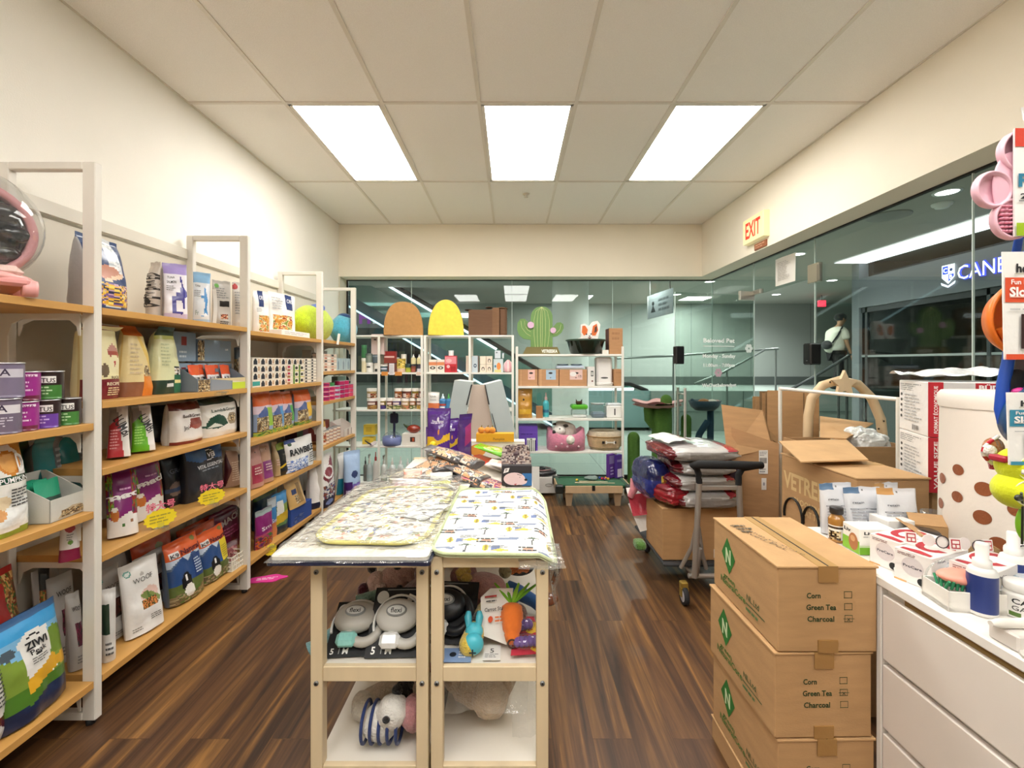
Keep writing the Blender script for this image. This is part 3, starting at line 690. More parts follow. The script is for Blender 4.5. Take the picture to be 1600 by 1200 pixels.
sf = MB()
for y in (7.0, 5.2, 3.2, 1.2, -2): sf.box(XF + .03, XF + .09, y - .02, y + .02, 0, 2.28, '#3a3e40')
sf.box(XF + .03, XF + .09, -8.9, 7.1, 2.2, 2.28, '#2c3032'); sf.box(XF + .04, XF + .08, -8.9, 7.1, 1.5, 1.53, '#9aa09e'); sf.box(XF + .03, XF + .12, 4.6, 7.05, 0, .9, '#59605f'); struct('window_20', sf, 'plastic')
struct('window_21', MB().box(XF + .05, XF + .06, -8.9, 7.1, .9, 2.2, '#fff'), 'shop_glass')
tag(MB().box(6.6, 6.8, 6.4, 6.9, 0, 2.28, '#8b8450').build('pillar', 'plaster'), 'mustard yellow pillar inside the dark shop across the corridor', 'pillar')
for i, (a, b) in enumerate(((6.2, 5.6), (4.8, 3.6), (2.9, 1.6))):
    tag(MB().box(6.9, 6.97, b, a, 2.5, 2.53, '#fff').build('glow_strip', 'glow'), '%s white strip light inside the dark shop across the corridor' % ['far', 'middle', 'near'][i], 'light')
t = thing('shop_sign', 'lit CANBRIDGE sign with a blue and white shield on the grey fascia', 'shop sign', (XF, 5.3, 2.42), world=True)
L0 = onx(1500, XF)
s = MB(); s.art((XF - .02, L0, 2.42), (0, -1.15, 0), (0, 0, .19), [T('CANBRIDGE', .5, .5, .95, '#2a3ab8', 1.0, b=.05)], 0, .001); s.build('letter_outline', 'glow', t)
s = MB(); s.art((XF - .03, L0, 2.42), (0, -1.15, 0), (0, 0, .19), [T('CANBRIDGE', .5, .5, .93, '#f4f6ff', 1.0, b=-.005)], 0, .001); s.build('letter_face', 'glow', t)
ya, yb_ = onx(1474, XF), onx(1495, XF); W = ya - yb_; s = MB()
sp_ = [(.02, 1), (.98, 1), (.98, .35), (.5, 0), (.02, .35)]
s.art((XF - .02, ya, 2.40), (0, -W, 0), (0, 0, .24), [P(sp_, '#f4f6ff'), P([(.08, .94), (.48, .94), (.48, .52), (.08, .52)], '#1d3fb4'), P([(.52, .5), (.92, .5), (.92, .38), (.52, .1)], '#1d3fb4'), T('C', .28, .73, .25, '#fff'), T('B', .7, .36, .22, '#fff'), E(.72, .72, .12, .08, '#20305c'), P([(-.05, .12), (.3, -.02), (.5, -.1), (.7, -.02), (1.05, .12), (1, -.02), (.5, -.2), (0, -.02)], '#e8ecff')], 0, .002)
s.build('shield', 'glow', t)
# ================================================================ LEFT WALL RACK
XF_, XB_ = -1.61, -1.985
t = thing('display_rack', 'long white steel wall rack with light wooden shelves', 'shelving rack', (-1.8, 3.2, 0), world=True)
PY = [.62, 1.745, 2.745, 3.81, 4.62]
def endframe(y, lx=0):
    f = MB(); a = '#e3ded4'; c = .003
    f.box(XF_ - .05, XF_, y - .016, y + .016, 0.02, 2.18, a, c); f.box(XB_, XB_ + .04, y - .016, y + .016, 0.02, 2.18, a, c)
    f.box(XB_ + .04, XF_ - .05, y - .016, y + .016, 2.15, 2.18, a, c); f.box(XB_ + .04, XF_ - .05, y - .016, y + .016, .02, .05, a, c)
    o = f.build('end_frame', 'enamel', t)
    for x in (XF_ - .03, XB_ + .02): MB().lathe([(.0001, 0), (.016, 0), (.016, .02), (.0001, .02)], 10, '#222', c=(x, y, 0)).build('foot', 'rubber', o)
for y in PY: endframe(y)
f = MB()
for a, b in zip(PY, PY[1:]): f.box(XB_, XB_ + .012, a + .017, b - .017, 2.035, 2.095, '#dfdacd', .002)
f.build('top_rail', 'enamel', t)
f = MB()
for a, b in zip(PY, PY[1:]):
    f.box(XB_ - .01, XB_ - .004, a, b, .1, 2.02, '#d9d2c2')
f.build('back_panel', 'enamel', t)
LV = [(1.62, 1.17, .83, .5, .175), (1.62, 1.25, .985, .645, .175), (1.603, 1.245, .914, .58, .18), (1.607, 1.33, 1.07, .68, .15)]
for i, lv in enumerate(LV):
    for z in lv:
        if i == 0 and z == .5: continue
        a, b = PY[i] + .018, PY[i + 1] - .018
        s = MB().box(XB_ + .003, XF_ - .002, a, b, z - .027, z, '#c99a5c', .001); o = s.build('shelf', 'wood', t)
        for y, sg in ((a, 1), (b, -1)):
            q = MB(); pr = [(XB_ + .04, 0), (XF_ - .051, 0), (XF_ - .051, -.085), (XF_ - .058, -.085), (XF_ - .066, -.05), (XF_ - .09, -.027), (XF_ - .13, -.022), (XB_ + .1, -.022), (XB_ + .06, -.04), (XB_ + .045, -.085), (XB_ + .04, -.085)]
            q.prism(pr, (0, .004 * sg, 0), (0, y, z - .0275), (1, 0, 0), (0, 0, 1), '#e3ded4'); q.build('bracket', 'enamel', o)

# ================================================================ FAR WHITE RACKS
def wrack(label, x0, x1, y0, y1, zs, posts, top, boards=.018, loc=None):
    t = thing('metal_rack', label, 'rack', ((x0 + x1) / 2, (y0 + y1) / 2, 0), world=True)
    for x in posts:
        for y in (y0, y1): MB().box(x - .0125, x + .0125, y - .01, y + .01, 0, top, '#efece3', .002).build('post', 'enamel', t)
    for z in zs:
        s = MB().box(x0, x1, y0 - .008, y1 + .008, z - boards, z, '#f1eee6', .002)
        s.build('shelf', 'enamel', t)
    return t
ZA = [1.70, 1.305, .911, .526, .138]
wrack('narrow white rack in the far left corner, holding jars and bottles', -1.9, -.945, 4.75, 5.03, ZA, (-1.88, -1.411, -.955), 1.70)
wrack('white rack behind the grey A shaped cardboard stand', -.935, .02, 4.75, 5.03, ZA, (-.922, -.448, .008), 1.70)
wrack('wide white rack with the cactus sign on top', .04, 1.185, 4.75, 5.07, [1.50, 1.16, .816, .47], (.052, 1.173), 1.58, .022)
# ================================================================ GOODS ON THE LEFT RACK
S1, S2, S3, S4, S5 = LV[1]
FOOD = ['#7a4a22', '#b5742f', '#d9a45a', '#4f7a2c', '#a33a22', '#e3c07a']
BERRY = ['#5f1f5c', '#a02a6a', '#3f6a2c', '#d25a2a', '#7c1f2a']
MEAT = ['#7a2f22', '#b65a3c', '#d88a62', '#5a3a20', '#e7c9a8']
GRASS = ['#3c6a2c', '#6f9a3a', '#8fb04a', '#c5b23a', '#2d4a30']
FUR = ['#17181c', '#2b2b30', '#e8e6e2', '#8b7a66', '#c8b79a']
CATF = ['#5a4630', '#8a6d48', '#c9ad7c', '#2c241c', '#d8c9a4']
# ---- section by the viewer
def carrier():
    t = thing('pet_carrier', 'pink pet carrier with a clear domed window, on the top shelf at the left edge', 'pet carrier', (-1.78, 1.455, 1.621)); t.rotation_euler[2] = R(-35)
    s = MB(); s.ell((0, 0, .06), (.17, .16, .035), '#e9a9a4', 20); s.box(-.15, .15, -.13, .13, .03, .06, '#e59f9c', .01); s.build('base', 'plastic', t)
    s = MB(); s.lathe([(.155, 0), (.162, .02), (.155, .06), (.11, .12), (.0001, .14)], 28, '#d99a9a', M=Matrix.Translation((-.03, 0, .225)) @ Matrix.Rotation(R(-90), 4, 'Y')); s.build('shell', 'plastic', t)
    s = MB(); s.ell((-.02, 0, .225), (.02, .14, .14), '#151417', 22, nz=.05)
    for i in range(9): s.ell((.0, .11 * cos(i * .7), .225 + .11 * sin(i * .7)), (.03, .045, .03), '#1d1b20', 10)
    s.ell((.0, .03, .24), (.03, .05, .035), '#3a383e', 12); s.build('padding', 'film', t)
    s = MB(); s.tube([(.005, .155 * cos(a), .225 + .155 * sin(a)) for a in [2 * pi * i / 36 for i in range(36)]], .014, 8, '#cf8d92', closed=True); s.build('rim', 'plastic', t)
    s = MB(); s.ell((0, 0, 0), (.19, .185, .19), '#fff', 32, M=Matrix.Translation((.0, 0, .235))); s.build('dome', 'clear', t)
    s = MB(); s.box(-.1, .13, -.12, .12, .058, .1, '#d9b9b0', .02); s.build('mat', 'fabric', t)
    for x in (-.12, .12):
        for y in (-.11, .13): MB().lathe([(.0001, -.018), (.026, -.018), (.028, -.01), (.028, .01), (.026, .018), (.0001, .018)], 18, '#eba9a6', M=Matrix.Translation((x, y, .028)) @ Matrix.Rotation(R(90), 4, 'X')).build('wheel', 'plastic', t)
carrier()
def cantext(t1, t2): return [Rr(.25, .55, .8, .8, '#f4f2ee'), T(t1, .53, .68, .16, '#2a1c1c', .48), L_(.28, .15, .8, .48, t2, 3)]
zt = LV[0][1]
cans = [(8, 1.46, .05, .115, '#6f6478', [Rr(0, .6, 1, .85, '#d9d6dc'), T('DNA', .5, .73, .2, '#3a2f48', .5), L_(.15, .2, .9, .5, '#cfcbd8', 4)], 'grey lilac', 0),
        (8, 0, .05, .115, '#7a7088', [Rr(0, .6, 1, .85, '#c9c5d0'), T('DNA', .5, .73, .2, '#3a2f48', .5)], 'grey lilac', 1),
        (41, 0, .043, .1, '#9a2a86', [Rr(.45, .78, .95, .9, '#efd9ea'), T('KOHA', .7, .84, .1, '#8a1f72', .36), L_(.35, .3, .95, .7, '#e7c3df', 3), Rr(0, 0, 1, .2, '#6a1f3c')], 'magenta', 0),
        (39, 0, .043, .1, '#9a2a86', [Rr(.45, .78, .95, .9, '#efd9ea'), T('KOHA', .7, .84, .1, '#8a1f72', .36), L_(.35, .3, .95, .7, '#e7c3df', 3), Rr(0, 0, 1, .2, '#6a1f3c')], 'magenta', 1),
        (78, 0, .041, .1, '#2c1c1c', [Rr(.32, 0, .9, .5, '#6a3fa0')] + cantext('LOTUS', '#cdb6e6'), 'purple and brown', 0),
        (78, 0, .043, .1, '#2c1c1c', [Rr(.32, 0, .95, .5, '#3f7a34')] + cantext('LOTUS', '#bfe0b0'), 'green and brown', 1),
        (111, 0, .041, .1, '#2c1c1c', [Rr(.28, 0, .95, .5, '#44803a')] + cantext('LOTUS', '#bfe0b0'), 'green and brown', 0)]
for px, _, r, h, c, a, nm, lvl in cans:
    y = onx(px, -1.66 - (0.01 if lvl else 0)); tin(-1.675, y, zt + lvl * (h + .002), r * .97, h, '%s labelled pet food can, %s, %s of the pink carrier shelf group' % (nm, 'upper of its stack' if lvl else 'standing on the shelf', 'left' if px < 50 else 'right') if 0 else '%s labelled food can %s below the pink carrier' % (nm, 'on top of another can' if lvl else ('standing alone at the right end' if px > 100 else 'standing on the shelf board')), c, a, rz=R(22), group='food cans below the pink carrier')
z3 = LV[0][2]
# large white bag with a D, pumpkin
bag(sx(-30, -1.64, 64, -1.65, z3, 690), .13, 'large white and orange dog food bag with a green foot, left edge, middle shelf',
    [Rr(0, 0, 1, .3, '#7c8f1d'), E(.5, .35, .62, .3, '#eef0ee'), Rr(0, .62, 1, 1, '#e3a24a'), P([(0, .5), (1, .35), (1, .7), (.75, .95), (0, .95)], '#f1efe8'), E(.62, .76, .22, .13, '#d98a35'), E(.62, .76, .17, .1, '#e9a95a'), T('D', .82, .76, .2, '#f4f2ec', .16), Rr(.3, .55, .92, .63, '#1f4a38'), T('PUMPKIN', .6, .59, .055, '#eee', .55),
     L_(.5, .3, .9, .5, '#444', 6), E(.25, .25, .18, .08, '#d9a066'), E(.4, .36, .12, .07, '#e8d3ae'), P([(.72, .14), (.8, .2), (.84, .13), (.92, .17), (.88, .08), (.74, .07)], '#f2f2ec')], '#6f8420', '#e9e6df', name='food_bag', cat='bag', e=2.4, nar=.1, m='film')
for i, (a, b, xf) in enumerate(((60, 104, -1.8), (98, 140, -1.84))):
    bag(sx(a, xf, b, xf, z3, 678), .09, 'teal and grey food pouch %s the grey display tray' % ['behind', 'half hidden by the steel post beside'][i], [Rr(.68, 0, 1, 1, '#56595a'), L_(.72, .2, .95, .8, '#8a8d8c', 8)], '#146a6c', '#3f4446', e=4, bend=(.75, 30))
bag(sx(20, -1.84, 62, -1.84, z3, 685), .09, 'dark green pouch between the white pumpkin bag and the teal pouches', [Rr(0, .6, 1, .9, '#1f4a2c')], '#2d5a34', '#1f3a26', e=3)
def tray(label, sp, d, col, hf, arts, name='display_tray', rimcol=None, inside=None):
    t = thing(name, label, 'display box'); sp.put(t, d); w, h = sp.w, sp.h; k = .003; b = MB()
    b.box(-w / 2, w / 2, -d / 2, d / 2, 0, k, col); b.box(-w / 2, w / 2, d / 2 - k, d / 2, 0, h, col)
    b.box(-w / 2, w / 2, -d / 2, -d / 2 + k, 0, h * hf, col)
    for x in (-w / 2, w / 2 - k): b.prism([(-d / 2, 0), (d / 2, 0), (d / 2, h), (d / 2 - .02, h), (-d / 2, h * hf)], (k, 0, 0), (x, 0, 0), (0, 1, 0), (0, 0, 1), col)
    b.art((-w / 2, -d / 2, 0), (w, 0, 0), (0, 0, h * hf), arts); b.build('box', 'paper', t); return t
q = sx(78, -1.64, 134, -1.655, z3, 765); tray('pale grey cardboard display tray of green pouches on the near shelf', Spot(q.A, q.B, z3, .16), .16, '#c9c8c0', .5, [P([(.2, .05), (.35, .35), (.6, .5), (.85, .45), (.98, .2), (.9, .05)], '#b9a88a'), I(.3, .1, .9, .4, CATF, 5)])
for i in range(3): bag(Spot((-1.74 + i * .03, 1.575 + i * .012), (-1.74 + i * .03, 1.665 + i * .012), z3 + .01 + i * .002, .13), .012, '%s mint green pouch leaning in the pale grey display tray' % ['rear', 'middle', 'front'][i], [Rr(.0, .0, 1, .5, '#1c4438')], '#2aa07c', '#2aa07c', tilt=R(-12), nu=10, nv=12)
# short wooden end shelf goods
z4 = LV[1][3]
bag(sx(92, -1.7, 128, -1.66, z4, 812), .05, 'small white and crimson treat tube standing on the end of the wooden shelf', [Rr(0, 0, 1, .28, '#8c1f44'), E(.5, .78, .3, .1, '#b8383c'), E(.5, .45, .14, .05, '#6a9a3c'), L_(.3, .5, .7, .66, '#888', 3)], '#e6e2de', '#8d5560', nar=.2, bend=None)
# bottom shelf near section
z5 = LV[0][4]
bag(sx(-45, -1.62, 26, -1.66, z5, 1030), .1, 'white and dark red food bag cut off at the lower left corner', [Rr(0, 0, 1, .45, '#5f1d1f'), E(.5, .62, .6, .35, '#ebe9e6'), L_(.5, .4, .95, .8, '#444', 9), P([(.5, .1), (.62, .2), (.8, .12), (.9, .2), (.95, .02), (.55, .02)], '#eae6e0')], '#5f1d1f', '#4a1719', m='film', name='food_bag', cat='bag')
bag(sx(-35, -1.8, 62, -1.83, z5, 902), .1, 'red Smack food pouch behind the blue mountain bag, lower left', [Rr(0, 0, 1, .3, '#4d1719'), T('SMACK', .55, .42, .15, '#efe9e4', .95, rot=6, b=.05), P([(0, .33), (1, .36), (1, .39), (0, .36)], '#efe9e4'), I(.72, .55, 1, .95, FOOD, 6)], '#b3221f', '#7a1a18', tilt=R(-6))
bag(sx(20, -1.62, 122, -1.645, z5, 958), .11, 'blue and green mountain scene dog food bag with white label, bottom near shelf',
    [Rr(0, .8, 1, .92, '#3fa0dc'), Rr(0, .3, 1, .8, '#7fb8e0'), P([(0, .3), (0, .68), (.2, .62), (.5, .55), (.8, .7), (1, .65), (1, .25)], '#7f9a3c'), E(.82, .62, .2, .14, '#6f8f2e'), Rr(0, .14, 1, .33, '#4d7a2a'), P([(0, .0), (1, 0), (1, .2), (.6, .22), (.3, .15), (0, .17)], '#1d2a4a'), P([(.32, .28), (.28, .75), (.45, .83), (.72, .8), (.68, .4), (.75, .34)], '#ecebe6'), P([(.3, .24), (.3, .38), (.72, .5), (.78, .42), (.72, .34), (.5, .3)], '#e0aa2e'), E(.86, .4, .13, .06, '#dba52c'), E(.14, .7, .1, .05, '#4f5d68'),
     P([(.38, .745), (.5, .79), (.64, .745), (.5, .765)], '#16181c'), T('ZIWI', .5, .69, .07, '#16181c', .3, b=.05), T('Peak', .5, .62, .05, '#16181c', .22), L_(.38, .5, .62, .57, '#777', 3), E(.5, .58, .04, .015, '#222')], '#3f6a9a', '#2a3c2c', back='#1d2a4a', tilt=R(-5), m='gloss', name='food_bag', cat='bag')
bag(sx(62, -1.88, 80, -1.86, z5, 885), .1, 'charcoal pouch with pineapple print standing behind the red Smack pouch', [I(.0, .4, .6, .75, FOOD, 5)], '#2c2c2b', '#232323', e=4)
for i, (a, b, x, yt) in enumerate(((70, 112, -1.86, 888), (92, 132, -1.82, 900), (118, 140, -1.72, 930))):
    bag(sx(a, x, b, x + .01, z5, yt), .06, 'grey Woof treat pouch on the near bottom shelf, %s' % ['furthest back', 'behind the mountain bag', 'partly behind the steel post'][i], [T('WOOF', .5, .8, .06, '#3c3b3b', .6), I(.3, .3, .8, .6, ['#4a2430', '#7c2f4c', '#3a3a3a'], 4), L_(.2, .08, .8, .2, '#777', 3)], '#b3b0ac', '#9a9894', tilt=R(-5))

# ---- top shelf
bag(sx(147, -1.72, 209, -1.73, S1, 373), .13, 'large navy food bag with yellow food print, top shelf behind the near post',
    [P([(.45, 1), (.78, 1), (.86, .5), (.62, .55)], '#d9dde0'), I(.48, .5, .8, .95, ['#e6e8ea', '#b9c2c9', '#f2f3f4'], 9), I(.18, .08, .95, .38, ['#7a5a9a', '#f0c23a', '#2a2f5a', '#d8a52c', '#c8a8c0', '#f0dc70'], 8), E(.45, .52, .3, .1, '#c98f7a'), P([(.3, .42), (.85, .55), (.8, .47), (.35, .38)], '#e9c9ac'), Rr(.3, .06, .7, .08, '#cfd6dc')], '#26406f', '#a6a6a6', e=4, name='food_bag', cat='bag', tilt=R(-2))
bag(sx(219, -1.86, 238, -1.78, S1, 407), .09, 'thin beige paper pouch seen edge on, right of the navy bag', [T('OVEN BAKED', .5, .5, .3, '#3a3330', .6, rot=90), E(.5, .3, .3, .06, '#3a3a3a')], '#d6cbc0', '#c7b8aa', nar=.15)
def silh(k, kind):
    if kind == 'rabbit': return [P([(.35, .14), (.33, .3), (.42, .42), (.6, .48), (.68, .52), (.72, .62), (.66, .74), (.72, .78), (.78, .66), (.82, .58), (.95, .5), (.97, .42), (.85, .38), (.86, .2), (.78, .2), (.74, .34), (.6, .34), (.5, .28), (.5, .14)], k), E(.42, .13, .12, .025, k), E(.66, .12, .12, .025, k)]
    return [P([(.5, .5), (.62, .56), (.72, .72), (.82, .56), (.88, .44), (.82, .28), (.9, .16), (.74, .2), (.55, .1), (.68, .24), (.74, .38), (.66, .46)], k)]
bag(sx(256, -1.73, 295, -1.66, S1, 410), .1, 'white and lilac pouch with a violet leaping rabbit picture, top shelf', [Rr(0, .8, 1, 1, '#a493cf'), Rr(0, 0, 1, .1, '#cfc4e6')] + silh('#3b3690', 'rabbit') + [T('TUNA', .3, .74, .04, '#222', .3), T('SALMON', .32, .66, .045, '#222', .38), L_(.1, .5, .55, .6, '#888', 3)], '#e9e6ee', '#9a98a0', e=5)
bag(sx(300, -1.73, 328, -1.66, S1, 424), .09, 'white and sky blue pouch with a blue dolphin picture, top shelf', [Rr(0, .78, 1, 1, '#8dbbe0'), Rr(0, 0, 1, .08, '#b9d3ea')] + silh('#2f86c8', 'dolphin') + [T('Fr', .28, .2, .09, '#9aa', .2), T('TUNA', .3, .72, .04, '#222', .3), L_(.1, .5, .5, .64, '#888', 4)], '#e8edf2', '#a3a8ac', e=5)
bag(sx(335, -1.75, 364, -1.69, S1, 438), .07, 'grey food pouch showing its printed back with a black food photo, top shelf', [E(.2, .88, .12, .05, '#6fae5a'), Rr(.3, .42, .85, .56, '#23211f'), I(.35, .16, .75, .26, MEAT, 4), L_(.1, .6, .9, .85, '#888', 5), L_(.3, .04, .8, .12, '#333', 2)], '#c6c2bc', '#b5b1ab', e=3)
bag(sx(366, -1.76, 384, -1.72, S1, 441), .06, 'pale pouch with a red dot, half hidden behind the second steel post', [E(.2, .9, .25, .06, '#b23a3a'), L_(.1, .3, .9, .8, '#999', 9)], '#d2cdc8', '#bbb', e=3)
q = sx(331, -1.66, 337, -1.64, S1, 452); tag(q.put(MB().grid(lambda u, v: Vector((q.w * (u - .5), .012 * sin(v * pi), q.h * v)), 6, 8, lambda u, v: '#efece6').build('leaflet', 'paper'), .01), 'narrow white leaflet standing beside the dolphin pouch', 'leaflet')
# ---- second shelf
def foldbag(pa, pb, yt, lab, top, art, base, side, x=-1.69, ang=55, d=.11, dx=0.0, e=3, nar=.05):
    return bag(sx(pa, x, pb, x + dx, S2, yt), d, lab, [Rr(0, .84, 1, 1, top)] + art, base, side, e=e, bend=(.82, ang), nv=40, m='gloss', name='food_bag', cat='bag', full=.45, nar=nar)
foldbag(141, 197, 500, 'cream and maroon dog food bag with a folded maroon top, second shelf', '#7c1b1c', [Rr(0, 0, 1, .24, '#7a1f28'), T('RECIPE', .62, .19, .04, '#f1e6c8', .4), L_(.45, .04, .95, .15, '#e8d5a8', 4), E(.72, .58, .2, .06, '#a8483e'), P([(.5, .6), (.62, .66), (.7, .7), (.8, .66), (.95, .6)], '#c08a80'), T('RICE', .7, .27, .035, '#4a3a2c', .3), E(.72, .46, .17, .1, '#efe6bc'), E(.4, .36, .12, .08, '#6d5a44'), P([(.68, .47), (.76, .47), (.72, .4)], '#b33')], '#ece3b4', '#d8c58a')
foldbag(199, 248, 508, 'cream and orange cat food bag with a folded orange top, second shelf', '#c4642a', [Rr(0, 0, .5, .2, '#8e5c40'), Rr(.5, 0, 1, .3, '#e0842c'), I(.52, .28, .95, .42, CATF, 6), L_(.08, .3, .45, .75, '#cbb894', 8), P([(.5, .84), (.7, .84), (1, .4), (1, .3), (.8, .32)], '#e6c56a')], '#e3cf9a', '#d9b872', ang=-20, nar=.5)
foldbag(247, 292, 510, 'pale green and dark green food bag with a folded dark green top, second shelf', '#173a22', [Rr(0, 0, .6, .2, '#243a2c'), Rr(.6, 0, 1, .28, '#2c6a4c'), Rr(.62, .16, .95, .21, '#e8df9a'), Rr(.3, .1, .56, .16, '#ddd'), L_(.1, .4, .5, .75, '#b7bd94', 7), I(.62, .28, .95, .4, FUR, 4), Rr(0, .8, 1, .85, '#c6d07a')], '#dcddb0', '#cfd3a6', ang=25, nar=.45)
k = 0
for (pa, pb, x, z, yt) in ((270, 303, -1.78, S2, 560), (304, 322, -1.76, S2, 560), (325, 341, -1.76, S2, 560), (268, 306, -1.79, 1.41, 512), (309, 361, -1.8, 1.41, 532), (342, 362, -1.8, S2, 560)):
    q = sx(pa, x, pb, x, z, yt); q.h = .15 if z == S2 else min(q.h, .16); a = [Rr(.38, .55, .6, .85, '#8c2f28'), L_(.3, .1, .7, .4, '#c9d3da', 2)] if k not in (4,) else [I(.0, .05, .18, .95, CATF, 4), T('cat', .85, .6, .12, '#fff', .1)]
    carton(q, .09, 'grey blue cat food carton, %s' % ['lower row, first from the left', 'lower row, second from the left', 'lower row, third from the left', 'upper row, above the leftmost', 'long one lying in the upper row', 'lower row, right end'][k], {'*': '#8ea3b5', 'f': ['#8fa3b4', '#9db0bd', '#a3b5bf', '#8597a8', '#8799aa', '#6f8294'][k]}, {'f': a}); k += 1
bag(sx(364, -1.82, 376, -1.78, S2, 543), .08, 'dark slate pouch in the far corner of the second shelf behind the cat tray', [I(.1, .3, .9, .7, CATF, 4)], '#5b6b7a', '#4c5a68')
q = sx(308, -1.64, 383, -1.625, S2, 583)
tray('cat face display tray with orange pouches on the second shelf', Spot(q.A, q.B, S2, .12), .1, '#77828e', .55, [I(.02, .02, .24, .95, CATF, 6), Rr(.26, 0, .68, .95, '#8d939c'), Rr(.7, .0, 1, .6, '#c6d83a'), Rr(.7, .6, 1, 1, '#e0d6be'), P([(.2, 1), (1, .6), (1, 1)], '#dcc79a')])
for i in range(5):
    y = q.A.y + .04 + i * .065
    bag(Spot((-1.69 - (i % 2) * .02, y), (-1.69 - (i % 2) * .02, y + .085), S2 + .006, .135), .014, 'orange topped cat pouch in the cat face tray, %s from the left' % ORD[i], [Rr(0, .55, 1, 1, '#e5572a'), T('KS', .35, .42, .16, '#222c50', .4), I(.5, .1, .95, .5, FUR, 3)], '#efe9e9', '#e5572a', tilt=R(-10), nu=10, nv=12)
# ---- third shelf
for i, (a, b, yt, c, lab) in enumerate(((166, 205, 638, '#b33038', 'red and white treat pouch with a slanting white side, third shelf left'), (205, 246, 636, '#62b01f', 'bright green and white treat pouch, third shelf'))):
    bag(sx(a, -1.72, b, -1.66, S3, yt), .08, lab, [P([(.72, 0), (1, 0), (1, 1), (.35, 1), (.5, .8)], '#e9e6e2'), P([(0, .6), (.5, .8), (.35, 1), (0, 1)], '#9a958e'), L_(.1, .15, .6, .55, '#dd9a9a' if i == 0 else '#a6dd6a', 7), T('LUMBI', .7, .6, .2, '#333', .4, rot=-62)], c, '#d8d5d0', e=3.5, nar=.25, tilt=R(-8))
bag(sx(240, -1.86, 284, -1.83, S3, 634), .12, 'dark navy food bag lying in the shade, third shelf', [Rr(.45, .15, .9, .7, '#8a8078'), Rr(0, 0, 1, .12, '#1c2a44')], '#3a4654', '#2a3038', seal=.03)
bag(sx(280, -1.67, 325, -1.66, S3, 629), .13, 'white dog food bag with dark red top and cow print, third shelf', [Rr(0, .82, 1, 1, '#5a1a1a'), Rr(0, 0, 1, .08, '#7c2a22'), E(.65, .45, .25, .12, '#a35040'), P([(.35, .35), (.45, .6), (.8, .6), (.9, .4), (.85, .32), (.8, .45), (.5, .45)], '#8a3c30'), T('Beef&Green', .5, .68, .08, '#3a2a26', .6), T('Jini', .25, .4, .1, '#3a2a26', .16)], '#e6e1dc', '#c8c2bc', seal=.03, full=.35, e=3)
bag(sx(326, -1.67, 379, -1.66, S3, 621), .13, 'white dog food bag with dark green top and hill print, third shelf', [Rr(0, .84, 1, 1, '#15332c'), P([(0, .25), (.1, .5), (.3, .58), (.45, .5), (.55, .3), (.3, .2)], '#1f4a3a'), P([(.05, .25), (.2, .36), (.35, .3), (.45, .24)], '#dfe6e0'), E(.7, .42, .17, .16, '#9a8a70'), I(.6, .34, .8, .52, CATF, 4), T('Lamb&Green', .5, .68, .08, '#1f3a30', .7)], '#e4e0d8', '#c8c2bc', seal=.03, full=.35, e=3)
# ---- fourth shelf
SM = lambda: [P([(0, .0), (1, 0), (1, .3), (.7, .34), (.45, .3), (.2, .22), (0, .3)], '#e6e0da'), T('smack', .54, .6, .1, '#f2ecea', .72, rot=6, b=.04), P([(.1, .53), (.9, .6), (.9, .62), (.1, .555)], '#f2ecea'), I(0, .3, .2, .95, ['#4f8a2c', '#8fae3a', '#8f2a22', '#5f1d5c'], 6), I(.8, .3, 1, .95, ['#4f8a2c', '#b0322a', '#8f2a22', '#5f1d5c'], 6), E(.22, .32, .12, .1, '#c2702e'), E(.22, .4, .1, .03, '#e9e0d4'), E(.48, .16, .05, .02, '#3f6a2c'), E(.75, .2, .05, .03, '#8a5a3a'), L_(.4, .66, .8, .72, '#d9a6cf', 1)]
bag(sx(170, -1.70, 220, -1.635, S4, 737), .07, 'front purple Smack pouch with vegetable print, fourth shelf', SM(), '#7f1f6c', '#8a3a5c', tilt=R(-9), nv=44)
bag(sx(213, -1.75, 266, -1.73, S4, 716), .08, 'rear purple Smack pouch with vegetable print, fourth shelf', SM(), '#7f1f6c', '#5a1f4c', tilt=R(-5), nv=44)
bag(sx(262, -1.78, 303, -1.77, S4, 700), .12, 'black food bag with a brown round picture, fourth shelf', [T('GRAIN', .5, .62, .08, '#59606a', .7), E(.32, .3, .22, .13, '#6a5a52'), Rr(0, .25, 1, .32, '#2c3c58')], '#14161c', '#101216', e=4)
bag(sx(298, -1.72, 356, -1.71, S4, 691), .1, 'black and blue food bag with a round VE emblem, fourth shelf', [Rr(0, .74, 1, 1, '#2c5a94'), P([(0, .74), (.3, .66), (.6, .7), (1, .64), (1, .8), (0, .8)], '#2c5a94'), E(.58, .76, .13, .11, '#15171c'), E(.58, .76, .115, .095, '#e8ecf0'), E(.58, .76, .1, .082, '#15171c'), T('VE', .58, .76, .09, '#f0f3f6', .14), T('VITAL ESSENTIALS', .58, .58, .07, '#eef1f4', .78), L_(.3, .48, .85, .53, '#8a929c', 1), Rr(.0, 0, 1, .1, '#20242c')], '#23262e', '#1a1c22', e=3.5)
bag(sx(355, -1.72, 379, -1.68, S4, 704), .07, 'brown striped treat pouch beside the second steel post, fourth shelf', [P([(.0, 0), (.3, .5), (0, 1)], '#4a1c22'), L_(.3, .15, .95, .7, '#cdb49a', 9)], '#a3806a', '#5f2a2c', nar=.2)
bag(sx(367, -1.80, 381, -1.79, S4, 712), .05, 'dark maroon pouch tucked behind the brown striped pouch', [], '#3c161c', '#3c161c')
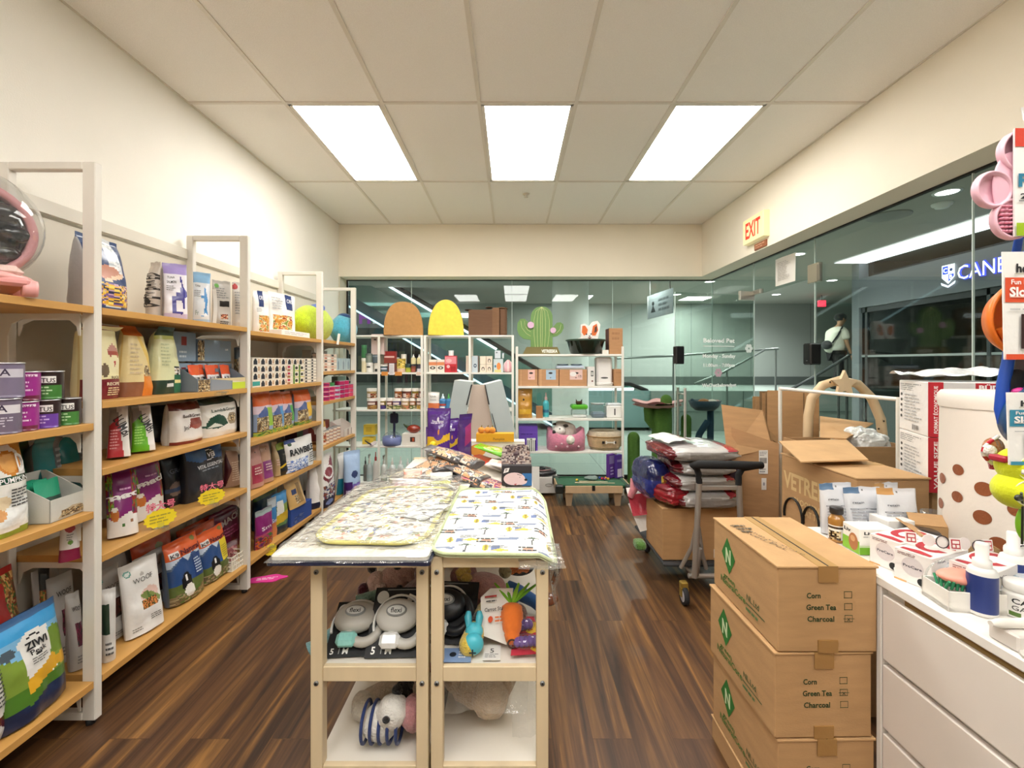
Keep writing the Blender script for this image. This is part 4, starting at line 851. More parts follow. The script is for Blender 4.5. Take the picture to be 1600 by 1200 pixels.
def pricetag(pc, yc, x, z, label, wpx=40, hpx=46, tx=True):
    d = onx(pc, x); k = d / F; t = thing('price_tag', label, 'price tag', (x, d, z), R(60))
    w, h = wpx * k * 1.35, hpx * k; zc = HC + (HY - yc) * k - z; pts = []
    for i in range(28): r = .5 if i % 2 else .44; a = 2 * pi * i / 28; pts.append((r * cos(a) * w * .95, r * sin(a) * h * .62))
    b = MB(); b.prism(pts, (0, .001, 0), (0, 0, zc - h * .2), col='#f6dc2a'); b.art((-w / 2, -.0005, zc - h * .45), (w, 0, 0), (0, 0, h * .5), [L_(.2, .2, .8, .8, '#b8a53a', 3)])
    b.build('card', 'paper', t)
    if tx:
        b = MB(); b.art((-w / 2, -.002, zc + h * .06), (w, 0, .03 * w), (0, 0, h * .34), [T('特大号', .5, .4, .62, '#d8335c', .8, b=.04), T('特大号', .5, .4, .6, '#f0b3c6', .78, b=-.02)]); b.build('lettering', 'ink', t)
    b = MB(); b.box(-.03, .03, -.012, .012, 0, .004, '#fff').box(-.012, .012, -.004, .002, 0, max(.01, zc - h * .35), '#fff').box(-.035, .035, -.002, .01, -.02, 0, '#fff'); b.build('clip', 'clear', t)
pricetag(251, 800, -1.615, S4, 'yellow starburst price tag clipped below the purple Smack pouches', 36, 48)
pricetag(331, 768, -1.615, S4, 'yellow starburst price tag in front of the black VE bag', 32, 40)
q = onx(222, -1.6)
t = MB().box(-.03, .03, -.02, .025, -.016, .006, '#fff', .004).box(-.02, .02, -.04, .0, .002, .006, '#fff'); o = t.build('shelf_clip', 'clear'); o.location = (-1.6, onx(343, -1.6), S2 - .01); o.rotation_euler = (0, 0, R(80)); tag(o, 'clear plastic clip on the shelf edge under the cat face tray', 'clip')
# ---- bottom shelf
W_ = lambda: [T('WOOF', .5, .74, .07, '#2b2b2b', .5, b=-.005), E(.5, .81, .05, .03, '#bdbab5'), E(.17, .87, .09, .045, '#6aa89c'), E(.17, .87, .06, .03, '#dfe8e4'), Rr(.38, .94, .62, .95, '#8a8884')]
bag(sx(160, -1.66, 184, -1.63, S5, 925), .08, 'white pouch with a green edge just right of the near steel post, bottom shelf', [Rr(0, .4, .5, .8, '#1f3a2a'), L_(.2, .1, .8, .3, '#555', 3)], '#dcdad6', '#c8c6c2')
for i, (a, b, x, yt) in enumerate(((165, 222, -1.80, 868), (172, 246, -1.83, 862), (222, 268, -1.78, 865))):
    bag(sx(a, x, b, x, S5, yt), .07, ['grey Woof pouch with dark red food print behind the white one', 'grey Woof pouch at the back of the bottom shelf', 'pale Woof pouch leaning right behind the front white one'][i], W_() + [I(.35, .25, .8, .55, ['#4a2620', '#6a3a2c', '#2f2a24'], 5), E(.15, .12, .05, .02, '#777')], ['#b7b4b0', '#aeaba7', '#cfccc8'][i], '#9b9894', tilt=R(-9 + 3 * i))
bag(sx(168, -1.74, 208, -1.73, S5, 890), .07, 'grey pouch with a dark chunk print beside the front white Woof pouch', W_() + [I(.4, .3, .9, .55, ['#4a2620', '#6a3a2c', '#2f2a24'], 4), L_(.2, .05, .8, .12, '#777', 2)], '#bab7b2', '#9b9894', tilt=R(-7))
bag(sx(205, -1.665, 264, -1.625, S5, 879), .07, 'white Woof treat pouch with salmon and herb picture at the front of the bottom shelf', W_() + [E(.62, .5, .25, .1, '#e3c3b8'), P([(.35, .52), (.5, .56), (.7, .5), (.92, .4), (.85, .35), (.6, .42), (.45, .46)], '#7c8c4c'), P([(.55, .58), (.62, .48), (.8, .34), (.7, .34), (.55, .46)], '#56733a'), I(.38, .33, .78, .44, ['#b5682c', '#3f4a2a', '#d98a4a', '#6a3a20'], 6), L_(.55, .14, .88, .22, '#6a6865', 3), L_(.1, .06, .35, .12, '#8a8885', 2)], '#eceae6', '#c9c6c0', tilt=R(-8), nu=40, nv=56)
for i, (a, b, x, yt) in enumerate(((214, 265, -1.86, 842), (225, 285, -1.79, 838), (292, 345, -1.85, 818), (300, 350, -1.77, 822))):
    bag(sx(a, x, b, x, S5, yt), .07, 'orange topped dog food pouch at the back of the bottom shelf, %s' % ['far left', 'left of centre', 'right and furthest back', 'right of centre'][i], [Rr(0, .55, 1, 1, '#c94f22'), T('Natural', .5, .62, .07, '#3a1c1c', .7), E(.6, .82, .1, .05, '#7c7a3a')], '#8a4a30', '#59626c', tilt=R(-6))
K9 = lambda y: [Rr(0, .72, 1, 1, '#df5f26'), P([(0, .55), (.35, .72), (.5, .6), (.65, .74), (1, .6), (1, .3), (0, .3)], '#2d4f86'), P([(0, .6), (0, .72), (1, .72), (1, .62), (.65, .74), (.5, .62), (.35, .72)], '#c9d6e6'), Rr(0, .0, 1, .3, '#5c6a34'), I(0, .0, 1, .16, ['#8a7a5a', '#6a5a44', '#4f6a2c', '#a89a78'], 7), E(.36, .3, .15, .14, '#14161c'), E(.36, .4, .08, .07, '#1c1e24'), E(.36, .37, .035, .06, '#eee'), E(.4, .16, .14, .1, '#e8e4dc'), Rr(.04, .735, .3, .83, '#e9e4e2'), T('K9', .17, .785, .07, '#2a2a30', .2), T('Natural', .64, .79, .085, '#5c1420', .62, b=.04), E(.85, .92, .07, .035, '#7c7a3a'), (Rr(.6, .3, .95, .68, '#1f3f7c') if y == 0 else Rr(.62, .3, .98, .72, '#e8d02c')), L_(.64, .36, .9, .62, '#c9d6e6' if y == 0 else '#b0a03a', 6)]
bag(sx(278, -1.66, 328, -1.64, S5, 843), .11, 'orange, blue and green dog food pouch with a dark blue panel, bottom shelf', K9(0), '#5b6f8a', '#5f6d78', tilt=R(-6), e=3, nu=36, nv=50, name='food_bag', cat='bag')
bag(sx(326, -1.66, 366, -1.65, S5, 828), .1, 'orange, blue and green dog food pouch with a yellow panel, bottom shelf', K9(1), '#5b6f8a', '#5f6d78', tilt=R(-6), e=3, nu=36, nv=50, name='food_bag', cat='bag')
bag(sx(338, -1.83, 382, -1.82, S5, 796), .1, 'dark magenta Smack bag at the back of the bottom shelf by the second post', [T('SMACK', .55, .75, .13, '#cfc7c4', .85, rot=8, b=.04), L_(.3, .4, .8, .6, '#b35a80', 3)], '#6a1638', '#4a1028')
bag(sx(352, -1.72, 376, -1.70, S5, 848), .05, 'clear bag of pinkish treats standing in the small white basket', [I(.1, .1, .9, .8, ['#9a5a62', '#c58a8c', '#7a4048'], 5)], '#8a7076', '#8a7076', m='film')
q = sx(362, -1.645, 383, -1.64, S5, 858); t = thing('basket', 'small white plastic basket at the far end of the bottom shelf', 'basket'); q.put(t, .1)
b = MB(); w = q.w
for i in range(8): b.box(-w / 2 + w * i / 7 - .003, -w / 2 + w * i / 7 + .003, -.053, -.05, 0, .085, '#efe9dc').box(-w / 2 + w * i / 7 - .003, -w / 2 + w * i / 7 + .003, .05, .053, 0, .085, '#efe9dc')
for z in (0, .027, .055, .08): b.box(-w / 2, w / 2, -.054, -.05, z, z + .006, '#efe9dc').box(-w / 2, w / 2, .05, .054, z, z + .006, '#efe9dc').box(-w / 2 - .003, -w / 2, -.05, .05, z, z + .006, '#efe9dc').box(w / 2, w / 2 + .003, -.05, .05, z, z + .006, '#efe9dc')
b.box(-w / 2, w / 2, -.05, .05, 0, .004, '#efe9dc'); b.build('body', 'plastic', t)

# ---- third section (between second and third steel posts)
A1, A2, A3, A4, A5 = LV[2]
CK = lambda: [Rr(.25, .62, .6, 1, '#22386e'), T('ORI', .42, .84, .1, '#e8ecf4', .28), I(.2, .06, .9, .42, ['#c9852c', '#e8b86a', '#a33a2a', '#f0dcb0', '#7c8c3a'], 6), L_(.1, .5, .5, .6, '#aaa', 3)]
bag(sx(400, -1.72, 425, -1.68, A1, 455), .06, 'white pouch with a navy tab and red biscuits, top shelf of the second bay', CK(), '#eeebe6', '#b9b6b0')
bag(sx(424, -1.72, 466, -1.66, A1, 459), .06, 'wider white pouch with a navy tab and golden biscuits, top shelf of the second bay', [Rr(.6, .62, .85, .98, '#22386e'), T('ORI', .72, .84, .1, '#e8ecf4', .2), I(.1, .06, .8, .48, ['#c9852c', '#e8b86a', '#a33a2a', '#f0dcb0', '#7c8c3a'], 7), L_(.08, .6, .5, .9, '#b9b9b9', 5)], '#f0ede8', '#b9b6b0')
carton(sx(440, -1.64, 484, -1.635, A1, 518), .12, 'flat white box lying in front of the lime green cushion', '#f2efea', {'f': [L_(.1, .2, .9, .8, '#c9c9c9', 2)]})
# plain plush cushions in the colours of the toys in the photo
def cushion(px, py, x, r, label, col, z, cap, mouth=None):
    y = onx(px, x); t = thing('plush_cushion', label, 'cushion', (x, y, z))
    s = MB(); s.ell((0, 0, r[2] * .97), r, col, 30, nz=.06, ns=2); s.build('body', 'plush', t)
    s = MB(); M_ = Matrix.Translation((r[0] * .1, 0, r[2] * 1.75)) @ Matrix.Rotation(R(cap[2]), 4, 'X'); s.ell((0, 0, 0), (r[0] * .6, r[1] * .45, r[2] * .3), cap[0], 18, M=M_); s.build(cap[1], 'plush', t)
    return t
cushion(489, 0, -1.8, (.13, .33, .16), 'lime green round plush cushion with a blue patch on top, top shelf', '#c6dd20', A1, ('#2f5fc4', 'patch', 20))
cushion(537, 0, -1.78, (.13, .2, .155), 'light blue round plush cushion with navy tuft at the far end of the top shelf', '#58b8d4', LV[3][0], ('#2b4f86', 'tuft', -15))
MB_ = MB().box(-.01, .01, -.03, .03, 0, .1, '#efece6'); o = MB_.build('paper_label', 'paper'); o.location = (-1.6, onx(530, -1.585), A1 - .03); o.rotation_euler = (0, R(8), R(20)); tag(o, 'white paper label hanging between the lime and the blue cushion', 'label')
# tins in rows
def tinbox(q, d, label, k, group):
    dog = [Rr(.12, .05, .62, .6, '#1f2430'), E(.37, .66, .16, .2, '#20242e'), Rr(.7, .2, .95, .8, ['#c9a98a', '#e3d0bc', '#b5c9cf'][k % 3])]
    st = [dog, [Rr(.05, .5, .5, .85, '#b9304a'), Rr(.55, .2, .9, .8, '#d9cfc4'), Rr(0, 0, .5, .35, '#a8744c')], [Rr(0, 0, .3, 1, '#5f8a34'), E(.6, .5, .25, .25, '#23281f'), Rr(.3, .0, 1, .1, '#d8d030')], [E(.3, .5, .18, .3, '#1c1e22'), Rr(0, .0, 1, .12, '#26282c')], [Rr(0, .2, 1, .8, '#3a9a94')]][k if k < 5 else 0]
    return carton(q, d, label, '#ece3d4', {'f': st}, name='food_tray', cat='food tray', ch=.001, group=group)
ya, yb_ = onx(397, -1.64), onx(494, -1.64); cw = (onx(477, -1.64) - ya) / 8
for r in range(4):
    for c in range(8):
        y = ya + c * cw; k = 0 if c < 5 else (1 if c < 6 and r < 3 else (2 if c > 5 and r < 3 else 0))
        if r == 0 and c == 0: k = 4
        tinbox(Spot((-1.65, y), (-1.65, y + cw * .96), A2 + r * .0485, .047), .09, 'small wet food pack, %s row up, %s from the left, second bay second shelf' % (ORD[r], ORD[c]), k, 'small wet food packs on the second bay shelf')
y0 = ya + 8 * cw + .005; tw = (PY[3] - .03 - y0) / 2
for c in range(2):
    for r in range(8): tinbox(Spot((-1.65, y0 + c * tw), (-1.65, y0 + c * tw + tw * .95), A2 + r * .0245, .0235), .09, 'flat wet food tray, %s up in the %s stack by the third steel post' % (ORD[r], ['left', 'right'][c]), 3, 'flat wet food trays by the third steel post')
for i in range(4):
    carton(Spot((-1.78, y0 - .12), (-1.78, y0 + .06), A2 + i * .05, .047), .09, 'orange brown tin box stacked behind the flat trays, %s up' % ORD[i], ['#c98a5a', '#d07c45', '#c57038', '#d58a4c'][i], {'f': [L_(.1, .2, .9, .8, '#f0d9b8', 2)]})
# cat pouches with orange tops
CP = lambda c: [Rr(0, .66, 1, 1, '#d8622a'), Rr(0, .5, 1, .68, '#d9c3cf'), P([(.1, .5), (.45, .66), (.8, .5), (.8, .4), (.1, .4)], '#4a5f9a'), Rr(.55, .2, .95, .62, c), I(.05, .05, .6, .42, CATF, 5), I(0, 0, 1, .1, GRASS, 4)]
for i, (a, b, x, c) in enumerate(((397, 408, -1.70, '#e8a080'), (405, 432, -1.66, '#9ccc3a'), (430, 448, -1.66, '#4a9ad8'), (447, 463, -1.66, '#4fae4c'), (468, 492, -1.655, '#f0c22e'))):
    bag(sx(a, x, b, x, A3, 612 - (3 if i == 4 else 0)), .1, 'orange topped cat food pouch with a %s panel, second bay third shelf' % ['salmon', 'lime', 'blue', 'green', 'yellow'][i], CP(c), '#8ca0c0', '#4c5b66', e=3, bend=(.85, -14) if i == 4 else None)
for i, (a, b, x) in enumerate(((410, 440, -1.82), (445, 468, -1.83))): bag(sx(a, x, b, x, A3, 611), .08, ['dark pouch behind the lime and blue panel pouches', 'orange pouch behind the gap by the yellow panel pouch'][i], [], ['#3a3a38', '#b8562a'][i], '#333')
# fourth shelf
for i, (a, b, x, yt, c, c2) in enumerate(((396, 418, -1.67, 699, '#b98a80', '#a83a52'), (414, 432, -1.67, 694, '#b89078', '#8a3a7c'), (432, 442, -1.69, 692, '#b39a74', '#b39a74'))):
    bag(sx(a, x, b, x + .02, A4, yt), .07, 'kraft treat pouch with a %s panel, second bay fourth shelf' % ['crimson', 'purple', 'plain brown'][i], [Rr(.1, .1, .9, .55, c2), E(.5, .85, .05, .02, '#444'), L_(.2, .3, .8, .5, '#d8b9b0', 3)], c, c, nar=.15, tilt=R(-5))
bag(sx(440, -1.67, 462, -1.655, A4, 691), .09, 'black food pouch with a yellow wave, second bay fourth shelf', [P([(0, .2), (.4, .32), (1, .22), (1, .27), (.4, .38), (0, .26)], '#d8b52c'), Rr(0, .8, 1, 1, '#8a9a3a'), I(.2, .45, .9, .7, ['#3c3c38', '#24262a', '#5c5a50'], 4)], '#1d1f22', '#2c2c2c')
bag(sx(455, -1.63, 496, -1.60, A4, 684), .08, 'white RAWBBLE food bag with blue print jutting from the fourth shelf', [T('RAWBBLE', .5, .6, .2, '#2a2c30', .86, b=.05), I(0, .0, .65, .36, ['#3f62b0', '#dfe4ee', '#7f9ad0', '#eef0f4'], 8), E(.12, .86, .06, .06, '#2c4a2c'), L_(.7, .1, .95, .45, '#555', 5), Rr(0, .9, .35, 1, '#2c4a94')], '#eceae8', '#cfcdca', nar=-.02, full=.4, tilt=R(-4))
carton(sx(464, -1.80, 482, -1.80, A4, 668), .1, 'dark red and green box at the back above the RAWBBLE bag', '#5a2a34', {'f': [Rr(0, 0, .5, 1, '#27442c')]})
# bottom
bag(sx(404, -1.65, 430, -1.63, A5, 795), .05, 'narrow purple Smack pouch with orange foot, second bay bottom shelf', [T('Sm', .5, .5, .1, '#f0e6ea', .6), Rr(0, 0, 1, .35, '#b04a6a'), I(0, 0, 1, .3, BERRY, 4), Rr(0, .85, 1, 1, '#9aa')], '#8a2070', '#7a5a6a')
bag(sx(422, -1.68, 436, -1.66, A5, 778), .05, 'narrow blue Smack pouch beside the purple one', [T('Sm', .5, .42, .1, '#f0e6ea', .6), Rr(0, 0, 1, .35, '#c97a4a'), Rr(0, .75, 1, 1, '#b9c3c9')], '#3f86c4', '#6a7a8a')
bag(sx(432, -1.66, 455, -1.64, A5, 770), .08, 'small blue sky and yellow field food bag, second bay bottom shelf', [Rr(0, .7, 1, 1, '#3f8fcc'), P([(.1, .35), (.2, .8), (.6, .8), (.6, .4)], '#e4e6e0'), P([(0, .25), (1, .3), (1, .55), (.6, .5), (0, .45)], '#c9a82c'), Rr(0, 0, 1, .2, '#23303c'), P([(.6, .5), (1, .55), (1, .7), (.6, .7)], '#7f9a3c')], '#5a7a4a', '#2c3c4a')
bag(sx(404, -1.84, 440, -1.84, A5, 765), .08, 'dark blue pouch at the back of the second bay bottom shelf', [Rr(0, .8, 1, 1, '#5c7c3a')], '#24405c', '#1d3044')
carton(sx(455, -1.64, 487, -1.62, A5, 788), .14, 'blue paper box on the second bay bottom shelf', '#2a4a94', {'f': [I(.1, .1, .6, .5, ['#2a4a94', '#24407c', '#5c6a9a'], 3)]})
bag(sx(458, -1.625, 482, -1.6, .30, 748), .05, 'tan kraft pouch leaning on the blue paper box', [Rr(.2, .45, .5, .62, '#26386a'), I(.3, .1, .8, .4, CATF, 4), Rr(.55, .1, .8, .8, '#8a6a3c')], '#c7a062', '#a98648', tilt=R(-16))
for i, (a, b) in enumerate(((466, 478), (476, 492))): bag(sx(a, -1.86, b, -1.85, A5, 735), .09, 'white and grey bag standing behind the tan kraft pouch, %s one' % ['left', 'right'][i], [Rr(0, 0, 1, .3, '#22304a')], '#c3c0bc', '#77787a')
pricetag(423, 853, -1.61, A5, 'plain yellow price tag at the foot of the purple Smack pouch, second bay', 16, 30, False)

# ---- last section
B1, B2, B3, B4, B5 = LV[3]
ya = onx(507, -1.64)
for r in range(6):
    for c in range(2): carton(Spot((-1.65, ya + .01 + c * .15), (-1.65, ya + .15 + c * .15), B2 + r * .026, .024), .1, 'flat pale food tin, %s up in the %s stack, last bay second shelf' % (ORD[r], ['left', 'right'][c]), '#efe6da' if r % 2 == 0 else '#e6d3c2', {'f': [Rr(.1, .2, .5, .8, ['#2a2c34', '#b8705a', '#d8a890'][(r + c) % 3])]}, name='food_tin', cat='tin', group='flat food tins in the last bay')
for c in range(3): carton(Spot((-1.67, ya + .33 + c * .13), (-1.67, ya + .45 + c * .13), B2, .12), .08, 'pale blue carton, %s from the left, last bay second shelf' % ORD[c], '#b5cdd6', {'f': [Rr(.35, .1, .65, .7, '#8aa0b0'), P([(.45, .7), (.5, .9), (.55, .7)], '#5a6a7a')]})
for i in range(2): carton(Spot((-1.78, ya + .05 + i * .2), (-1.78, ya + .2 + i * .2), B2, .19), .08, 'grey dark edged carton at the back of the last bay second shelf, %s' % ['left', 'right'][i], '#b5b5ae', {'f': [L_(.1, .1, .9, .9, '#555', 6)]})
PK = ['#c4225a', '#d85068', '#a8a4b8', '#8a1f5c', '#b01f62', '#c42a6a', '#b8205a']
for c in range(6):
    for r in range(4 if c in (0, 3, 4) else 3):
        tin(-1.66, ya + .045 + c * .118, B3 + r * .041, .045, .04, 'pink flat food tin, %s up in the %s stack, last bay third shelf' % (ORD[r], ORD[c]), PK[(c + (r > 2)) % 7], [Rr(0, .3, 1, .7, PK[(c + 3) % 7])], name='food_tin', group='pink food tins in the last bay')
tin(-1.67, ya + .17, B3 + .125, .045, .03, 'green lidded tin lying on the pink tins, last bay', '#3f8a4c', [], name='food_tin', lid='#3f8a4c')
carton(Spot((-1.72, ya + .5), (-1.72, ya + .72), B3, .2), .06, 'pale green blue box behind the pink tins at the end of the rack', {'*': '#9ab8b0', 'f': '#9fc0b4'}, {'f': [E(.4, .7, .12, .1, '#3a6a5c')]})
bag(sx(504, -1.66, 513, -1.64, B4, 658), .07, 'narrow cream pouch with brown print beside the third steel post', [Rr(0, .75, 1, 1, '#b8862c'), I(0, .1, 1, .5, MEAT, 3), T('oven', .5, .6, .08, '#222', .7)], '#e8e0d4', '#ccc')
for c in range(4):
    for r in range(4): tin(-1.68, ya + .1 + c * .088, B4 + r * .031, .04, .03, 'brown and white tin, %s up in the %s small stack, last bay fourth shelf' % (ORD[r], ORD[c]), '#b8866a', [Rr(0, .35, 1, .8, '#e8dcc8')], name='food_tin', group='brown and white tins in the last bay')
q = Spot((-1.64, ya + .46), (-1.64, ya + .74), B4, .15); tray('white cardboard display box with a sloping top at the end of the fourth shelf', q, .14, '#ece3dc', .5, [Rr(.3, .1, .45, .9, '#b9a8a0'), Rr(.65, .1, .75, .9, '#b9a8a0')])
carton(Spot((-1.8, ya + .2), (-1.8, ya + .5), B4, .17), .1, 'dull red box at the back of the last bay fourth shelf', '#9a4c44')
bag(sx(495, -1.62, 532, -1.57, B5, 712), .16, 'large white food bag with maroon oval print on the last bay bottom shelf', [Rr(0, .82, 1, 1, '#e4ded8'), P([(.3, .6), (.95, .95), (.85, .55), (.5, .45)], '#7a2030'), E(.62, .66, .24, .13, '#efe9e6'), E(.62, .66, .18, .09, '#8a2a38'), I(.3, .15, .95, .42, ['#7c4a30', '#8f2f28', '#2c3c7a', '#e6e0dc', '#4a5a34', '#e8e4e0'], 6), Rr(0, 0, 1, .17, '#1c2038'), E(.55, .09, .16, .05, '#8a9cd0')], '#ece8e4', '#c9c5c0', nar=.1, name='food_bag', cat='bag')
bag(sx(532, -1.62, 552, -1.58, B5, 707), .09, 'tall white pouch with a teal foot near the last steel post', [Rr(0, 0, 1, .4, '#1c7c94'), E(.4, .75, .15, .08, '#2c3c44'), I(.5, .6, .95, .95, ['#e8e4e0', '#8c9498', '#c9b8b0'], 4)], '#eceae6', '#5a8a98', tilt=R(6), bend=(.6, -12))
bag(sx(541, -1.54, 567, -1.42, .0, 706), .14, 'tall pale blue and violet food bag standing on the floor by the last steel post', [Rr(0, 0, 1, .34, '#4a2470'), P([(0, .34), (1, .34), (1, .5), (0, .42)], '#7a68b8'), Rr(.0, .0, .4, .5, '#3f1c66'), L_(.05, .05, .38, .4, '#d9c9ea', 3), E(.55, .62, .2, .06, '#3a4a7a'), E(.6, .4, .1, .03, '#e8b0d0')], '#a9c4e6', '#5a3a8a', name='food_bag', cat='bag')
MB_ = MB().prism([(.11 * cos(a) * (1 + .12 * cos(5 * a)), .05 * sin(a) * (1 + .12 * cos(5 * a))) for a in [2 * pi * i / 30 for i in range(30)]], (0, 0, .004), (0, 0, 0), (1, 0, 0), (0, 1, 0), '#e03a94'); MB_.art((-.08, -.03, .004), (.16, 0, 0), (0, .06, 0), [L_(.1, .2, .9, .8, '#f6d9e8', 2)])
o = MB_.build('floor_sticker', 'paper'); q = at(418, 905, 1.4 * F / (905 - HY)); o.location = (q.x, q.y, .001); o.rotation_euler = (0, 0, R(15)); tag(o, 'bright pink price sticker lying on the wooden floor near the second steel post', 'sticker')
# ================================================================ GOODS ON THE FAR RACKS
YR = 4.775
def b_(pa, pb, z, yt, y=YR): return sy(pa, pb, y, z, yt)
def jar(px, z, hpx, wpx, label, body, lid, art=(), name='jar', cat='jar', y=4.83, z0=0, group=None, m='plastic', lidf=.22, z_=None):
    k = y / F; r = wpx * k / 2; h = hpx * k; x = (px - CX) * k
    return bottle(x, y, z + z0, [(r * .96, 0), (r, .004), (r, h * (1 - lidf))], label, body, [(r * 1.04, h * (1 - lidf)), (r * 1.04, h * .98), (r, h)], lid, name, cat, art, m, group=group, capname='lid', n=16)
def dropper(px, z, h, r, label, body, neck, art=(), y=4.83, z0=0, trig=None, name='bottle'):
    x = (px - CX) * y / F
    return bottle(x, y, z + z0, [(r * .9, 0), (r, .004), (r, h * .55), (r * .9, h * .62), (r * .4, h * .7)], label, body, [(r * .42, h * .7), (r * .42, h * .82), (r * .2, h * .84), (r * .18, h)], neck, name, 'bottle', art, n=14, trigger=trig)
Z1, Z2, Z3, Z4, Z5 = ZA
ZZ = Z2
jar(569, ZZ, 22, 8, 'cream squat jar at the left end of the jar shelf', '#e6d9b4', '#efe8d6'); jar(569, ZZ, 20, 8, 'green jar standing on the cream jar, jar shelf left end', '#3f7a4c', '#4a8a5c', z0=.155)
jar(578, ZZ, 15, 11, 'white jar with a black tab, front of the jar shelf', '#e8e6e0', '#f2f0ea', [Rr(.3, .6, .6, .8, '#222')]); jar(577, ZZ, 14, 11, 'grey green jar stacked on the white tabbed jar', '#8a9488', '#6a746c', z0=.105)
jar(588, ZZ, 14, 7, 'narrow white carton jar beside the rack post', '#efe9e0', '#e0d6cc', [Rr(.4, .1, .7, .5, '#333')]); jar(587, ZZ, 12, 10, 'slate jar below the pink box', '#5c6a74', '#8a98a0', z0=.1)
carton(Spot(((580 - CX) / F * 4.82, 4.82), ((600 - CX) / F * 4.82, 4.82), ZZ + .19, .22), .08, 'tall pale pink box balanced on the jars behind the rack post', '#d9c3bd', {'f': [Rr(.2, .7, .4, .76, '#3a2f30')]})
carton(Spot(((586 - CX) / F * 4.93, 4.93), ((600 - CX) / F * 4.93, 4.93), ZZ, .185), .07, 'cream carton standing under the pink box', '#d9cdb8')
jar(600, ZZ, 12, 11, 'dark teal jar with a white lid right of the rack post', '#4a6470', '#e6e2da', [Rr(.1, .5, .9, .7, '#dde')]); carton(b_(600, 618, ZZ + .098, 549, 4.86), .07, 'dark red box lying above the teal jar', '#9a2420', {'f': [Rr(.02, .45, .9, .6, '#e2b8b0'), Rr(0, 0, 1, .42, '#8a3a2c')]})
carton(b_(598, 620, ZZ, 569, 4.86), .07, 'low brown box under the dark red box', '#7c4a3c')
def tagcard(pa, pb, ya, yb, col, label, y=4.735, lines='#bbb', nl=3):
    q = sy(pa, pb, y, HC + (HY - yb) / F * y, ya); o = MB().box(-q.w / 2, q.w / 2, -.001, .001, 0, q.h, col); o.art((-q.w / 2, -.0015, 0), (q.w, 0, 0), (0, 0, q.h), [L_(.1, .1, .9, .9, lines, nl)])
    o = o.build('price_card', 'paper'); q.put(o, .002); return tag(o, label, 'price card')
tagcard(608, 616, 568, 586, '#e9e4e8', 'white printed card clipped upright on the jar shelf', nl=6)
for i, (a, b, c) in enumerate(((596, 606, '#eda04a'), (617, 628, '#eda04a'), (650, 659, '#eeeae4'))): tagcard(a, b, 581, 587, c, ['orange price card on the jar shelf edge, left one', 'orange price card on the jar shelf edge, right of the upright card', 'white price card on the jar shelf edge under the dropper bottles'][i], lines='#c9803a')
jar(627, ZZ, 21, 14, 'jar of yellow chews on the jar shelf', '#d8b84a', '#d8b84a', [I(0, .3, 1, 1, ['#e6c85a', '#c9a33a', '#f0dc86', '#8a7a2c'], 6), Rr(0, 0, 1, .3, '#d8b8a0')], lidf=.05)
jar(631, ZZ, 28, 8, 'white bottle behind the yellow chews', '#eeeae2', '#f4f1ea', y=4.92); jar(621, ZZ, 23, 6, 'grey tube behind the yellow chews', '#b5b9b8', '#c3c7c6', y=4.93)
jar(638, ZZ, 13, 9, 'small green and yellow jar with a black lid, jar shelf', '#a3a83a', '#1f3a34', lidf=.45)
for i, px in enumerate((646, 655)):
    jar(px, ZZ, 12, 8, ['amber vial', 'slate vial with white label'][i] + ' under a dropper bottle at the right of the jar shelf', ['#8a4a34', '#4a4658'][i], '#3a3440', [Rr(.3, .1, .8, .6, ['#a8584a', '#dfdce4'][i])])
    dropper(px, ZZ, .105, .027, 'cream dropper bottle with white tip, %s of the pair' % ['left', 'right'][i], '#e9dfae', '#f4f3ee', z0=.087)
for i in range(2): carton(b_(670 + 12.5 * i, 682 + 12.5 * i, ZZ, 562), .07, 'white carton with an orange band and eye shape, %s of the pair' % ['left', 'right'][i], '#ece2d4', {'f': [Rr(0, .55, 1, .8, '#e08a5c'), E(.5, .35, .35, .12, '#3a3a34'), E(.5, .35, .15, .06, '#e6dccc')]})
carton(b_(695, 713, ZZ, 556), .09, 'red and pink printed carton on the rack behind the grey stand', '#c92a34', {'f': [Rr(0, .5, 1, .95, '#e58a94'), E(.35, .7, .25, .12, '#f0b8bc'), Rr(.5, .05, .95, .35, '#a81a24'), E(.3, .35, .15, .1, '#f0c0c4')]})
jar(705, ZZ + .172, 9, 8, 'small white bottle on the red carton', '#eef0f0', '#dfe6e8', y=4.82)
carton(b_(728, 748, ZZ, 556), .1, 'tall beige and pale blue carton with a navy ring, behind the rack post', '#d9c9b8', {'f': [Rr(.45, 0, .92, .98, '#c3cfd6'), E(.72, .4, .12, .12, '#26405c'), E(.72, .4, .06, .06, '#c3cfd6'), Rr(.93, 0, 1, 1, '#5c463c')]})
for i in range(4): carton(Spot((b_(750 + 9.8 * (i % 2), 759, ZZ, 560).A.x, YR), (b_(750, 759.4 + 9.8 * (i % 2), ZZ, 560).B.x, YR), ZZ + (.087 if i > 1 else 0), .085), .08, 'small cream carton with an arch print, %s' % ['lower left of four', 'lower right of four', 'upper left of four', 'upper right of four'][i], '#ecdcc8', {'f': [] if i == 2 else [E(.5, .42, .25, .26, '#4a3c34'), E(.5, .36, .14, .2, '#ecdcc8')]})
carton(b_(771, 786, ZZ, 561), .09, 'pale blue carton with an orange fruit print', '#cdd9dc', {'f': [E(.55, .45, .22, .28, '#e8924a'), Rr(.1, .0, .8, .2, '#d8cf8a'), E(.2, .45, .1, .1, '#3a7a9a')]}); carton(b_(773, 782, ZZ + .15, 548, 4.79), .06, 'small grey white carton on the pale blue one', '#d6dce2', {'f': [E(.35, .75, .15, .1, '#7a828a')]})
jar(786, ZZ + .15, 8, 3, 'thin white tube on the pale blue carton', '#e6ecee', '#dde', y=4.8)
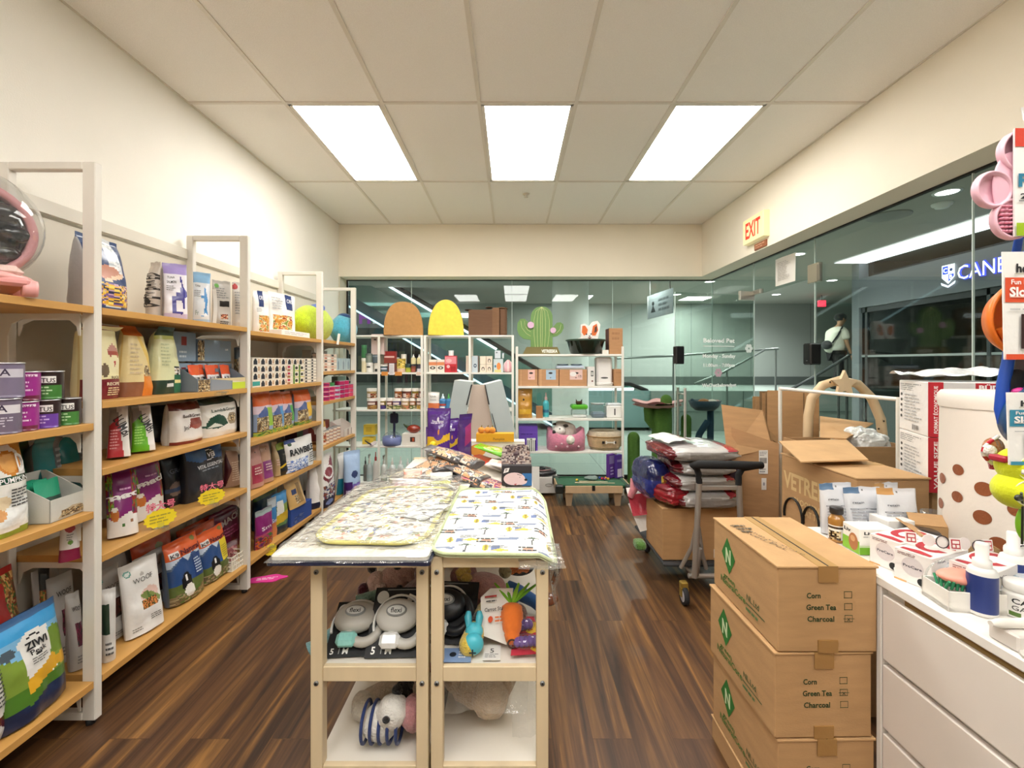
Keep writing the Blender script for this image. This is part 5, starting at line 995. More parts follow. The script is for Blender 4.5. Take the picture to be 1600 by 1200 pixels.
b = MB(); b.lathe([(.02, 0), (.058, .01), (.06, .06), (.045, .1), (.02, .125), (.012, .135)], 22, lambda th, z: ['#f0b9c0', '#f6dcd8'][int(th * 5) % 2])
o = b.build('gift_pouch', 'fabric'); o.location = ((794 - CX) / F * 4.79, 4.79 + .05, ZZ + .001); tag(o, 'pink and white gathered gift pouch at the right end of the jar shelf', 'pouch')
# tubs
TB = ['#6a3a34', '#8c7a2c', '#7c3f34', '#5c4a84', '#b59a6a', '#a4632f']
lows = [(582, 16), (597.5, 11), (609, 10), (620, 13), (633.5, 13), (645, 10), (656, 11)]
ups = [(581, 15), (622.5, 12), (636, 14), (649, 11), (658.5, 7)]
for i, (px, w) in enumerate(lows): jar(px, Z3, 17, w, 'clear tub of treats with a white lid, lower row, %s from the left' % ORD[i], TB[i % 6], '#f1ece4', [I(0, 0, 1, .5, [['#c9a05a', '#8a5a3a'], ['#4a3a7c', '#3a2c5c'], ['#d9c9a0', '#5a5a34'], ['#5f6a2c', '#d8cfa0'], ['#c97a5a', '#7a7a4c'], ['#4a5a2c', '#e0d6b0'], ['#cdaa5a', '#a8843a']][i], 5), Rr(.3, .55, .75, .85, '#e9d9d0')], 'treat_tub', 'tub', lidf=.28)
for i, (px, w) in enumerate(ups): jar(px, Z3, 15, w, 'tub of treats with a white lid, upper row, %s from the left' % ORD[i], TB[(i + 4) % 6], '#f1ece4', [Rr(.2, .15, .55, .7, '#efe0d8'), I(.55, 0, 1, .7, MEAT, 4)], 'treat_tub', 'tub', z0=.118, lidf=.3)
bag(b_(668, 686, Z3, 613), .06, 'white pouch with an orange lower half, next to the grey stand', [Rr(0, 0, 1, .35, '#d8784a'), T('Lick', .5, .75, .1, '#777', .5), L_(.2, .5, .8, .6, '#aaa', 2)], '#e6e2dc')
dropper(692, Z3, .16, .04, 'blue and white squeeze bottle beside the white and orange pouch', '#4a86b8', '#d9eaf2', [Rr(0, .3, 1, .5, '#b8483a'), E(.5, .15, .2, .1, '#e6e2dc')])
dropper(701, Z3, .16, .03, 'bottle with a bright green cap half hidden by the grey stand', '#4a86b8', '#4fb04a')
# shelf with the wand, bowl and gourd
for i, (a, b, z, yt) in enumerate(((568, 586, Z4 + .1, 664), (566, 583, Z4, 684))): carton(b_(a, b, z, yt, 4.85), .1, 'yellow box, %s of two at the left of the purple bowl' % ['upper', 'lower'][i], '#d8b93a', {'f': [Rr(.2, .3, .7, .8, '#c4a430')]})
t = thing('stick_tool', 'navy wand tool standing behind the lavender round bowl', 'tool', ((616 - CX) / F * 4.9, 4.9, Z4 + .001))
MB().cyl((0, 0, 0), (0, 0, .36), .014, n=12, col='#262b4a').build('pole', 'plastic', t); MB().box(-.045, .045, -.02, .02, .22, .33, '#1c2036', .012).build('grip', 'plastic', t); MB().lathe([(.0001, 0), (.05, 0), (.05, .01), (.0001, .012)], 16, '#262b4a').build('base', 'plastic', t)
t = thing('pet_bowl', 'lavender round bowl with a clear lid and bent edge', 'bowl', ((612 - CX) / F * 4.8, 4.79 + .02, Z4 + .001))
MB().lathe([(.0001, 0), (.09, 0), (.1, .03), (.1, .09), (.094, .09), (.09, .05), (.0001, .05)], 26, '#7480b4').build('bowl', 'plastic', t); MB().lathe([(.095, .09), (.08, .115), (.05, .135), (.0001, .14)], 24, '#fff').build('lid', 'clear', t)
b = MB(); b.box(-.02, .02, -.09, .06, 0, .03, '#e0cfd2', .008); b.tube([(0, -.09, .02), (-.02, -.11, .035), (-.06, -.1, .06)], [.012, .018, .01], 10, '#1c1c22', flat=.5)
o = b.build('grooming_brush', 'plastic'); o.location = ((583 - CX) / F * 4.8, 4.82, Z4 + .001); tag(o, 'pink handled brush with a black tip lying left of the lavender bowl', 'brush')
carton(b_(628, 660, Z4, 678), .14, 'white box with a small dark picture holding up the red gourd', '#ebe6dc', {'f': [Rr(.4, .3, .64, .72, '#3a2420'), Rr(.5, .35, .6, .65, '#c05a34')]})
t = thing('gourd_ornament', 'shiny dark red gourd shaped ornament lying on the white box', 'ornament', ((645 - CX) / F * 4.84, 4.84, Z4 + .125))
MB().ell((.01, 0, .045), (.075, .05, .045), '#9a3420', 20).build('body', 'film', t); MB().tube([(-.05, 0, .06), (-.085, 0, .08), (-.1, 0, .095)], [.02, .01, .006], 10, '#3c4a2c').build('stem', 'plastic', t)
# bottom shelf bottles
BT = [(571, .26, .022, '#6a6a66', '#222222', None), (577.5, .27, .034, '#b5c3c2', '#e8e4dc', '#8f9494'), (587, .31, .028, '#e6e0da', '#b52020', None), (600, .26, .034, '#d8dcd6', '#c9c9c2', '#9a9a96'), (613, .25, .036, '#d9dfdc', '#e9e9e4', None), (626, .26, .036, '#d3dcd9', '#e6e6e2', None), (637, .24, .028, '#dfe3e0', '#efefec', None)]
BN = ['dark pump bottle half hidden by the wooden rack', 'bluish translucent bottle with a silver trigger', 'white bottle with a tall red cap', 'clear bottle with green foot and grey trigger', 'clear round shouldered bottle, left of the twin pair', 'clear round shouldered bottle, right of the twin pair', 'slim white bottle at the right end of the bottom shelf']
for i, (px, h, r, c, cc, tr_) in enumerate(BT): dropper(px, Z5, h, r, BN[i], c, cc, [Rr(0, 0, 1, .2, '#4f6a44')] if i == 3 else ([Rr(.2, .2, .8, .4, '#a8bcbc')] if i in (1, 4, 5) else []), y=4.82, trig=tr_)
# on top of the racks
def arch(q, d, label, col, e=2.6, side=None, name='arched_cushion', lean=0):
    w, h = q.w, q.h; pts = []
    for i in range(33):
        a = pi * i / 32; c, s = cos(a), sin(a); pts.append((math.copysign(abs(c) ** (2 / e), c) * w / 2, s ** (2 / e) * h if s > 0 else 0))
    b = MB(); t = thing(name, label, 'pet house'); q.put(t, d)
    n = len(pts)
    for k, (y, sc) in enumerate(((-d / 2, .97), (-d / 2 + .02, 1), (d / 2 - .02, 1), (d / 2, .97))):
        if k: b.add([(p[0] * s0, y0, p[1] * s0) for p in pts] + [(p[0] * sc, y, p[1] * sc) for p in pts], [(i, (i + 1) % n, n + (i + 1) % n, n + i) for i in range(n)], side or col, 0, True)
        y0, s0 = y, sc
    b.build('side_panel', 'fabric', t); f = MB()
    f.add([(p[0] * .97, -d / 2, p[1] * .97) for p in pts] + [(0, -d / 2 - .012, h * .45)], [(i, (i + 1) % n, n) for i in range(n)], col, 0, True); f.add([(p[0] * .97, d / 2, p[1] * .97) for p in pts], [tuple(range(n))], col); f.build('front_panel', 'fabric', t)
    return t
o = arch(sy(595, 656, 4.74, Z1, 471), .28, 'brown arched soft pet house on top of the left far rack', '#b98a52', 2.5, '#b08048'); o.rotation_euler[2] = R(14)
o = arch(sy(666, 722, 4.74, Z1, 468), .28, 'yellow arched soft pet house on top of the rack with the grey stand', '#f3dc52', 2.2, '#ecd24a'); o.rotation_euler[2] = R(8)
q = sy(732, 792, 4.8, Z1, 481); t = thing('cardboard_scratcher', 'dark brown folded cardboard shape with curled flaps on top of the far rack', 'scratcher'); q.put(t, .2); w, h = q.w, q.h
f = MB(); f.box(-w / 2, w * .12, -.1, -.08, 0, h * .93, '#6d4a2e').box(w * .12, w * .3, -.1, .0, 0, h, '#7c5634').box(-w / 2, w / 2, .08, .1, 0, h, '#64432a').box(w * .3, w / 2, -.1, .1, 0, h, '#6d4a2e', .02); f.build('body', 'card', t)
f = MB(); f.ell((-w * .5, -.06, h * .93), (.045, .05, .012), '#3a2a20', 14).ell((w * .03, -.05, h * 1.02), (.04, .05, .012), '#4a3424', 14).ell((w * .38, 0, h * 1.0), (w * .14, .11, .014), '#7c5634', 18); f.build('flap', 'card', t)
# wide rack: cactus sign
C1, C2, C3, C4 = 1.50, 1.16, .816, .47
q = sy(808, 881, 4.85, C1, 479); t = thing('cactus_sign', 'green flat cactus shaped sign with pink flowers on a brown foot', 'sign'); q.put(t, .04); w, h = q.w, q.h
def caps(x0, x1, z0, z1, n=14):
    r = (x1 - x0) / 2; c = (x0 + x1) / 2; return [(x0, z0)] + [(c - r * cos(pi * i / n), z1 - r + r * sin(pi * i / n)) for i in range(n + 1)] + [(x1, z0)]
b = MB(); b.prism(caps(-w * .21, w * .26, .13 * h, h), (0, .035, 0), (0, -.018, 0), col='#6b9150', side='#4f7a3c'); 
armL = [(-.21, .3), (-.36, .32), (-.46, .4), (-.5, .52), (-.49, .66), (-.43, .74), (-.34, .745), (-.27, .68), (-.25, .6), (-.21, .56)]; armR = [(.26, .36), (.36, .38), (.45, .45), (.5, .55), (.49, .63), (.43, .67), (.35, .66), (.3, .6), (.26, .56)]
for A_ in (armL, armR): b.prism([(x * w, z * h) for x, z in A_], (0, .03, 0), (0, -.015, 0), col='#6b9150', side='#4f7a3c')
b.build('cactus', 'paper', t); s = MB()
def ribl(pts): s.tube([(x * w, -.0195, z * h) for x, z in pts], .0022, 4, '#dfe6a8')
for k in (-.14, -.07, .0, .04, .11, .19): ribl([(.025, .99), (.025 + (k - .025) * .75, .9), (k, .7), (k * .98, .4), (k * .8, .15)])
ribl([(-.42, .7), (-.4, .55), (-.3, .43), (-.21, .38)]); ribl([(-.34, .7), (-.33, .58), (-.27, .5), (-.21, .47)]); ribl([(.44, .62), (.42, .52), (.34, .44), (.26, .42)]); s.build('rib_line', 'ink', t)
s = MB(); s.prism([(.036 * cos(a), .036 * sin(a)) for a in [2 * pi * i / 20 for i in range(20)]], (0, .01, 0), (-w * .21, -.03, h * .61), col='#d9b3cf'); s.build('flower', 'paper', t); s = MB(); s.prism([(.031 * cos(a), .031 * sin(a)) for a in [2 * pi * i / 20 for i in range(20)]], (0, .01, 0), (w * .27, -.03, h * .5), col='#d9b3cf'); s.build('flower', 'paper', t)
s = MB(); s.prism([(-w * .38, 0), (w * .42, 0), (w * .36, h * .15), (-w * .3, h * .15)], (0, .07, 0), (0, -.04, 0), col='#74683a'); s.art((-w * .3, -.0405, 0), (w * .68, 0, 0), (0, 0, h * .13), [T('VETREESKA', .72, .5, .5, '#eef0e6', .5, b=.05)]); s.build('foot', 'paper', t)
# bowl with corgi cushion
x, y = (915 - CX) / F * 4.88, 4.88; t = thing('pet_bed_bowl', 'dark green transparent round bowl bed on top of the wide rack', 'bowl', (x, y, C1 + .001))
MB().lathe([(.0001, 0), (.15, 0), (.165, .01), (.2, .135), (.21, .15), (.2, .155), (.19, .14), (.15, .02), (.0001, .015)], 34, '#2f4a34').build('bowl', 'tinted', t)
MB().tube([(.21 * cos(a), (.207) * sin(a), .15) for a in [2 * pi * i / 40 for i in range(40)]], .009, 8, '#2c4432', closed=True).build('rim', 'plastic', t)
t = thing('corgi_cushion', 'white edged orange corgi shaped cushion sitting in the dark bowl', 'cushion', (x + .0, y - .02, C1 + .05))
cg = [(-.14, 0), (-.1, .11), (-.05, .14), (-.06, .2), (-.06, .27), (-.02, .28), (.03, .25), (.07, .3), (.12, .31), (.15, .27), (.14, .2), (.12, .1), (.12, 0)]
MB().prism(cg, (0, .07, 0), (0, -.035, 0), col='#f0ece6', sm=False).build('body', 'fabric', t); s = MB()
s.art((-.14, -.0355, 0), (.28, 0, 0), (0, 0, .3), [P([(.32, .62), (.34, .85), (.45, .86), (.55, .72), (.52, .55), (.4, .5)], '#e07030'), P([(.7, .6), (.75, .85), (.9, .93), (.95, .7), (.85, .5), (.72, .5)], '#e07030'), P([(.12, .1), (.25, .35), (.45, .4), (.6, .1)], '#d97a44'), P([(.6, .08), (.75, .3), (.82, .05)], '#e8956a'), E(.5, .55, .03, .025, '#222'), E(.68, .56, .03, .025, '#222'), E(.62, .48, .035, .02, '#1c1c1c'), P([(.55, .44), (.7, .44), (.62, .36)], '#7a2c24'), P([(.8, .6), (.82, .8), (.9, .85), (.9, .65)], '#5a3a34')]); s.build('print', 'ink', t)
t_ = carton(b_(952, 973, C1, 513, 4.8), .2, 'kraft carton at the right end on top of the wide rack', '#b98450', {'l': [Rr(.1, 0, .9, 1, '#6a3a34')], 'f': [L_(.2, .5, .9, .9, '#a87444', 2)]}, m='card')
carton(b_(941, 951, C1, 547, 4.8), .1, 'small white box under the rim of the dark bowl', '#ece6dc')
# second shelf of the wide rack
for i, (a, b, lc) in enumerate(((810, 840, '#e9b9ac'), (841, 873, '#a9c6da'), (874, 917, '#e9c3ba'))):
    w_ = (b - a) / 146; carton(b_(a, b, C2, 577.5), .2, 'kraft carton with a %s label on the wide rack, %s from the left' % (['pink', 'pale blue', 'wide pink'][i], ORD[i]), '#c08a56', {'f': [Rr(.5 if i == 0 else .38, .38, .86 if i < 2 else .84, .98, lc), E(.66 if i == 0 else .6, .78, .1, .06, '#3a3434'), E(.6 if i else .6, .5, .03, .03, '#7a4a44')] + ([E(.5, .72, .12, .14, '#f3ece8'), T('15', .75, .6, .14, '#6a5a54', .1)] if i == 2 else [Rr(.1, 0, .16, 1, '#cf9c68')])}, m='card')
t = thing('double_feeder', 'pale blue double bowl feeder lying on the kraft cartons', 'feeder', ((890 - CX) / F * 4.87, 4.87, C2 + .183))
MB().box(-.15, .15, -.06, .06, 0, .035, '#c5d6ea', .01).build('tray', 'plastic', t)
for sx_ in (-.075, .075): MB().lathe([(.058, .036), (.062, .05), (.06, .052), (.05, .04), (.0001, .038)], 18, '#7a8a9c', c=(sx_, 0, 0)).build('bowl', 'metal', t)
carton(b_(918, 929.5, C2, 573), .16, 'narrow white box with a small dark window on the wide rack', '#e6e3de', {'f': [Rr(.45, .5, .8, .78, '#4a4a48'), Rr(.5, .55, .75, .72, '#c9c9c4'), E(.65, .25, .12, .04, '#7a3a3a')], 'r': [Rr(.0, 0, 1, 1, '#b9b4ac')]})
t = thing('pet_feeder', 'tall white automatic feeder with a dish on the wide rack', 'feeder', ((943 - CX) / F * 4.86, 4.88, C2 + .001))
MB().box(-.085, .085, -.07, .08, .0, .31, '#efece8', .02).build('body', 'plastic', t); MB().lathe([(.0001, .0), (.09, .0), (.1, .03), (.095, .035), (.08, .02), (.0001, .018)], 24, '#e8e5e0', c=(0, -.035, .0)).build('dish', 'plastic', t); s = MB(); s.art((-.04, -.0705, .07), (.08, 0, 0), (0, 0, .03), [E(.5, .5, .5, .3, '#4a4a48')]); s.build('badge', 'ink', t)
carton(b_(960, 973, C2, 577), .18, 'kraft carton beside the white feeder at the right end', '#b98450', {'f': [L_(.2, .7, .9, .9, '#a87444', 1)]}, m='card')
# third shelf
bag(b_(809, 832, C3, 608), .09, 'shiny gold pouch at the left of the third wide shelf', [E(.4, .62, .06, .035, '#222'), Rr(.1, .15, .9, .3, '#e0b03a'), L_(.2, .02, .8, .12, '#a87c24', 2)], '#c99238', m='film')
carton(b_(838, 848, C3, 635), .06, 'small brown carton beside the gold pouch', '#a8784c')
dropper(853, C3, .27, .033, 'teal bottle with a pink cap on the third wide shelf', '#4ab0b8', '#e6b8b4', [Rr(0, .3, 1, .45, '#3a6a8a')])
t = thing('water_fountain', 'green and clear pet fountain with brown cat ears', 'water fountain', ((905 - CX) / F * 4.85, 4.87, C3 + .001))
MB().box(-.08, .08, -.07, .07, 0, .09, '#d6dde0', .015).build('tank', 'clear', t); MB().box(-.088, .088, -.078, .078, .09, .14, '#58b02c', .015).build('top_tray', 'plastic', t)
s = MB(); s.box(-.035, .035, -.02, .02, .14, .175, '#4a3226', .01); s.prism([(-.035, .17), (-.015, .17), (-.033, .2)], (0, .01, 0), (0, -.005, 0), col='#4a3226').prism([(.035, .17), (.015, .17), (.033, .2)], (0, .01, 0), (0, -.005, 0), col='#4a3226'); s.build('ear_spout', 'plastic', t); MB().box(-.075, .075, -.065, .065, 0, .03, '#e9e6e2', .01).build('base', 'plastic', t)
t = thing('water_fountain', 'steel and clear pet fountain right of the green one', 'water fountain', ((934 - CX) / F * 4.85, 4.87, C3 + .001))
MB().box(-.08, .08, -.07, .07, 0, .14, '#fff', .02).build('tank', 'clear', t); MB().box(-.075, .075, -.065, .065, 0, .06, '#8fa2b4', .02).build('base', 'metal', t); MB().lathe([(.0001, .13), (.07, .14), (.08, .155), (.0001, .15)], 20, '#c9cfd2').build('dish', 'metal', t)
t = thing('water_fountain', 'white square pet fountain at the right end of the third wide shelf', 'water fountain', ((959 - CX) / F * 4.85, 4.87, C3 + .001))
MB().box(-.085, .085, -.07, .07, 0, .13, '#f1efea', .01).build('body', 'plastic', t); MB().box(-.078, .078, -.063, .063, .13, .155, '#e3e6ea', .01).build('top_tray', 'plastic', t); MB().box(-.006, .006, -.073, -.07, .03, .1, '#16181a', .001).build('gauge', 'plastic', t)
s = MB()
for i in range(26): s.ell(((848 + i * 1.75 - CX) / F * 4.84, 4.8, C3 + .007), (.005, .03, .005), '#f1efea', 6)
tag(s.build('slip_mat', 'plastic'), 'row of small white ridges lying on the third wide shelf', 'shelf mat')
# fourth shelf: beds
carton(b_(811, 840, C4, 666), .2, 'violet box at the left of the lowest wide shelf', '#6a46b4', {'f': [L_(.1, .62, .9, .72, '#4a2c8a', 1), Rr(0, .75, 1, .76, '#8a6ad0')]})
bag(b_(823, 837, C4, 685, 4.72 + .02), .02, 'small black and white striped bag in front of the violet box', [Rr(.1 + .2 * i, 0, .18 + .2 * i, .85, '#1c241c') for i in range(5)] + [P([(.35, .88), (.65, .88), (.5, 1)], '#2c5a34')], '#eef0ea')
t = thing('pet_bed', 'pink fluffy square pet bed on the lowest wide shelf', 'pet bed', ((884 - CX) / F * 4.88, 4.9, C4 + .001))
s = MB()
def bedf(u, v): a = 2 * pi * u; r = 1 + .12 * cos(4 * a + pi) * 0; hh = .17 + .07 * (cos(2 * a) * .5 + .5); rr = [.17, .2, .205, .195, .17, .14, .13][min(6, int(v * 6.01))]; z = [0, .01, .6, .95, 1, .8, .2][min(6, int(v * 6.01))] * hh; c, s_ = cos(a), sin(a); return Vector((math.copysign(abs(c) ** .7, c) * rr * 1.02, math.copysign(abs(s_) ** .7, s_) * rr * .82, z))
s.grid(bedf, 40, 6, lambda u, v: '#e08aa4'); s.ell((0, 0, .04), (.15, .12, .03), '#e8a0b4', 20)
for k in range(5): s.ell((-.12 + .06 * k, -.165, .05 + .03 * (k % 2)), (.012, .008, .012), '#f4ccd6', 8)
s.build('body', 'plush', t)
t = thing('plush_puppy', 'cream plush puppy with black nose lying in the pink bed', 'plush toy', ((880 - CX) / F * 4.88, 4.88, C4 + .07))
s = MB(); s.ell((.03, .02, .12), (.12, .08, .1), '#f6f0e4', 20, nz=.1); s.ell((-.05, -.05, .14), (.075, .07, .06), '#f8f4ec', 18); s.ell((.06, -.13, .05), (.05, .05, .05), '#f3eee2', 14); s.ell((-.02, .02, .2), (.07, .06, .035), '#f6f0e4', 14); s.build('body', 'plush', t)
MB().ell((-.11, -.1, .125), (.02, .018, .025), '#1a1a1c', 12).build('nose', 'plastic', t); MB().ell((.02, -.06, .19), (.03, .012, .018), '#5a5246', 10).build('ear', 'plush', t); MB().ell((-.09, .0, .2), (.03, .012, .014), '#5a5246', 10).build('ear', 'plush', t); MB().ell((-.05, -.115, .165), (.008, .006, .008), '#1a1a1a', 8).build('eye', 'plastic', t)
t = thing('pet_bed', 'beige round pet bed with a bone patch on the lowest wide shelf', 'pet bed', ((946 - CX) / F * 4.86, 4.9, C4 + .001))
MB().lathe([(.0001, .0), (.15, 0), (.175, .03), (.19, .1), (.195, .15), (.18, .19), (.15, .2), (.13, .17), (.12, .1), (.0001, .08)], 36, lambda th, z: '#9a8458' if z < .03 else ('#d0b184' if z < .13 else '#cfbfa4'), sy=.8).build('body', 'plush', t)
MB().tube([(.196 * cos(a), .8 * .196 * sin(a), .145) for a in [2 * pi * i / 40 for i in range(40)]], .006, 6, '#b08a54', closed=True).build('piping', 'fabric', t)
s = MB(); s.art((-.06, -.155, .07), (.15, 0, 0), (0, 0, .045), [Rr(.0, .2, .2, .8, '#1f1c18'), Rr(.3, .35, .85, .65, '#ece6da'), E(.3, .3, .06, .2, '#ece6da'), E(.3, .7, .06, .2, '#ece6da'), E(.86, .3, .06, .2, '#ece6da'), E(.86, .7, .06, .2, '#ece6da'), E(.95, .5, .05, .3, '#1f1c18')], 0, .002); s.build('patch', 'ink', t)
# floor by the far rack
q = sy(833, 872, 4.72, .03, 742); t = thing('robot_cleaner_box', 'grey white flat case with an oval handle on the floor under the wide rack', 'box'); q.put(t, .3); w = q.w
MB().box(-w / 2 - .12, w / 2, -.15, .15, 0, .17, '#d8d4ce', .006).build('case', 'paper', t); MB().tube([(.035 + .035 * cos(a), -.153, .09 + .015 * sin(a)) for a in [2 * pi * i / 20 for i in range(20)]], .003, 6, '#9a968e', closed=True).build('handle', 'plastic', t)
t = thing('round_cleaner', 'dark round floor cleaner lying on the grey white case', 'cleaner', (.315, 4.86, .203))
MB().lathe([(.0001, 0), (.16, 0), (.17, .015), (.165, .04), (.15, .05), (.0001, .06)], 36, lambda th, z: '#26242a' if z < .045 else '#3c383c', sy=.8).build('body', 'film', t); MB().tube([(.11 * cos(a), .085 * sin(a), .058) for a in [2 * pi * i / 30 for i in range(30)]], .005, 6, '#b58a8a', closed=True).build('trim_ring', 'plastic', t)
MB().lathe([(.0001, .055), (.05, .055), (.045, .075), (.0001, .08)], 20, '#17171a').build('turret', 'plastic', t)
q = sy(830, 843, 4.55, .13, 728); o = MB().box(-q.w / 2, q.w / 2, 0, .002, -.0, q.h, '#efece6').build('price_card', 'paper'); q.put(o, .002); o.rotation_euler[0] = R(-8); o.location.z = .12; o.location.y = 4.54; tag(o, 'white paper card leaning on the grey white case', 'price card')
# mini pool table
t = thing('pool_table', 'small wooden pool table with green cloth on the floor', 'pool table', (.78, 4.52, 0))
X0, X1, Y0, Y1, ZT = -.32, .36, -.13, .2, .21
MB().box(X0 + .02, X1 - .02, Y0 + .02, Y1 - .02, ZT - .04, ZT - .01, '#15603a').build('playing_cloth', 'fabric', t)
for n_, a in (('cushion', (X0, X1, Y0 - .01, Y0 + .02)), ('cushion', (X0, X1, Y1 - .02, Y1 + .01)), ('cushion', (X0 - .01, X0 + .02, Y0, Y1)), ('cushion', (X1 - .02, X1 + .01, Y0, Y1))): MB().box(*a, ZT - .02, ZT, '#145434', .003).build(n_, 'fabric', t)
for a in ((X0 + .06, X1 - .06, Y0 - .025, Y0 - .01), (X0 + .06, X1 - .06, Y1 + .01, Y1 + .025), (X0 - .025, X0 - .01, Y0 + .05, Y1 - .05), (X1 + .01, X1 + .025, Y0 + .05, Y1 - .05)): MB().box(*a, ZT - .075, ZT - .005, '#c9a676', .002).build('side_rail', 'pale_wood', t)
for x in (X0, X1):
    for y in (Y0, Y1): MB().box(x - .035, x + .045 if x < 0 else x + .035, y - .03, y + .03, ZT - .08, ZT + .002, '#1a211e', .01).build('corner_pocket', 'plastic', t)
MB().box(.0, .03, Y0 - .03, Y0 - .024, ZT - .05, ZT, '#1c1c1c').build('side_pocket', 'plastic', t)
for x in (X0 + .1, X1 - .1):
    for y in (Y0 + .03, Y1 - .03):
        s = MB(); a = [(x - .04, y - .02, ZT - .075), (x + .04, y - .02, ZT - .075), (x + .04, y + .02, ZT - .075), (x - .04, y + .02, ZT - .075)]; c_ = [(x - .025, y - .015, 0), (x + .025, y - .015, 0), (x + .025, y + .015, 0), (x - .025, y + .015, 0)]
        s.add(a + c_, [(0, 1, 2, 3), (4, 5, 6, 7), (0, 1, 5, 4), (1, 2, 6, 5), (2, 3, 7, 6), (3, 0, 4, 7)], '#bb9a6e'); s.build('leg', 'pale_wood', t)
for i in range(2):
    s = MB().tube([(-.1 - .05 * i, -.02 - .05 * i, 0), (.18 + .06 * i, -.05 - .05 * i, .004)], [.006, .003], 8, '#d9c69a').build('cue_stick', 'pale_wood'); s.location = (.78, 4.55, ZT - .002); tag(s, ['upper', 'lower'][i] + ' little wooden cue lying across the green cloth', 'cue')
for i, (x, y, c) in enumerate(((.15, .1, '#c42a4a'), (.19, .12, '#e08a2a'), (.17, .08, '#7a2c6a'), (.21, .09, '#d8b02c'), (-.12, .04, '#e8c83a'), (.13, .13, '#2c4a9a'))):
    s = MB().ell((0, 0, .014), (.014, .014, .014), c, 14).build('billiard_ball', 'film'); s.location = (.78 + x, 4.52 + y, ZT - .009); tag(s, 'tiny %s billiard ball on the green cloth' % ['red', 'orange', 'purple', 'dark yellow', 'light yellow', 'blue'][i], 'billiard ball')
o = MB().ell((0, 0, .02), (.07, .045, .022), '#8fa39c', 18, nz=.3).build('plush_mouse', 'plush'); o.location = (.82, 4.62, ZT - .009); tag(o, 'grey fuzzy lump toy lying at the back of the pool table', 'toy')
carton(sy(952, 961, 4.62, ZT + .003, 710, 4.68), .04, 'violet folder box standing on the right rear of the pool table, left one', '#5a2f8a', {'f': [Rr(0, .6, 1, .95, '#8a7ab0'), L_(.2, .1, .8, .5, '#c9b9e0', 3)]})
carton(sy(964, 972, 4.62, ZT + .003, 711, 4.66), .04, 'violet folder box standing on the pool table, right one', '#4a2c84', {'f': [Rr(.1, .05, .9, .4, '#d9cfe0'), Rr(0, .7, 1, .8, '#8a7ab0')]})

# ================================================================ GREY A-SHAPED STAND
t = thing('cardboard_stand', 'tall pale grey A shaped cardboard display stand with a pinkish middle panel', 'display stand', ((755 - CX) / F * 4.2, 4.2, 0), world=True)
def pw(px, py, y=4.2): q = at(px, py, y); return (q.x, q.z)
def panel(name, pts, y, th, col, m='paper', side=None, y2=None):
    MB().prism([pw(a, b, y) for a, b in pts], (0, th, 0), (0, y, 0), col=col, side=side or '#e6eaea').build(name, m, t)
panel('left_panel', [(710, 594), (738, 597), (700, 801), (672, 801)], 4.2, .025, '#b4bfbf'); panel('right_panel', [(757, 601), (784, 594), (838, 801), (800, 801)], 4.2, .025, '#b9c4c4')
panel('middle_panel', [(738, 601), (757, 601), (797, 801), (703, 801)], 4.23, .02, '#c9b9ab')
for pts in ([(736, 601), (738, 601), (730, 633), (728, 633)], [(757, 601), (758.5, 601), (765, 632), (763, 632)], [(768, 646), (769, 646), (779, 684), (777.5, 684)]): panel('slot', pts, 4.195, .004, '#1c1c1c', 'ink', '#1c1c1c')
MB().prism([pw(710, 594), pw(740, 600), pw(744, 600, 4.4), pw(712, 591, 4.4)], (0, .0, .0), (0, 4.2, 0)).v
s = MB(); a = at(710, 594, 4.2); b = at(738, 597, 4.2); s.add([a, b, b + Vector((.03, .22, 0)), a + Vector((.03, .22, 0))], [(0, 1, 2, 3)], '#dfe4e4'); a, b = at(757, 601, 4.2), at(784, 594, 4.2); s.add([a, b, b + Vector((-.03, .22, 0)), a + Vector((-.03, .22, 0))], [(0, 1, 2, 3)], '#dfe4e4'); s.build('top_flap', 'paper', t)
s = MB(); s.add([at(784, 594, 4.2), at(838, 801, 4.2), at(838, 801, 4.2) + Vector((-.02, .22, 0)), at(784, 594, 4.2) + Vector((-.03, .22, 0))], [(0, 1, 2, 3)], '#c3caca').add([at(710, 594, 4.2), at(672, 801, 4.2), at(672, 801, 4.2) + Vector((.02, .22, 0)), at(710, 594, 4.2) + Vector((.03, .22, 0))], [(0, 1, 2, 3)], '#c3caca'); s.build('side_panel', 'paper', t)
# ================================================================ WOODEN DISPLAY CARTS
def cart(x0, x1, y0, y1, label, zt=.752, ledge=True, group=None):
    t = thing('display_cart', label, 'display cart', ((x0 + x1) / 2, (y0 + y1) / 2, 0), world=True, group=group); c = '#e6cfa2'; L = .04
    for x in (x0, x1 - L):
        for y in (y0, y1 - L):
            o = MB().box(x, x + L, y, y + L, 0, zt, c, .002).build('leg', 'pale_wood', t)
            for z in (zt - .05, .33):
                yy = y; q = MB()
                q.lathe([(.0001, -.004), (.008, -.004), (.008, 0), (.0001, 0)], 12, '#8d8f90', M=Matrix.Translation((x + L / 2, yy, z)) @ Matrix.Rotation(R(-90), 4, 'X'))
                q.box(x + L / 2 - .003, x + L / 2 + .003, yy - .006, yy - .0035, z - .003, z + .003, '#3a3a3a')
                q.build('bolt', 'metal', o)
    for z, h in ((zt, .038), (.382, .05), (.05, .04)):
        for y in (y0 + .004, y1 - .024): MB().box(x0 + L, x1 - L, y, y + .02, z - h, z, c, .002).build('rail', 'pale_wood', t)
        for x in (x0 + .01, x1 - .03): MB().box(x, x + .02, y0 + L, y1 - L, z - h, z - .012, c, .002).build('side_rail', 'pale_wood', t)
        MB().box(x0 + .01, x1 - .01, y0 + .024, y1 - .024, z - .014, z - .004, '#efe9de').build('shelf_board', 'enamel', t)
    return t
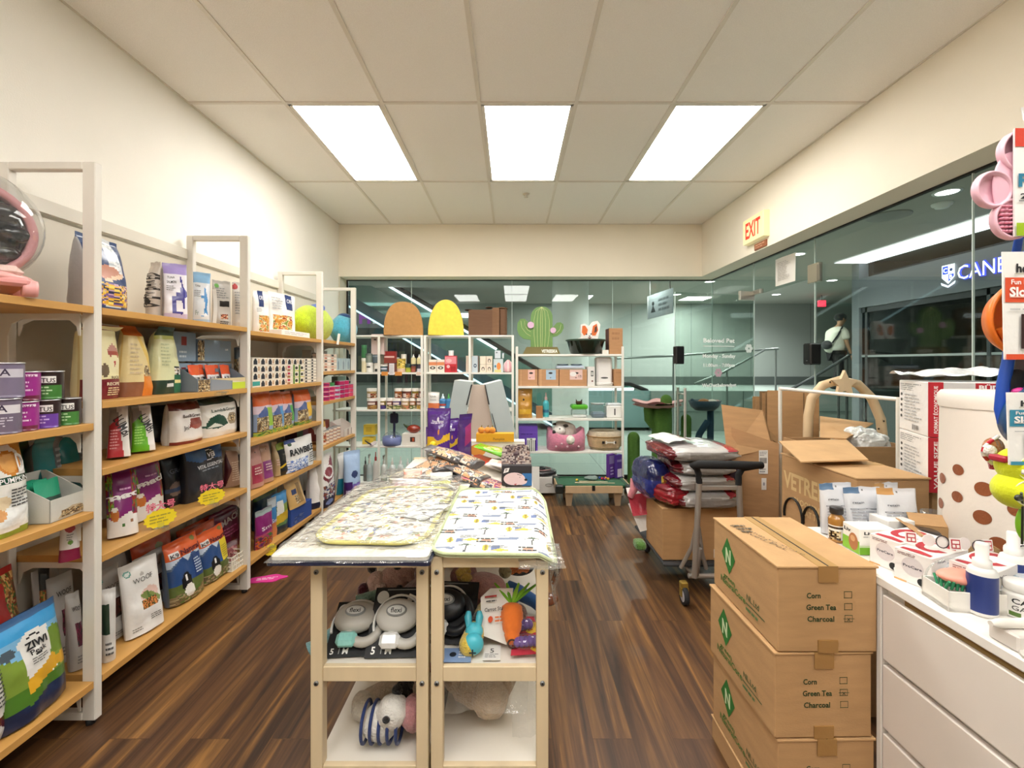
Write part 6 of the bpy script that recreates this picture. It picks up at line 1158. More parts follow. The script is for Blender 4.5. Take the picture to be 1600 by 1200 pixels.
CX0, CX1, CX2, CX3 = -.675, -.281, -.272, .122
cart(CX0, CX1, 1.5, 2.28, 'near left wooden cart with mats on top and leashes on its shelf')
cart(CX2, CX3, 1.5, 2.28, 'near right wooden cart with a tropical print mat on top')
cart(CX0, CX1, 2.3, 3.1, 'rear left wooden cart under the heap of snack packs')
cart(CX2, CX3, 2.3, 3.1, 'rear right wooden cart carrying the box with a puppy face')
ZT = .753
# mats on top: a rounded sheet with its own print, sagging over the edge
def mat_sheet(label, x0, x1, y0, y1, z, art, base, edge, m='fabric', name='pet_mat', th=.008, rz=0, drop=None, rad=.12, nu=60, nv=70, wr=.004, ec=None, sag=0):
    w, d = x1 - x0, y1 - y0; t = thing(name, label, 'mat', (x0, y0, z), rz)
    def f(u, v):
        cu, cv = u, v      # rounded corners
        x, y = u * w, v * d; r = rad * min(w, d)
        for X, Y in ((r, r), (w - r, r), (r, d - r), (w - r, d - r)):
            if (x - X) * (1 if X > w / 2 else -1) > 0 and (y - Y) * (1 if Y > d / 2 else -1) > 0:
                dx, dy = x - X, y - Y; L = max(abs(dx), abs(dy)); H = hypot(dx, dy)
                if H > 0: x, y = X + dx * L / H, Y + dy * L / H
        zz = th + wr * noise.noise(Vector((x * 7 + z * 9, y * 7, 0)))
        if drop:
            k = max(0, x + x0 - drop); zz -= k * k * 4.0 + k * .3 if k else 0; x -= k * .25
        zz -= sag * (1 - v) * (1 - v)
        return Vector((x, y, zz))
    def cf(u, v):
        e = min(u, 1 - u) * w, min(v, 1 - v) * d
        return edge if min(e) < .012 else lookup(art, u, v, base)
    s = MB(); s.grid(f, nu, nv, cf); rim = [f(i / nu, 0) for i in range(nu)] + [f(1, j / nv) for j in range(nv)] + [f(1 - i / nu, 1) for i in range(nu)] + [f(0, 1 - j / nv) for j in range(nv)]
    n = len(rim); s.add(rim + [p - Vector((0, 0, th * .95)) for p in rim], [(i, (i + 1) % n, n + (i + 1) % n, n + i) for i in range(n)], edge)
    s.artmap(lambda u, v: f(u, v) + Vector((0, 0, .0015)), w, d, art, 1); s.build('cloth', [m, 'ink'], t)
    if ec: MB().tube(rim, .006, 6, ec, closed=True).build('piping', 'fabric', t)
    return t
def tropic():
    out = []; rn = random.Random(5)
    for j in range(9):
        for i in range(6):
            u, v = (i + .5 + .25 * (j % 2)) / 6.3 + rn.uniform(-.03, .03), (j + .5) / 9 + rn.uniform(-.02, .02); k = (i + j * 2) % 5
            if u > .95 or v > .96: continue
            a = []
            if k == 0: a += [P([(u - .06, v), (u + .06, v + .006), (u + .05, v - .012), (u - .05, v - .014)], '#7d8aa6'), P([(u - .05, v + .012), (u - .02, v + .02), (u, v + .012)], '#9aa4b8')]
            elif k == 1: a += [P([(u - .006, v - .03), (u + .004, v - .03), (u + .012, v + .02), (u + .004, v + .02)], '#4c5054'), P([(u - .04, v + .012), (u, v + .03), (u + .05, v + .014), (u + .02, v + .018), (u, v + .016)], '#4c6450')]
            elif k == 2: a += [E(u, v, .016, .022, '#e6cc4a'), L_(u - .004, v - .02, u + .012, v + .02, '#5c5a4a', 4), P([(u + .03, v - .016), (u + .07, v - .012), (u + .07, v + .016), (u + .03, v + .012)], '#6c7fae')]
            elif k == 3: a += [P([(u - .05, v - .01), (u, v + .008), (u + .05, v - .006), (u, v - .014)], '#e2bf4c'), L_(u - .06, v + .008, u + .05, v + .03, '#8a8e94', 2)]
            else: a += [L_(u - .05, v - .02, u + .05, v + .02, '#4f5356', 2), P([(u - .03, v - .012), (u + .03, v - .014), (u + .02, v + .008), (u - .02, v + .01)], '#d9a58c')]
            out += [grow(q, u, v) for q in a]
    return out
def grow(a, u, v, k=1.55):
    if a[0] == 'P': return ('P', [(u + (x - u) * k, v + (y - v) * k) for x, y in a[1]], a[2])
    if a[0] == 'E': return ('E', u + (a[1] - u) * k, v + (a[2] - v) * k, a[3] * k, a[4] * k, a[5])
    if a[0] == 'L': return ('L', u + (a[1] - u) * k, v + (a[2] - v) * k, u + (a[3] - u) * k, v + (a[4] - v) * k, a[5], a[6])
    return a
def floral(u0, v0, u1, v1, n, seed, ks=('#6f82b8', '#e2d24a', '#e0a08c', '#b9c4dd', '#8a9a5a', '#f0b9a0')):
    rn = random.Random(seed); a = []
    for i in range(n):
        u, v = rn.uniform(u0, u1), rn.uniform(v0, v1); a.append(E(u, v, rn.uniform(.012, .03), rn.uniform(.012, .025), ks[i % len(ks)]))
    return a
mat_sheet('dark navy mat wrapped in plastic at the bottom of the left pile', -.79, -.26, 1.43, 2.2, ZT, [], '#2c3450', '#232a44', th=.012, rad=.03, m='film', rz=R(0))
mat_sheet('white mat in a clear wrap, second from the bottom of the left pile', -.78, -.27, 1.44, 2.32, ZT + .0135, floral(0, 0, 1, .9, 40, 3, ('#dfe0dc', '#e6e2d4')), '#ece9e2', '#dad8d0', m='film', th=.012, rad=.03, wr=.003)
mat_sheet('floral mat with a yellow rim seen through its plastic wrap on the left pile', -.7, -.3, 1.53, 2.2, ZT + .030, [Rr(.02, .02, .98, .98, '#f1efe6')] + floral(.06, .05, .94, .95, 150, 4), '#f4f1e8', '#e9e08a', th=.01, rad=.25, ec='#e6df8c', wr=.004, rz=R(-2))
def wrap(label, x0, x1, y0, y1, z, rz=0, amp=.012, base=0, nn=46, drop=0, m='wrap'):
    s = MB(); w, d = x1 - x0, y1 - y0
    def f(u, v):
        x, y = u * w, v * d; n = noise.noise(Vector((x * 9, y * 14, z * 5))) + .5 * noise.noise(Vector((x * 26, y * 31, z)))
        e = min(u, 1 - u, v, 1 - v); return Vector((x + (.012 * n if e == 0 else 0), y + (.015 * n if e == 0 else 0), abs(n) * amp * (1 if e > .03 else .4) - (drop * max(0, .12 - v) if drop else 0)))
    s.grid(f, nn, nn, '#ffffff'); o = s.build('plastic_wrap', m); o.location = (x0, y0, z); o.rotation_euler = (0, 0, rz); return tag(o, label, 'plastic wrap')
wrap('crinkled clear plastic wrap over the navy and white mats, left pile front', -.79, -.27, 1.425, 2.3, ZT + .0275, amp=.004, drop=.12)
wrap('crinkled clear plastic wrap on top of the floral mat', -.74, -.28, 1.5, 2.55, ZT + .05, R(-2), .012)
mat_sheet('white mat with faint print folded over the joint between the left carts', -.66, -.27, 2.34, 2.62, ZT + .006, floral(0, 0, 1, 1, 60, 8, ('#e9e2c8', '#dfe0e0', '#d9d2b4')), '#f2f0ea', '#e8e4c8', th=.02, rad=.3, wr=.02, rz=R(4), m='film')
q = MB(); q.grid(lambda u, v: Vector((.13 * u, .2 * v, .012 * noise.noise(Vector((u * 3, v * 3, 2))) + .004)), 14, 14, lambda u, v: '#d3d8dc'); o = q.build('paper_sheet', 'paper'); o.location = (-.45, 1.76, ZT + .046); o.rotation_euler = (0, 0, R(-22)); tag(o, 'blank pale sheet of paper under the wrap on the floral mat', 'paper')
mat_sheet('tropical print mat with palms and boats and a pale green rim', -.275, .17, 1.475, 2.24, ZT + .008, tropic(), '#f3f4ee', '#c6d0ac', th=.012, rad=.16, drop=.09, nu=90, nv=130, ec='#c0cba0', rz=R(-1))
wrap('plastic sleeve hanging off the right end of the tropical print mat', .02, .17, 1.42, 1.62, ZT - .004, amp=.006, nn=24)
s = MB(); s.grid(lambda u, v: Vector((.012 * sin(v * 7), .22 * u + .02 * v, -.19 * v * (1 - .45 * u))), 10, 16, '#fff'); o = s.build('plastic_sleeve', 'wrap'); o.location = (.15, 1.5, ZT - .015); tag(o, 'clear plastic sleeve dangling at the right side of the near cart', 'plastic wrap')

# ---- shelf of the near left cart
ZS = .384
def blob(name, label, loc, parts, rz=0, cat='plush toy', group=None, kids=()):
    t = thing(name, label, cat, loc, R(rz), group); s = MB()
    for p in parts: s.ell(p[:3], p[3:6], p[6], 16, nz=.12)
    s.build('body', 'plush', t)
    for k, c, r, col, m in kids: MB().ell(c, r, col, 10).build(k, m, t)
    return t
def leash(label, x, y, rz, col, accent, card='#16181c', tilt=62, sc=1.0, txt_='M', z=0):
    t = thing('leash_pack', label, 'leash', (x, y, ZS + .002 + z), R(rz)); w, h = .19 * sc, .2 * sc; Mt = Matrix.Rotation(R(tilt - 90), 4, 'X')
    s = MB(); s.box(-w / 2, w / 2, 0, .003, 0, h, card, M=Mt); o = s.build('card', 'paper', t)
    s = MB(); s.art(Mt @ Vector((-w / 2, 0, 0)), Mt @ Vector((w, 0, 0)), Mt @ Vector((0, 0, h)), [T('5', .12, .1, .1, '#f2f2f0', b=.04), T(txt_, .36, .1, .1, '#f2f2f0', b=.04), Rr(.24, .05, .255, .16, '#9a9a9a'), E(.14, .85, .1, .1, '#d9dcdc'), Rr(.2, .955, .8, .97, '#9a9a9a')]); s.build('print', 'ink', t)
    s = MB(); s.lathe([(.0001, .03), (.05, .028), (.064, .018), (.068, 0), (.062, -.01)], 28, col, M=Mt @ Matrix.Translation((-.01, -.018, .125)) @ Matrix.Rotation(R(90), 4, 'X'), sy=.85, sx=1.15); s.build('reel_housing', 'plastic', t)
    pts = [Mt @ Vector((.03 + .055 * cos(a), -.02, .095 + .06 * sin(a))) for a in [2 * pi * i / 24 for i in range(24)]]; MB().tube(pts, .017, 10, col, closed=True).build('handle', 'plastic', t)
    s = MB(); s.box(-.06, .01, -.045, -.01, .02, .07, accent, .012, M=Mt); s.build('grip_cover', 'film', t)
    s = MB(); s.lathe([(.0001, .0), (.03, 0), (.031, -.002), (.0001, -.002)], 22, '#8b8f90', M=Mt @ Matrix.Translation((-.012, -.05, .135)) @ Matrix.Rotation(R(90), 4, 'X'), sx=1.2, sy=.7)
    s.art(Mt @ Vector((-.045, -.0525, .118)), Mt @ Vector((.065, 0, 0)), Mt @ Vector((0, 0, .034)), [E(.5, .5, .48, .46, '#d8dad8'), T('flexi', .5, .5, .5, '#2a2c2e', .6)]); s.build('badge', 'plastic', t)
    s = MB(); s.tube([Mt @ Vector((-.01 + .085 * cos(a), -.006, .11 + .09 * sin(a))) for a in [R(-20) + R(220) * i / 20 for i in range(21)]], .005, 6, '#f0f2f2'); s.build('cord_loop', 'film', t)
    return t
leash('leash pack with a pale aqua grip cover at the front left of the cart shelf', -.555, 1.55, 4, '#b9b6ae', '#8fcfc8', tilt=30, txt_='M')
leash('larger leash pack with a white grip cover beside the middle cart posts', -.4, 1.545, 2, '#c9c8c2', '#e9eaea', tilt=44, sc=1.15)
s = MB(); s.ell((0, 0, .05), (.11, .09, .05), '#9a7a80', 16); o = blob('plush_toy', 'pinkish brown plush pig with black ears lying at the back left of the shelf', (-.5, 1.98, ZS + .01), [(0, 0, .06, .085, .07, .06, '#c9a096'), (-.09, -.02, .05, .045, .05, .045, '#d8b4a8'), (.09, .05, .06, .09, .07, .05, '#a58a92'), (.0, .12, .05, .07, .06, .05, '#cfaea2')], kids=(('ear', (-.12, .0, .1), (.02, .015, .02), '#241c20', 'plush'), ('ear', (.0, -.02, .12), (.02, .02, .02), '#241c20', 'plush'), ('foot', (-.14, -.05, .03), (.025, .03, .03), '#5a1f34', 'plush'), ('snout', (-.06, -.07, .05), (.025, .02, .02), '#e0c4ba', 'plush'), ('nose', (.02, -.07, .05), (.015, .012, .012), '#2a2428', 'plush')))
blob('plush_toy', 'tan plush head showing behind the middle cart posts', (-.37, 2.1, ZS + .01), [(0, 0, .09, .08, .06, .07, '#b98a78'), (-.03, -.05, .07, .05, .04, .04, '#d9b6a6')])
blob('plush_toy', 'mauve plush toy in a clear packet against the middle cart posts', (-.36, 1.86, ZS + .01), [(0, 0, .06, .09, .08, .06, '#a08890'), (.02, -.07, .04, .06, .05, .04, '#b8a0a4'), (0, .03, .12, .05, .05, .05, '#8f7880')])
t = thing('rope_toy', 'long limbed teal fabric toy trailing off the left side of the shelf', 'toy', (-.5, 1.76, ZS + .01))
MB().tube([(.15, .05, .05), (.05, .03, .04), (-.03, 0, .03), (-.1, -.05, .03), (-.16, -.1, .015), (-.2, -.16, -.0), (-.22, -.17, -.01)], [.02, .03, .032, .025, .018, .02, .026], 12, '#7fb0b8').build('long_arm', 'plush', t)
MB().tube([(-.12, .02, .07), (-.05, .04, .075), (.03, .05, .07), (.12, .06, .06)], [.014, .02, .02, .014], 10, '#86a89c').build('scarf', 'plush', t)
MB().tube([(-.06, -.07, .03), (-.02, -.1, .02), (.04, -.12, .02), (.07, -.1, .03), (.05, -.07, .04)], [.022, .024, .02, .02, .014], 10, '#8fb4b4').build('tail', 'plush', t); MB().ell((-.02, -.05, .055), (.035, .03, .03), '#6a9a98', 12).build('head', 'plush', t)
t = blob('plush_toy', 'sky blue plush dog with a cream belly in the middle of the left shelf', (-.42, 1.74, ZS + .01), [(0, 0, .05, .08, .06, .045, '#6a9cc4'), (-.07, -.03, .045, .045, .04, .035, '#6f9fc6'), (.08, .0, .08, .04, .05, .05, '#5f8fb8')], kids=(('belly', (-.03, -.045, .045), (.035, .022, .03), '#e0cfa4', 'plush'), ('nose', (.03, -.055, .07), (.008, .006, .006), '#22303c', 'plastic')))
o = MB().box(-.018, .018, -.001, .001, 0, .07, '#ece6dc').build('paper_tag', 'paper'); o.location = (-.395, 1.66, ZS + .085); o.rotation_euler = (R(-20), R(25), 0); tag(o, 'cream paper tag sticking up from the sky blue plush dog', 'tag')
# ---- shelf of the near right cart
leash('black and white leash pack tucked behind the middle cart posts, right shelf', -.245, 1.62, -4, '#202226', '#d8d8d6', tilt=42, sc=1.1)
t = thing('plush_doll', 'pink faced plush doll with yellow hair and blue legs lying on the right shelf', 'plush toy', (-.1, 1.83, ZS + .01))
s = MB(); s.ell((-.02, .02, .07), (.1, .085, .065), '#cf9a98', 22, nz=.05); s.ell((.07, -.02, .05), (.05, .04, .04), '#c8898a', 14); s.build('head', 'plush', t)
s = MB()
for i in range(10): s.ell((-.11 + .012 * (i % 3), .0 + .02 * (i % 5), .07 + .012 * i), (.025, .02, .02), '#d8b65a', 8)
s.build('hair', 'plush', t); MB().tube([(.08, .06, .06), (.13, .04, .05), (.19, -.0, .035), (.22, -.05, .03)], [.03, .03, .024, .02], 12, '#2f5f9c').build('leg', 'fabric', t); MB().ell((.24, -.06, .04), (.045, .028, .025), '#7a4630', 14, M=Matrix.Rotation(R(15), 4, 'Z')).build('boot', 'film', t)
for i, z in enumerate((.05, .085)): MB().tube([(.0 + .03 * cos(a), -.06 + .0 * i, z + .02 * sin(a)) for a in [R(200) + R(140) * k / 8 for k in range(9)]], .003, 6, '#9a5a60').build('mouth', 'ink', t) if i == 0 else None
MB().ell((.03, -.08, .03), (.06, .035, .03), '#a82c38', 14).build('red_sleeve', 'plush', t)
t = thing('plush_butterfly', 'orange and black monarch wings of a plush butterfly at the back of the right shelf', 'plush toy', (-.02, 2.02, ZS + .07))
for k, (x, z, rx, rz_) in enumerate(((-.07, .05, .065, .05), (.05, .02, .07, .06))):
    s = MB(); s.prism([(rx * cos(a), rz_ * sin(a)) for a in [2 * pi * i / 24 for i in range(24)]], (0, .02, 0), (x, -.02 * k, z + .02), (1, 0, 0), (0, -.4, .9), col='#17161a')
    for j in range(5): s.prism([(rx * .3 * cos(a) + rx * (-.5 + .28 * j), rz_ * (.55 if j % 2 else .7) * sin(a)) for a in [2 * pi * i / 12 for i in range(12)]], (0, -.004, 0), (x, -.021 * k - .002 - .001, z + .02), (.8, 0, .1), (0, -.4, .9), col='#d9752c')
    s.build('wing', 'plush', t)
MB().ell((-.01, -.02, .02), (.03, .05, .025), '#a8a27c', 12).build('body', 'plush', t)
t = thing('plush_bumblebee', 'yellow plush tube with a black band lying across the right shelf', 'plush toy', (-.115, 1.66, ZS + .03))
for a, b, c, n_ in (((-.035, -.09, 0), (-.015, -.03, .02), '#dcc04c', 'front_end'), ((-.015, -.03, .02), (.0, .01, .03), '#1c1c1c', 'band'), ((.0, .01, .03), (.012, .06, .035), '#e2cf8a', 'rear_end')): MB().tube([a, b], [.036, .036], 14, c).ell(a if n_ == 'front_end' else b, (.036, .036, .036), c, 14).build(n_, 'plush', t)
blob('plush_toy', 'orange plush beside the middle cart posts, right shelf', (-.21, 1.82, ZS + .01), [(0, 0, .05, .05, .07, .045, '#c9763a'), (.01, -.05, .04, .04, .04, .035, '#c07038')])
blob('plush_toy', 'dull pink plush with a black nose at the back of the right shelf', (-.21, 1.97, ZS + .01), [(0, 0, .07, .06, .06, .06, '#b98a86'), (.0, -.05, .05, .04, .04, .035, '#c99a94')], kids=(('nose', (.01, -.09, .05), (.012, .01, .01), '#222', 'plush'),))
t = thing('carrot_toy', 'orange ridged carrot toy with green leaves leaning on its white card', 'toy', (.0, 1.6, ZS + .003))
Mt = Matrix.Rotation(R(-28), 4, 'X')
s = MB(); s.lathe([(.0001, .0), (.014, 0), (.022, .01), (.028, .03), (.026, .033), (.033, .045), (.036, .065), (.034, .068), (.04, .08), (.04, .1), (.038, .103), (.036, .12), (.02, .13), (.0001, .132)], 22, '#e8782a', M=Mt @ Matrix.Translation((0, -.03, .01))); s.build('carrot', 'fabric', t)
s = MB()
for i, a in enumerate((-.5, -.15, .2, .5, .75)): s.tube([Mt @ Vector((0, -.03, .135)), Mt @ Vector((a * .06, -.03, .17)), Mt @ Vector((a * .13, -.03, .205))], [.006, .01, .004], 8, ['#7ab82c', '#6aa828', '#8fc83a'][i % 3], flat=.5)
s.build('leaves', 'fabric', t)
MB().tube([Mt @ Vector((.014 * cos(a), -.042 - .012, .014 + .012 * sin(a))) for a in [2 * pi * i / 16 for i in range(16)]], .003, 6, '#3a1c10', closed=True).build('hole', 'ink', t)
s = MB(); s.prism([(-.08, -.02), (.01, -.05), (.03, .1), (.035, .13), (-.05, .13), (-.085, .1)], (0, .002, 0), (-.03, .01, .06), (1, 0, 0), (0, .35, .94), col='#ece9e4'); s.art((-.11, .004, .05), (.11, -.012, .02), (0, .045, .12), [T('Carrot Stuffer', .5, .55, .1, '#22262c', .8), E(.3, .3, .08, .08, '#e0542c'), L_(.45, .2, .9, .38, '#e0702c', 2), Rr(.1, .85, .5, .9, '#a83230'), L_(.15, .72, .6, .8, '#555', 1)], 0, .003); s.build('card', 'paper', t)
t = thing('squeaky_toy', 'turquoise rubber puppy shaped toy with a cross mark at the front of the shelf', 'toy', (-.135, 1.565, ZS + .003))
s = MB(); s.ell((0, 0, .035), (.036, .03, .036), '#4fc0d4', 18); s.ell((-.0, .03, .06), (.032, .028, .03), '#52c4d8', 16); s.build('body', 'plastic', t)
for x in (-.018, .014): MB().tube([(x, .03, .07), (x * 1.3, .05, .1), (x * 1.2, .06, .115)], [.01, .014, .008], 8, '#46b4c8').build('ear', 'plastic', t)
s = MB(); s.art((-.012, -.034, .012), (.024, 0, 0), (0, .0, .024), [Rr(.4, 0, .6, 1, '#16303c'), Rr(0, .4, 1, .6, '#16303c')]); s.build('cross_mark', 'ink', t)
for i, (y, rz) in enumerate(((1.545, 6), (1.64, 16))):
    t = thing('toy_pack', 'purple ridged toy on a red and yellow card, %s of the two' % ['front', 'rear'][i], 'toy', (.055 - .01 * i, y, ZS + .012 + .002 * i), R(rz))
    s = MB(); s.prism([(-.06, 0), (.06, 0), (.06, .08), (.035, .085), (-.05, .05)], (0, 0, .002), (0, 0, 0), (1, 0, 0), (0, .85, .35), col='#b8283c'); s.art((.01, -.001, .002), (.05, 0, 0), (0, .05, .02), [P([(0, .3), (.5, 0), (1, .3), (1, .9), (.4, 1)], '#e6b832'), L_(.2, .3, .8, .7, '#a82c3c', 2)], 0, .002); s.build('card', 'paper', t)
    s = MB()
    for k in range(5): s.ell((-.035 + .016 * k, .03, .028), (.014, .022, .016), '#6a3f9c', 12)
    s.build('ridged_toy', 'plastic', t); s = MB(); s.ell((-.003, .03, .026), (.055, .03, .024), '#fff', 16); s.build('blister', 'clear', t)
o = MB(); o.box(-.05, .05, -.035, .035, 0, .004, '#7f9cc8').art((-.05, -.035, .004), (.1, 0, 0), (0, .07, 0), [E(.35, .5, .12, .18, '#1c2430'), L_(.55, .2, .9, .8, '#e6e6e6', 3)]); o = o.build('toy_card', 'paper'); o.location = (-.19, 1.555, ZS + .002); tag(o, 'blue card with a dark dot at the left front corner of the right shelf', 'card')
o = MB(); o.box(-.03, .03, -.03, .05, 0, .003, '#e9e7e2').art((-.03, -.03, .003), (.06, 0, 0), (0, .08, 0), [T('5', .5, .6, .3, '#333'), L_(.1, .1, .9, .4, '#888', 3)]); o = o.build('price_card', 'paper'); o.location = (-.07, 1.56, ZS + .002); tag(o, 'white card lying between the turquoise and the orange toys', 'card')
t = thing('plush_shoe', 'brown pointed plush shoe behind the carrot leaves', 'plush toy', (.03, 1.74, ZS + .02)); MB().ell((0, 0, .02), (.03, .05, .035), '#6a4434', 14).build('shoe', 'plush', t); MB().tube([(-.03, -.03, .03), (-.03, .0, .05), (-.01, .03, .06)], .008, 8, '#2f5f9c').build('strap', 'fabric', t)
# ---- lowest shelves
ZL = .053
blob('plush_toy', 'yellow eared plush at the back of the lower left shelf', (-.47, 1.9, ZL), [(0, 0, .07, .07, .06, .05, '#d9bf4c'), (.05, -.06, .08, .09, .07, .06, '#cfc2b4')])
blob('plush_toy', 'beige ribbed plush lying on the lower left shelf', (-.44, 1.72, ZL), [(0, 0, .07, .14, .06, .055, '#cdbfae'), (.06, -.03, .1, .06, .05, .05, '#d6c8b8'), (-.12, -.02, .05, .05, .05, .05, '#d9d2c6')])
blob('plush_toy', 'magenta plush with a white ring by the middle posts, lower left shelf', (-.36, 1.83, ZL), [(0, 0, .11, .06, .07, .07, '#8a2a5c')], kids=(('ring', (.01, -.06, .1), (.04, .015, .04), '#e2d6d0', 'plush'), ('eye', (.02, -.075, .1), (.018, .01, .018), '#2a1a20', 'plush')))
t = blob('plush_toy', 'white plush dog with navy stripes at the front of the lower left shelf', (-.47, 1.6, ZL), [(0, 0, .07, .07, .06, .06, '#e6e4de'), (.05, -.02, .12, .055, .05, .055, '#eceae4')], kids=(('ear', (.06, .0, .18), (.02, .015, .02), '#1c1c22', 'plush'), ('nose', (.04, -.07, .13), (.014, .01, .012), '#1a1a1e', 'plush')))
s = MB()
for k in range(5): s.tube([(-.04 + .03 * k - .01, .062 * cos(a), .07 + .062 * sin(a)) for a in [2 * pi * i / 20 for i in range(20)]], .006, 6, '#26386e', closed=True)
s.build('stripe', 'fabric', t)
blob('plush_toy', 'pink plush limb against the middle posts, lower left shelf', (-.355, 1.6, ZL), [(0, 0, .1, .04, .05, .06, '#c48a8e'), (0, .05, .06, .05, .06, .05, '#b67c84')])
blob('plush_toy', 'black plush body with a yellow bow, lower left shelf', (-.4, 1.66, ZL), [(0, .02, .1, .05, .06, .06, '#24222a')], kids=(('bow', (-.02, -.05, .08), (.03, .015, .03), '#d8a83a', 'plush'),))
t = blob('plush_toy', 'large beige curly plush bear on the lower right shelf', (-.11, 1.78, ZL), [(0, 0, .12, .14, .14, .11, '#b9a288'), (.03, -.12, .11, .07, .06, .07, '#c7b196'), (-.1, -.02, .14, .07, .08, .07, '#a88f74')])
wrap('clear plastic bag draped over the beige plush bear', -.24, .06, 1.56, 1.9, ZL + .235, amp=.03, drop=.9)
wrap('second clear plastic bag at the right of the lower shelf', -.0, .09, 1.545, 1.9, ZL + .2, amp=.05, drop=1.2)

# ================================================================ HEAP ON THE REAR CARTS
def flatpack(px, py, z, w, h, label, art, base, rz, tilt=8, th=.018, m='gloss', side=None, name='snack_pouch', roll=0, cat='pouch'):
    """a flat pouch lying down, centre at picture point (px, py) on height z"""
    d = (HC - z) * F / (py - HY); x = (px - CX) / F * d
    q = Spot((0, 0), (w, 0), 0, h); o = bag(q, th, label, art, base, side, name=name, cat=cat, m=m, nu=28, nv=32, wr=.004)
    M_ = Matrix.Translation((x, d, z)) @ Matrix.Rotation(R(rz), 4, 'Z') @ Matrix.Rotation(R(roll), 4, 'Y') @ Matrix.Rotation(R(-90 + tilt), 4, 'X') @ Matrix.Translation((0, 0, -h / 2))
    o.matrix_world = M_; o.location = M_.to_translation(); o.rotation_euler = M_.to_euler(); return o
PB = lambda: [Rr(0, .25, .5, .42, '#e6b92c'), P([(.25, .36), (1, .5), (1, .36), (.28, .22)], '#e6b92c'), Rr(0, 0, .35, .25, '#a8a4ae'), E(.5, .78, .05, .04, '#e9dff2'), L_(.2, .68, .85, .72, '#d9c6ea', 1), T('Flying Basset', .5, .74, .05, '#efe6f6', .5), E(.55, .5, .22, .14, '#5c2f8e'), E(.56, .52, .04, .05, '#e8932c'), I(.55, .0, 1, .2, ['#4a1f7c', '#5c2a94', '#7a4ab0'], 3)]
zc = ZT + .002
def bk(pa, pb, y, yt, z=zc, yb=None): return sy(pa, pb, y, z, yt, yb)
bag(bk(664, 702, 3.0, 640), .09, 'purple treat bag with a yellow band, front left of the purple group', PB(), '#552a88', '#4a2478', name='treat_bag', cat='bag', tilt=R(-4), yaw=-6, m='film')
bag(bk(690, 716, 3.07, 655), .08, 'purple treat bag with a yellow patch in the middle of the purple group', PB(), '#552a88', '#4a2478', name='treat_bag', cat='bag', yaw=12, m='film')
bag(bk(713, 737, 2.98, 647), .07, 'purple treat bag with pink print leaning right, end of the purple group', [P([(.3, .3), (.9, .4), (.95, .8), (.4, .7)], '#a83a7c'), T('2', .2, .1, .1, '#f4eefa'), Rr(0, .85, 1, 1, '#4a2a80')], '#54307e', '#452468', name='treat_bag', cat='bag', yaw=38, bend=(.7, 12), m='film')
bag(bk(664, 684, 3.06, 668), .07, 'purple treat bag mostly hidden at the left of the purple group', PB(), '#5a2d90', '#4a2478', name='treat_bag', cat='bag', m='film')
t = carton(bk(722, 820, 3.03, 690), .1, 'white carton behind the green pouch on the rear cart', '#f1ece4', {'f': [E(.25, .5, .13, .35, '#e89a3c'), Rr(0, .92, 1, 1, '#e6ddd0')]})
zb_ = HC + (HY - 692) / F * 3.03 if False else t.location.z + bk(722, 820, 3.03, 690).h
carton(Spot(bk(744, 803, 3.0, 690).A, bk(744, 803, 3.0, 690).B, zb_ + .001, .055), .07, 'flat golden yellow carton lying on the white carton', '#e3a51e', {'f': [T('Pumpkin', .6, .35, .3, '#8a5a1c', .3)]})
for i, px in enumerate((752, 762, 769)):
    s = MB(); s.ell((0, 0, .02), (.024, .024, .02), '#e8963a', 14); s.build; o = s.build('toy_pumpkin', 'fabric'); s2 = MB().cyl((0, 0, .036), (.004, 0, .052), .004, n=6, col='#8a7a3a'); s2.build('stem', 'fabric', o); o.location = ((px - CX) / F * 3.03, 3.03, zb_ + .057); tag(o, 'little orange pumpkin on the golden yellow carton, %s' % ['left', 'middle', 'right'][i], 'toy')
flatpack(780, 706, zc + .09, .14, .3, 'lime green snack pouch lying across the rear cart', [I(.1, .3, .9, .8, ['#b8d84a', '#7fc02c', '#d8d87a', '#e0c9a0'], 5), Rr(0, .0, 1, .25, '#5cc020')], '#74cc2a', 76, 14, .05, 'film')
flatpack(765, 722, zc + .035, .15, .26, 'red and white snack pouch under the lime green one', [Rr(0, .45, 1, 1, '#c93a2c'), Rr(.1, .1, .9, .4, '#e9dfd8')], '#d8cfc8', 58, 10, .03)
flatpack(790, 727, zc + .045, .14, .2, 'white snack pouch with a pink label next to the puppy box', [Rr(.3, .3, .7, .75, '#e2a99c'), L_(.1, .1, .9, .2, '#999', 1)], '#ebe6e2', 80, 12, .03)
BP = lambda: [I(0, .1, 1, .75, ['#e9b48a', '#f0c9a4', '#4a484a', '#f4e2cf', '#5c595a', '#e8a87c'], 4), Rr(0, .85, 1, 1, '#5a5656'), P([(0, 0), (.4, 0), (.1, .2)], '#3a3838')]
for i, (px, py, z, rz, rl) in enumerate(((722, 716, .07, 62, 0), (712, 727, .05, 50, 0), (730, 738, .035, 66, 5), (703, 744, .02, 48, 0), (742, 750, .012, 70, 0), (690, 722, .06, 20, 0), (683, 735, .035, -25, 0), (672, 727, .02, -40, 0), (694, 708, .09, 75, 0))):
    flatpack(px, py, zc + z * 1.5, .14, .23, 'black and peach snack pouch in the heap, %s' % ['uppermost of the fanned ones', 'second of the fanned ones', 'third of the fanned ones', 'lowest of the fanned ones', 'rightmost by the red print pouch', 'propped behind the yellow duck tube', 'left of the yellow duck tube', 'far left of the heap', 'lying below the purple bags'][i], BP(), '#6a6566', rz, 14 + 2 * i % 7, .048, 'gloss')
